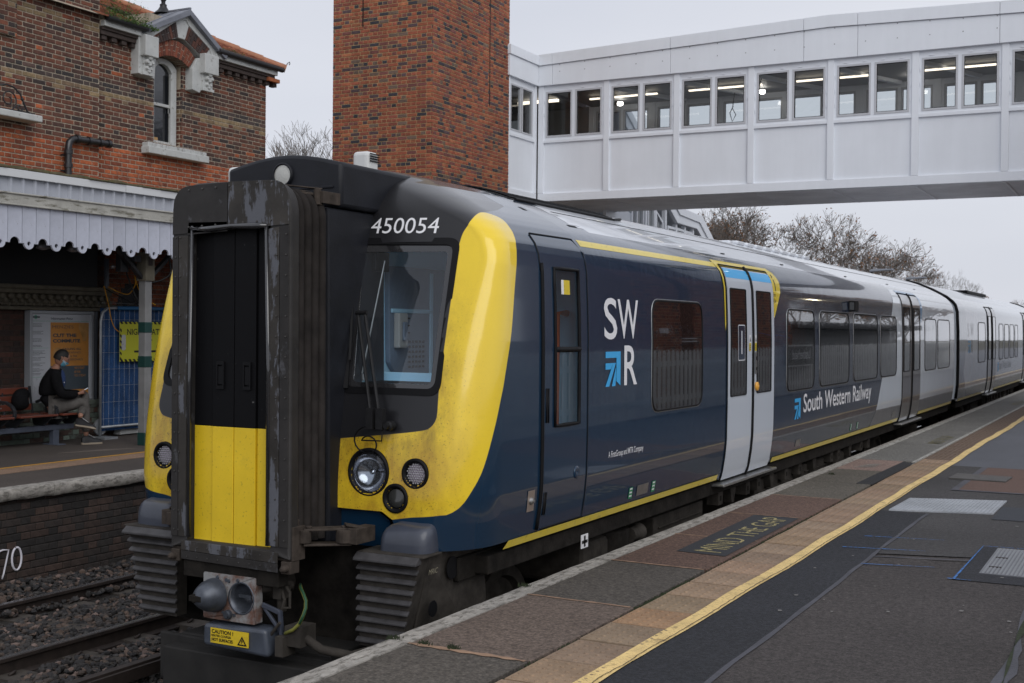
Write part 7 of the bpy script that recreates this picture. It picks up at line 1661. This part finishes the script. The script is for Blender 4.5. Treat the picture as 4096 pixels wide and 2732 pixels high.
tC = tree_meshes(height=9.6, seed=21, spread=.42, leaves=0, levels=6, thick=.014, tw=.9, split=(2,3), lift=.35)
tD = tree_meshes(height=7, seed=5, spread=.5, leaves=1800, levels=5, thick=.02, lsize=.16, tw=3, leafpal=((.22,.09,.035),(.25,.12,.04),(.15,.07,.03)))
GRP = 'bare winter trees beyond the station'
spots = [(-22.0,68,1.02,tA,0,'bare oak with rusty leaves just right of the stair enclosure, nearest the footbridge'),(-18.6,69,1.02,tB,1.1,'bare tree with dark forked limbs second from the stair enclosure'),(-16.2,67,.98,tA,2.4,'bare rust-tinged tree in the middle of the row behind the train roof'),(-13.6,70,.96,tB,3.9,'spreading leafless tree right of the middle of the row above the train roof'),(-11.0,69,.80,tA,5.2,'smaller rounded tree with sparse leaves at the right end of the tree row'),(-25.5,72,1.05,tB,4.4,'leafless tree mostly hidden behind the footbridge and stair enclosure'),(-17,78,1.1,tB,2.0,'pale leafless tree showing through the row from behind'),(-13,80,.95,tA,.7,'rear brownish tree showing between the right-hand trees of the row')]
for x, y, s, me, rz, lb_ in spots: tree_objects('bare_tree', lb_, GRP, (x, y, 0), me, s*1.22, rz)
for x, y, s, rz, lb_ in ((-29.8,46,1.16,.3,'slender leafless tree beside the station house gable end'),(-27.6,44,1.0,2.2,'slender leafless tree next to the brick tower with a rounded airy crown'),(-31.5,50,1.1,4.0,'fainter leafless tree partly hidden behind the station house corner')): tree_objects('bare_tree', lb_, GRP, (x, y, .5), tC, s*1.32, rz)
for x, y, s, me, rz, lb_ in ((-12.4,112,.92,tC,1.2,'thin distant leafless tree left of the far lamp'),(-10.2,114,.86,tC,3.2,'thin distant leafless tree right of the far lamp'),(-14.9,100,.66,tB,3.0,'low bushy distant tree just left of the double lamps'),(-8.0,118,.62,tB,.5,'low twiggy distant tree behind the second carriage roof')): tree_objects('bare_tree', lb_, GRP, (x, y, 0), me, s*1.15, rz)
for k, (x, y, s) in enumerate(((-12.5,150,1.0),(-9.8,155,.85),(-7.6,160,.75),(-5.2,168,.66),(-2.5,175,.55))): tree_objects('autumn_tree', ['rusty brown autumn tree where the train roof nears the horizon, tallest of its clump','orange-brown autumn tree second in the far clump','smaller orange autumn tree midway down the far clump','little brown autumn tree near the right of the far clump','lowest autumn tree at the right end of the far clump'][k], 'autumn trees far along the line', (x, y, 0), tD, s*1.3, k*1.3)
# trees behind the near platform (mirrored in the train)
for k in range(9): tree_objects('autumn_tree', 'orange-brown autumn tree behind the near platform, mirrored in the train windows', 'autumn trees behind the near platform', (12+3*(k % 3), 36+k*7.5, .5), tD, 1.5, k*1.7)
# platform lamps beyond the train roof
for (x, y, z, lb_) in ((-6.5,56.5,5.32,'grey platform lamp in front of the bare trees'),(-6.5,65.4,5.33,'grey platform lamp standing clear against the sky')):
    t_ = thing('platform_lamp', lb_, 'lamp', (x, y, PLZ), 'street lamps on the far platform')
    q = MB(); q.tube([(x,y,PLZ),(x,y,z-.02)], .045, 8); q.build('lamp_pole', M['shroud'], t_, smooth=True)
    q = MB(); q.prism([(-.05,-.05),(.95,.02),(.95,.08),(.1,.08),(-.05,.03)], lambda u, v, d: (x+u, y+d, z+v), -.16, .16); q.build('lamp_head', mat('lamp_head_grey', (.25,.27,.31), .5) if 'lamp_head_grey' not in bpy.data.materials else bpy.data.materials['lamp_head_grey'], t_, bevel=.02)
# far hedge line at the horizon
q = MB()
for i in range(5000):
    x = rs.uniform(-90, -6); y = 175+rs.uniform(0, 25); z = rs.rand()**1.5*(3.5+2*noise.noise(Vector((x*.08, 0, 0)))); r_ = .35; a = Vector(rs.normal(size=3)).normalized()*r_; b_ = Vector(rs.normal(size=3)).normalized()*r_; p = Vector((x, y, z)); q.add([tuple(p), tuple(p+a), tuple(p+b_)], [(0,1,2)])
o = q.build('distant_hedge', mat('hedge_brown', (.09,.075,.05), .95), None, fix=False); o['kind'] = 'stuff'; o['label'] = 'low brown scrub along the horizon beyond the station'; o['category'] = 'scrub'
# ================================================================== THE SEATED MAN
man = thing('person', 'seated man in black jacket and blue face mask looking down at his phone, legs crossed', 'person', (-8.3, 12.0, PLZ))
fd = Vector((.62,.78,0)).normalized(); sdv = Vector((fd.y,-fd.x,0))        # facing, and his right-hand side (towards the camera side is +sdv)
HP = Vector((-8.36, 11.93, 1.44))                                    # pelvis
def W(f, s, z): return HP+fd*f+sdv*s+Vector((0,0,z))
M_skin = mat('skin', (.30,.15,.10), .5, noise_=[(30,.95,1.05)]); M_jk = mat('black_jacket', (.006,.006,.007), .9, spec=.15, noise_=[(8,.6,1.5)], bump=[(16,.012)]); M_tr = mat('grey_trousers', (.085,.078,.072), .85, noise_=[(9,.75,1.2)], bump=[(13,.014)])
M_hair = mat('dark_hair', (.008,.006,.005), .6, bump=(90,.004)); M_mask = mat('blue_mask', (.13,.42,.58), .6, bump=(30,.003)); M_shoe = mat('black_shoe', (.015,.015,.017), .6); M_sole = mat('pale_sole', (.30,.25,.19), .7); M_shirt = mat('blue_shirt', (.02,.045,.13), .8)
def skin(name, pts, edges, radii, m, parent=man, sub=2, root=0):
    me = bpy.data.meshes.new(name); off = world_of(parent); me.from_pydata([tuple(Vector(p)-off) for p in pts], edges, []); me.materials.append(m)
    o = bpy.data.objects.new(name, me); C.objects.link(o); o.parent = parent
    sk = o.modifiers.new('skin', 'SKIN'); sk.use_smooth_shade = True
    bpy.context.view_layer.objects.active = o
    bm_ = bmesh.new(); bm_.from_mesh(me); lay = bm_.verts.layers.skin.verify(); bm_.verts.ensure_lookup_table()
    for i, r_ in enumerate(radii): bm_.verts[i][lay].radius = r_ if hasattr(r_, '__len__') else (r_, r_)
    bm_.verts[root][lay].use_root = True; bm_.to_mesh(me); bm_.free()
    sb_ = o.modifiers.new('sub', 'SUBSURF'); sb_.levels = sb_.render_levels = sub
    return o
chest = W(.02,0,.40); neck = W(.06,0,.53); head = W(.14,0,.66)
# body: skin-toned continuous figure (neck, torso core, arms to the wrists, legs)
kneeL = W(.44,.07,.06); footL = W(.45,.10,-.42)                      # right leg planted (near side)
kneeR = W(.46,-.08,.15); ankR = W(.36,.22,-.15)                       # left leg crossed over
shL = W(.04,.20,.44); elL = W(.12,.27,.17); wrL = W(.33,.12,.17)
shR = W(.04,-.20,.44); elR = W(.16,-.25,.17); wrR = W(.37,-.01,.18)
pts = [HP, W(-.02,0,.2), chest, neck, W(.09,0,.58), shL, elL, wrL, shR, elR, wrR, W(.02,.09,-.02), kneeL, footL, W(.02,-.09,-.02), kneeR, ankR]
ed = [(0,1),(1,2),(2,3),(3,4),(2,5),(5,6),(6,7),(2,8),(8,9),(9,10),(0,11),(11,12),(12,13),(0,14),(14,15),(15,16)]
skin('body', pts, ed, [.10,.10,.11,.05,.05,.045,.038,.027,.045,.038,.027,.07,.045,.036,.07,.045,.036], M_skin)
jk = skin('jacket', [W(0,0,.0), W(-.03,0,.14), W(-.02,0,.28), W(.02,0,.41), W(.05,0,.50), shL, W(.07,.28,.30), elL, W(.24,.21,.165), wrL, shR, W(.08,-.27,.30), elR, W(.27,-.13,.17), wrR, W(.05,.09,.05), W(.05,-.09,.05)],
     [(0,1),(1,2),(2,3),(3,4),(3,5),(5,6),(6,7),(7,8),(8,9),(3,10),(10,11),(11,12),(12,13),(13,14),(0,15),(0,16)], [(.17,.15),(.175,.15),(.185,.155),(.17,.13),.085,.085,.072,.066,.058,.045,.085,.072,.066,.058,.045,.12,.12], M_jk)
tr_ = skin('trousers', [HP, W(.06,.09,0), W(.25,.085,.03), kneeL, W(.44,.085,-.15), W(.45,.10,-.37), W(.06,-.09,.0), W(.27,-.085,.08), kneeR, W(.42,.06,.0), W(.37,.19,-.12)], [(0,1),(1,2),(2,3),(3,4),(4,5),(0,6),(6,7),(7,8),(8,9),(9,10)], [.16,.115,.092,.078,.064,.058,.115,.092,.080,.065,.056], M_tr)
# collar opening with blue shirt
skin('shirt', [W(.10,0,.22), W(.13,0,.34), W(.13,0,.45), W(.09,0,.50)], [(0,1),(1,2),(2,3)], [.07,.075,.06,.05], M_shirt)
# head with face, ears, hair, mask
hd = bpy.data.objects.new('head', None)
def egg(name, c, rx, ry, rz, m, cut=None, n=28, tilt=.45, disp=None):
    q = MB(); fw = (fd*math.cos(tilt)+Vector((0,0,-1))*math.sin(tilt)).normalized(); up = (Vector((0,0,1))*math.cos(tilt)+fd*math.sin(tilt)).normalized(); rows = []
    for i in range(n//2+1):
        th = math.pi*i/(n//2); row = []
        for j in range(n+1):
            ph = 2*math.pi*j/n; f_ = math.sin(th)*math.cos(ph); s_ = math.sin(th)*math.sin(ph); u_ = math.cos(th); k = 1.0
            if disp: k = disp(f_, s_, u_)
            row.append(tuple(c+fw*f_*ry*k+sdv*s_*rx*k+up*u_*rz*k))
        rows.append(row)
    q.grid(rows)
    if cut:
        keep = [f for f in q.f if cut(*(lambda v: ((v-c).dot(fw)/ry, (v-c).dot(sdv)/rx, (v-c).dot(up)/rz))(sum((Vector(q.v[i]) for i in f), Vector())/4))]; q.f = keep; q.m = [0]*len(keep); q.c = [None]*len(keep)
    return q.build(name, m, man, smooth=True)
def facef(f, s, u):
    k = 1.0
    if f > 0:
        k += .16*math.exp(-(s/.16)**2-((u+.08)/.20)**2)*f              # nose
        k += .04*math.exp(-(s/.5)**2-((u-.28)/.10)**2)                 # brow
        k -= .05*math.exp(-((abs(s)-.36)/.16)**2-((u-.10)/.12)**2)     # eye sockets
        k += .05*math.exp(-(s/.4)**2-((u+.75)/.2)**2)                  # chin
    if u < -.3: k -= .10*(-u-.3)
    return k
hc_ = W(.14,0,.66)
egg('head', hc_, .073, .095, .118, M_skin, disp=facef)
egg('hair', hc_-fd*.008+Vector((0,0,.012)), .079, .102, .118, M_hair, cut=lambda f, s, u: u > .32 or (f < -.05 and u > -.45) or (f < .25 and u > .05 and abs(s) > .5))
egg('mask', hc_+fd*.004, .078, .108, .122, M_mask, cut=lambda f, s, u: f > .18 and -.82 < u < -.12, disp=facef)
q = MB()
for s in (1, -1):
    q.tube([tuple(hc_+sdv*s*.07+fd*.05+Vector((0,0,-.06))), tuple(hc_+sdv*s*.08+fd*.0+Vector((0,0,-.01)))], .0025, 5); q.tube([tuple(hc_+sdv*s*.07+fd*.05+Vector((0,0,-.085))), tuple(hc_+sdv*s*.08-fd*.005+Vector((0,0,-.02)))], .0025, 5)
q.build('mask_loop', M['white_txt'], man)
for s in (1, -1):
    q = MB(); q.lathe(hc_+sdv*s*.070-fd*.005+Vector((0,0,-.0)), sdv*s-fd*.5, [(0,.022),(.010,.028),(.014,.022),(.010,.008)], 12, capend=False); q.build('ear', M_skin, man, smooth=True)
    q = MB(); p = hc_+fd*.080+sdv*s*.028+Vector((0,0,-.022)); q.lathe(p, fd*.9-Vector((0,0,.4)), [(0,.010),(.004,.008),(.006,0)], 10); q.build('eye', M_hair, man, smooth=True)
# hands holding a phone
ph = W(.42,.04,.215)
q = MB(); q.obox(ph, sdv*.036, (fd*.8+Vector((0,0,.45))).normalized()*.072, Vector((0,0,.004))); o_ph = q.build('phone', mat('phone_black', (.01,.01,.012), .1, coat=1), None, bevel=.004); tag(o_ph, 'dark phone held in the hands of the seated man', 'phone')
q = MB(); q.obox(ph+Vector((0,0,.0048)), sdv*.031, (fd*.8+Vector((0,0,.45))).normalized()*.064, Vector((0,0,.0005))); q.build('phone_screen', mat('screen_glow', (.4,.45,.5), .2, emis=((.8,.9,1), .6)), o_ph)
for s, wr in ((1, wrL), (-1, wrR)):
    palm = ph+sdv*s*.045+fd*-.03+Vector((0,0,-.022)); P_ = [tuple(wr), tuple(wr.lerp(palm,.6)), tuple(palm)]; E_ = [(0,1),(1,2)]; Rd = [.026,(.030,.018),(.034,.017)]
    for k in range(4):
        b0 = len(P_); off = fd*(.045-.022*k); a = palm+off+Vector((0,0,-.004)); L_ = (.038,.043,.040,.030)[k]
        P_ += [tuple(a-sdv*s*L_*.35+Vector((0,0,-.008))), tuple(a-sdv*s*L_*1.0+Vector((0,0,-.010))), tuple(a-sdv*s*L_*1.45+Vector((0,0,.004)))]; E_ += [(2,b0),(b0,b0+1),(b0+1,b0+2)]; Rd += [.0095,.0085,.007]
    b0 = len(P_); P_ += [tuple(palm+fd*.02-sdv*s*.008+Vector((0,0,.022))), tuple(palm+fd*.045-sdv*s*.022+Vector((0,0,.030)))]; E_ += [(2,b0),(b0,b0+1)]; Rd += [.011,.0085]
    skin('hand', P_, E_, Rd, M_skin, sub=1)
# shoes
def shoe(ankle, d, up, flip=1):
    d = d.normalized(); up = up.normalized(); sd_ = d.cross(up)
    q = MB(); rows = []
    for t_, w, h0, h1 in ((-.07,.028,0,.075),(-.05,.038,0,.10),(.0,.040,0,.105),(.05,.042,0,.085),(.10,.048,0,.062),(.15,.048,0,.052),(.19,.038,0,.042),(.21,.015,0,.02)):
        rows.append([tuple(ankle+d*t_+sd_*w*math.cos(a)+up*(-.095+max(0,math.sin(a))*h1)) for a in np.linspace(-math.pi*.0, math.pi, 9)])
    q.grid(rows); o = q.build('shoe', M_shoe, man, smooth=True)
    q = MB(); pl = [(-.075,-.025),(-.06,-.038),(0,-.040),(.1,-.05),(.16,-.05),(.205,-.035),(.215,0),(.205,.035),(.16,.05),(.1,.05),(0,.040),(-.06,.038),(-.075,.025)]
    q.prism(pl, lambda u, v, dd: tuple(ankle+d*u+sd_*v+up*dd), -.118, -.092); q.build('sole', M_sole, o, bevel=.004)
    q = MB()
    for k in range(4): q.tube([tuple(ankle+d*(.03+k*.024)+sd_*x+up*(-.095+.108-k*.013)) for x in (-.025,0,.025)], .004, 5)
    q.build('laces', M['white_txt'], o)
shoe(W(.46,.10,-.405), fd*.4+Vector((.3,.9,0)), Vector((0,0,1)))
shoe(W(.37,.24,-.16), sdv*-.1+Vector((-.25,-.75,-.05))*.0+fd*.75+sdv*.55+Vector((0,0,-.12)), Vector((0,0,1))+sdv*-.35)
q = MB(); q.box(*W(.11,.02,.30), *(W(.11,.02,.30)+Vector((.03,.04,.02)))); 
# small white chest emblem
q = MB(); p = W(.165,.07,.33); q.obox(p, sdv*.022, Vector((0,0,.008)), fd*.004); q.build('jacket_emblem', M['white_txt'], man)
# rucksack resting behind him on the bench
rk = skin('rucksack', [(-8.42,11.50,1.40),(-8.44,11.48,1.52),(-8.46,11.50,1.62),(-8.42,11.62,1.66)], [(0,1),(1,2),(2,3)], [.11,.13,.12,.07], M_jk, parent=None); tag(rk, 'black rucksack slumped on the bench behind the seated man', 'rucksack')
# ================================================================== pieces that can be picked apart become objects of their own
def split_pieces(o, gap=.02):
    me = o.data; n = len(me.vertices); par = list(range(n))
    def find(i):
        while par[i] != i: par[i] = par[par[i]]; i = par[i]
        return i
    for e in me.edges: par[find(e.vertices[0])] = find(e.vertices[1])
    isl = {}
    for i in range(n): isl.setdefault(find(i), []).append(i)
    ks = list(isl); bb = []
    for k in ks:
        c = np.array([me.vertices[i].co[:] for i in isl[k]]); bb.append((c.min(0), c.max(0)))
    gp = list(range(len(ks)))
    def gf(i):
        while gp[i] != i: gp[i] = gp[gp[i]]; i = gp[i]
        return i
    for i in range(len(ks)):
        for j in range(i):
            d = np.maximum(0, np.maximum(bb[i][0]-bb[j][1], bb[j][0]-bb[i][1])); sz = max((bb[i][1]-bb[i][0]).max(), (bb[j][1]-bb[j][0]).max())
            if math.sqrt((d**2).sum()) <= max(gap, .5*sz): gp[gf(i)] = gf(j)
    grp = {}
    for i, k in enumerate(ks): grp.setdefault(gf(i), set()).update(isl[k])
    if len(grp) < 2: return
    for q, (k, vs_) in enumerate(list(grp.items())[1:]):
        c = o.copy(); c.data = me.copy(); C.objects.link(c)
        b = bmesh.new(); b.from_mesh(c.data); b.verts.ensure_lookup_table(); bmesh.ops.delete(b, geom=[v for v in b.verts if v.index not in vs_], context='VERTS'); b.to_mesh(c.data); b.free()
    vs_ = list(grp.values())[0]; b = bmesh.new(); b.from_mesh(me); b.verts.ensure_lookup_table(); bmesh.ops.delete(b, geom=[v for v in b.verts if v.index not in vs_], context='VERTS'); b.to_mesh(me); b.free()
SPL = {'underframe_bracket','post','coupler_bolt','cover_key_slot','side_notice','canopy_lamp','poster_lettering','arrow_logo','door_catch','door_handle','hanging_cable','lettering','lifting_hole','light_bulb_print','light_strip','mask_loop','movement_joint','pod_trim','poster_rule','roof_paint_edge','sign_lettering','slat_bolt','stone_band','wall_fittings','faint_graffiti','mask'}
bpy.context.view_layer.update()
for o in [o for o in bpy.data.objects if o.type == 'MESH' and o.name.split('.')[0] in SPL and o.get('kind') != 'stuff']: split_pieces(o)
for o in bpy.data.objects:
    if o.name.split('.')[0] in ('frame_bolt', 'panel_switch', 'rail_clip'): o['kind'] = 'stuff'
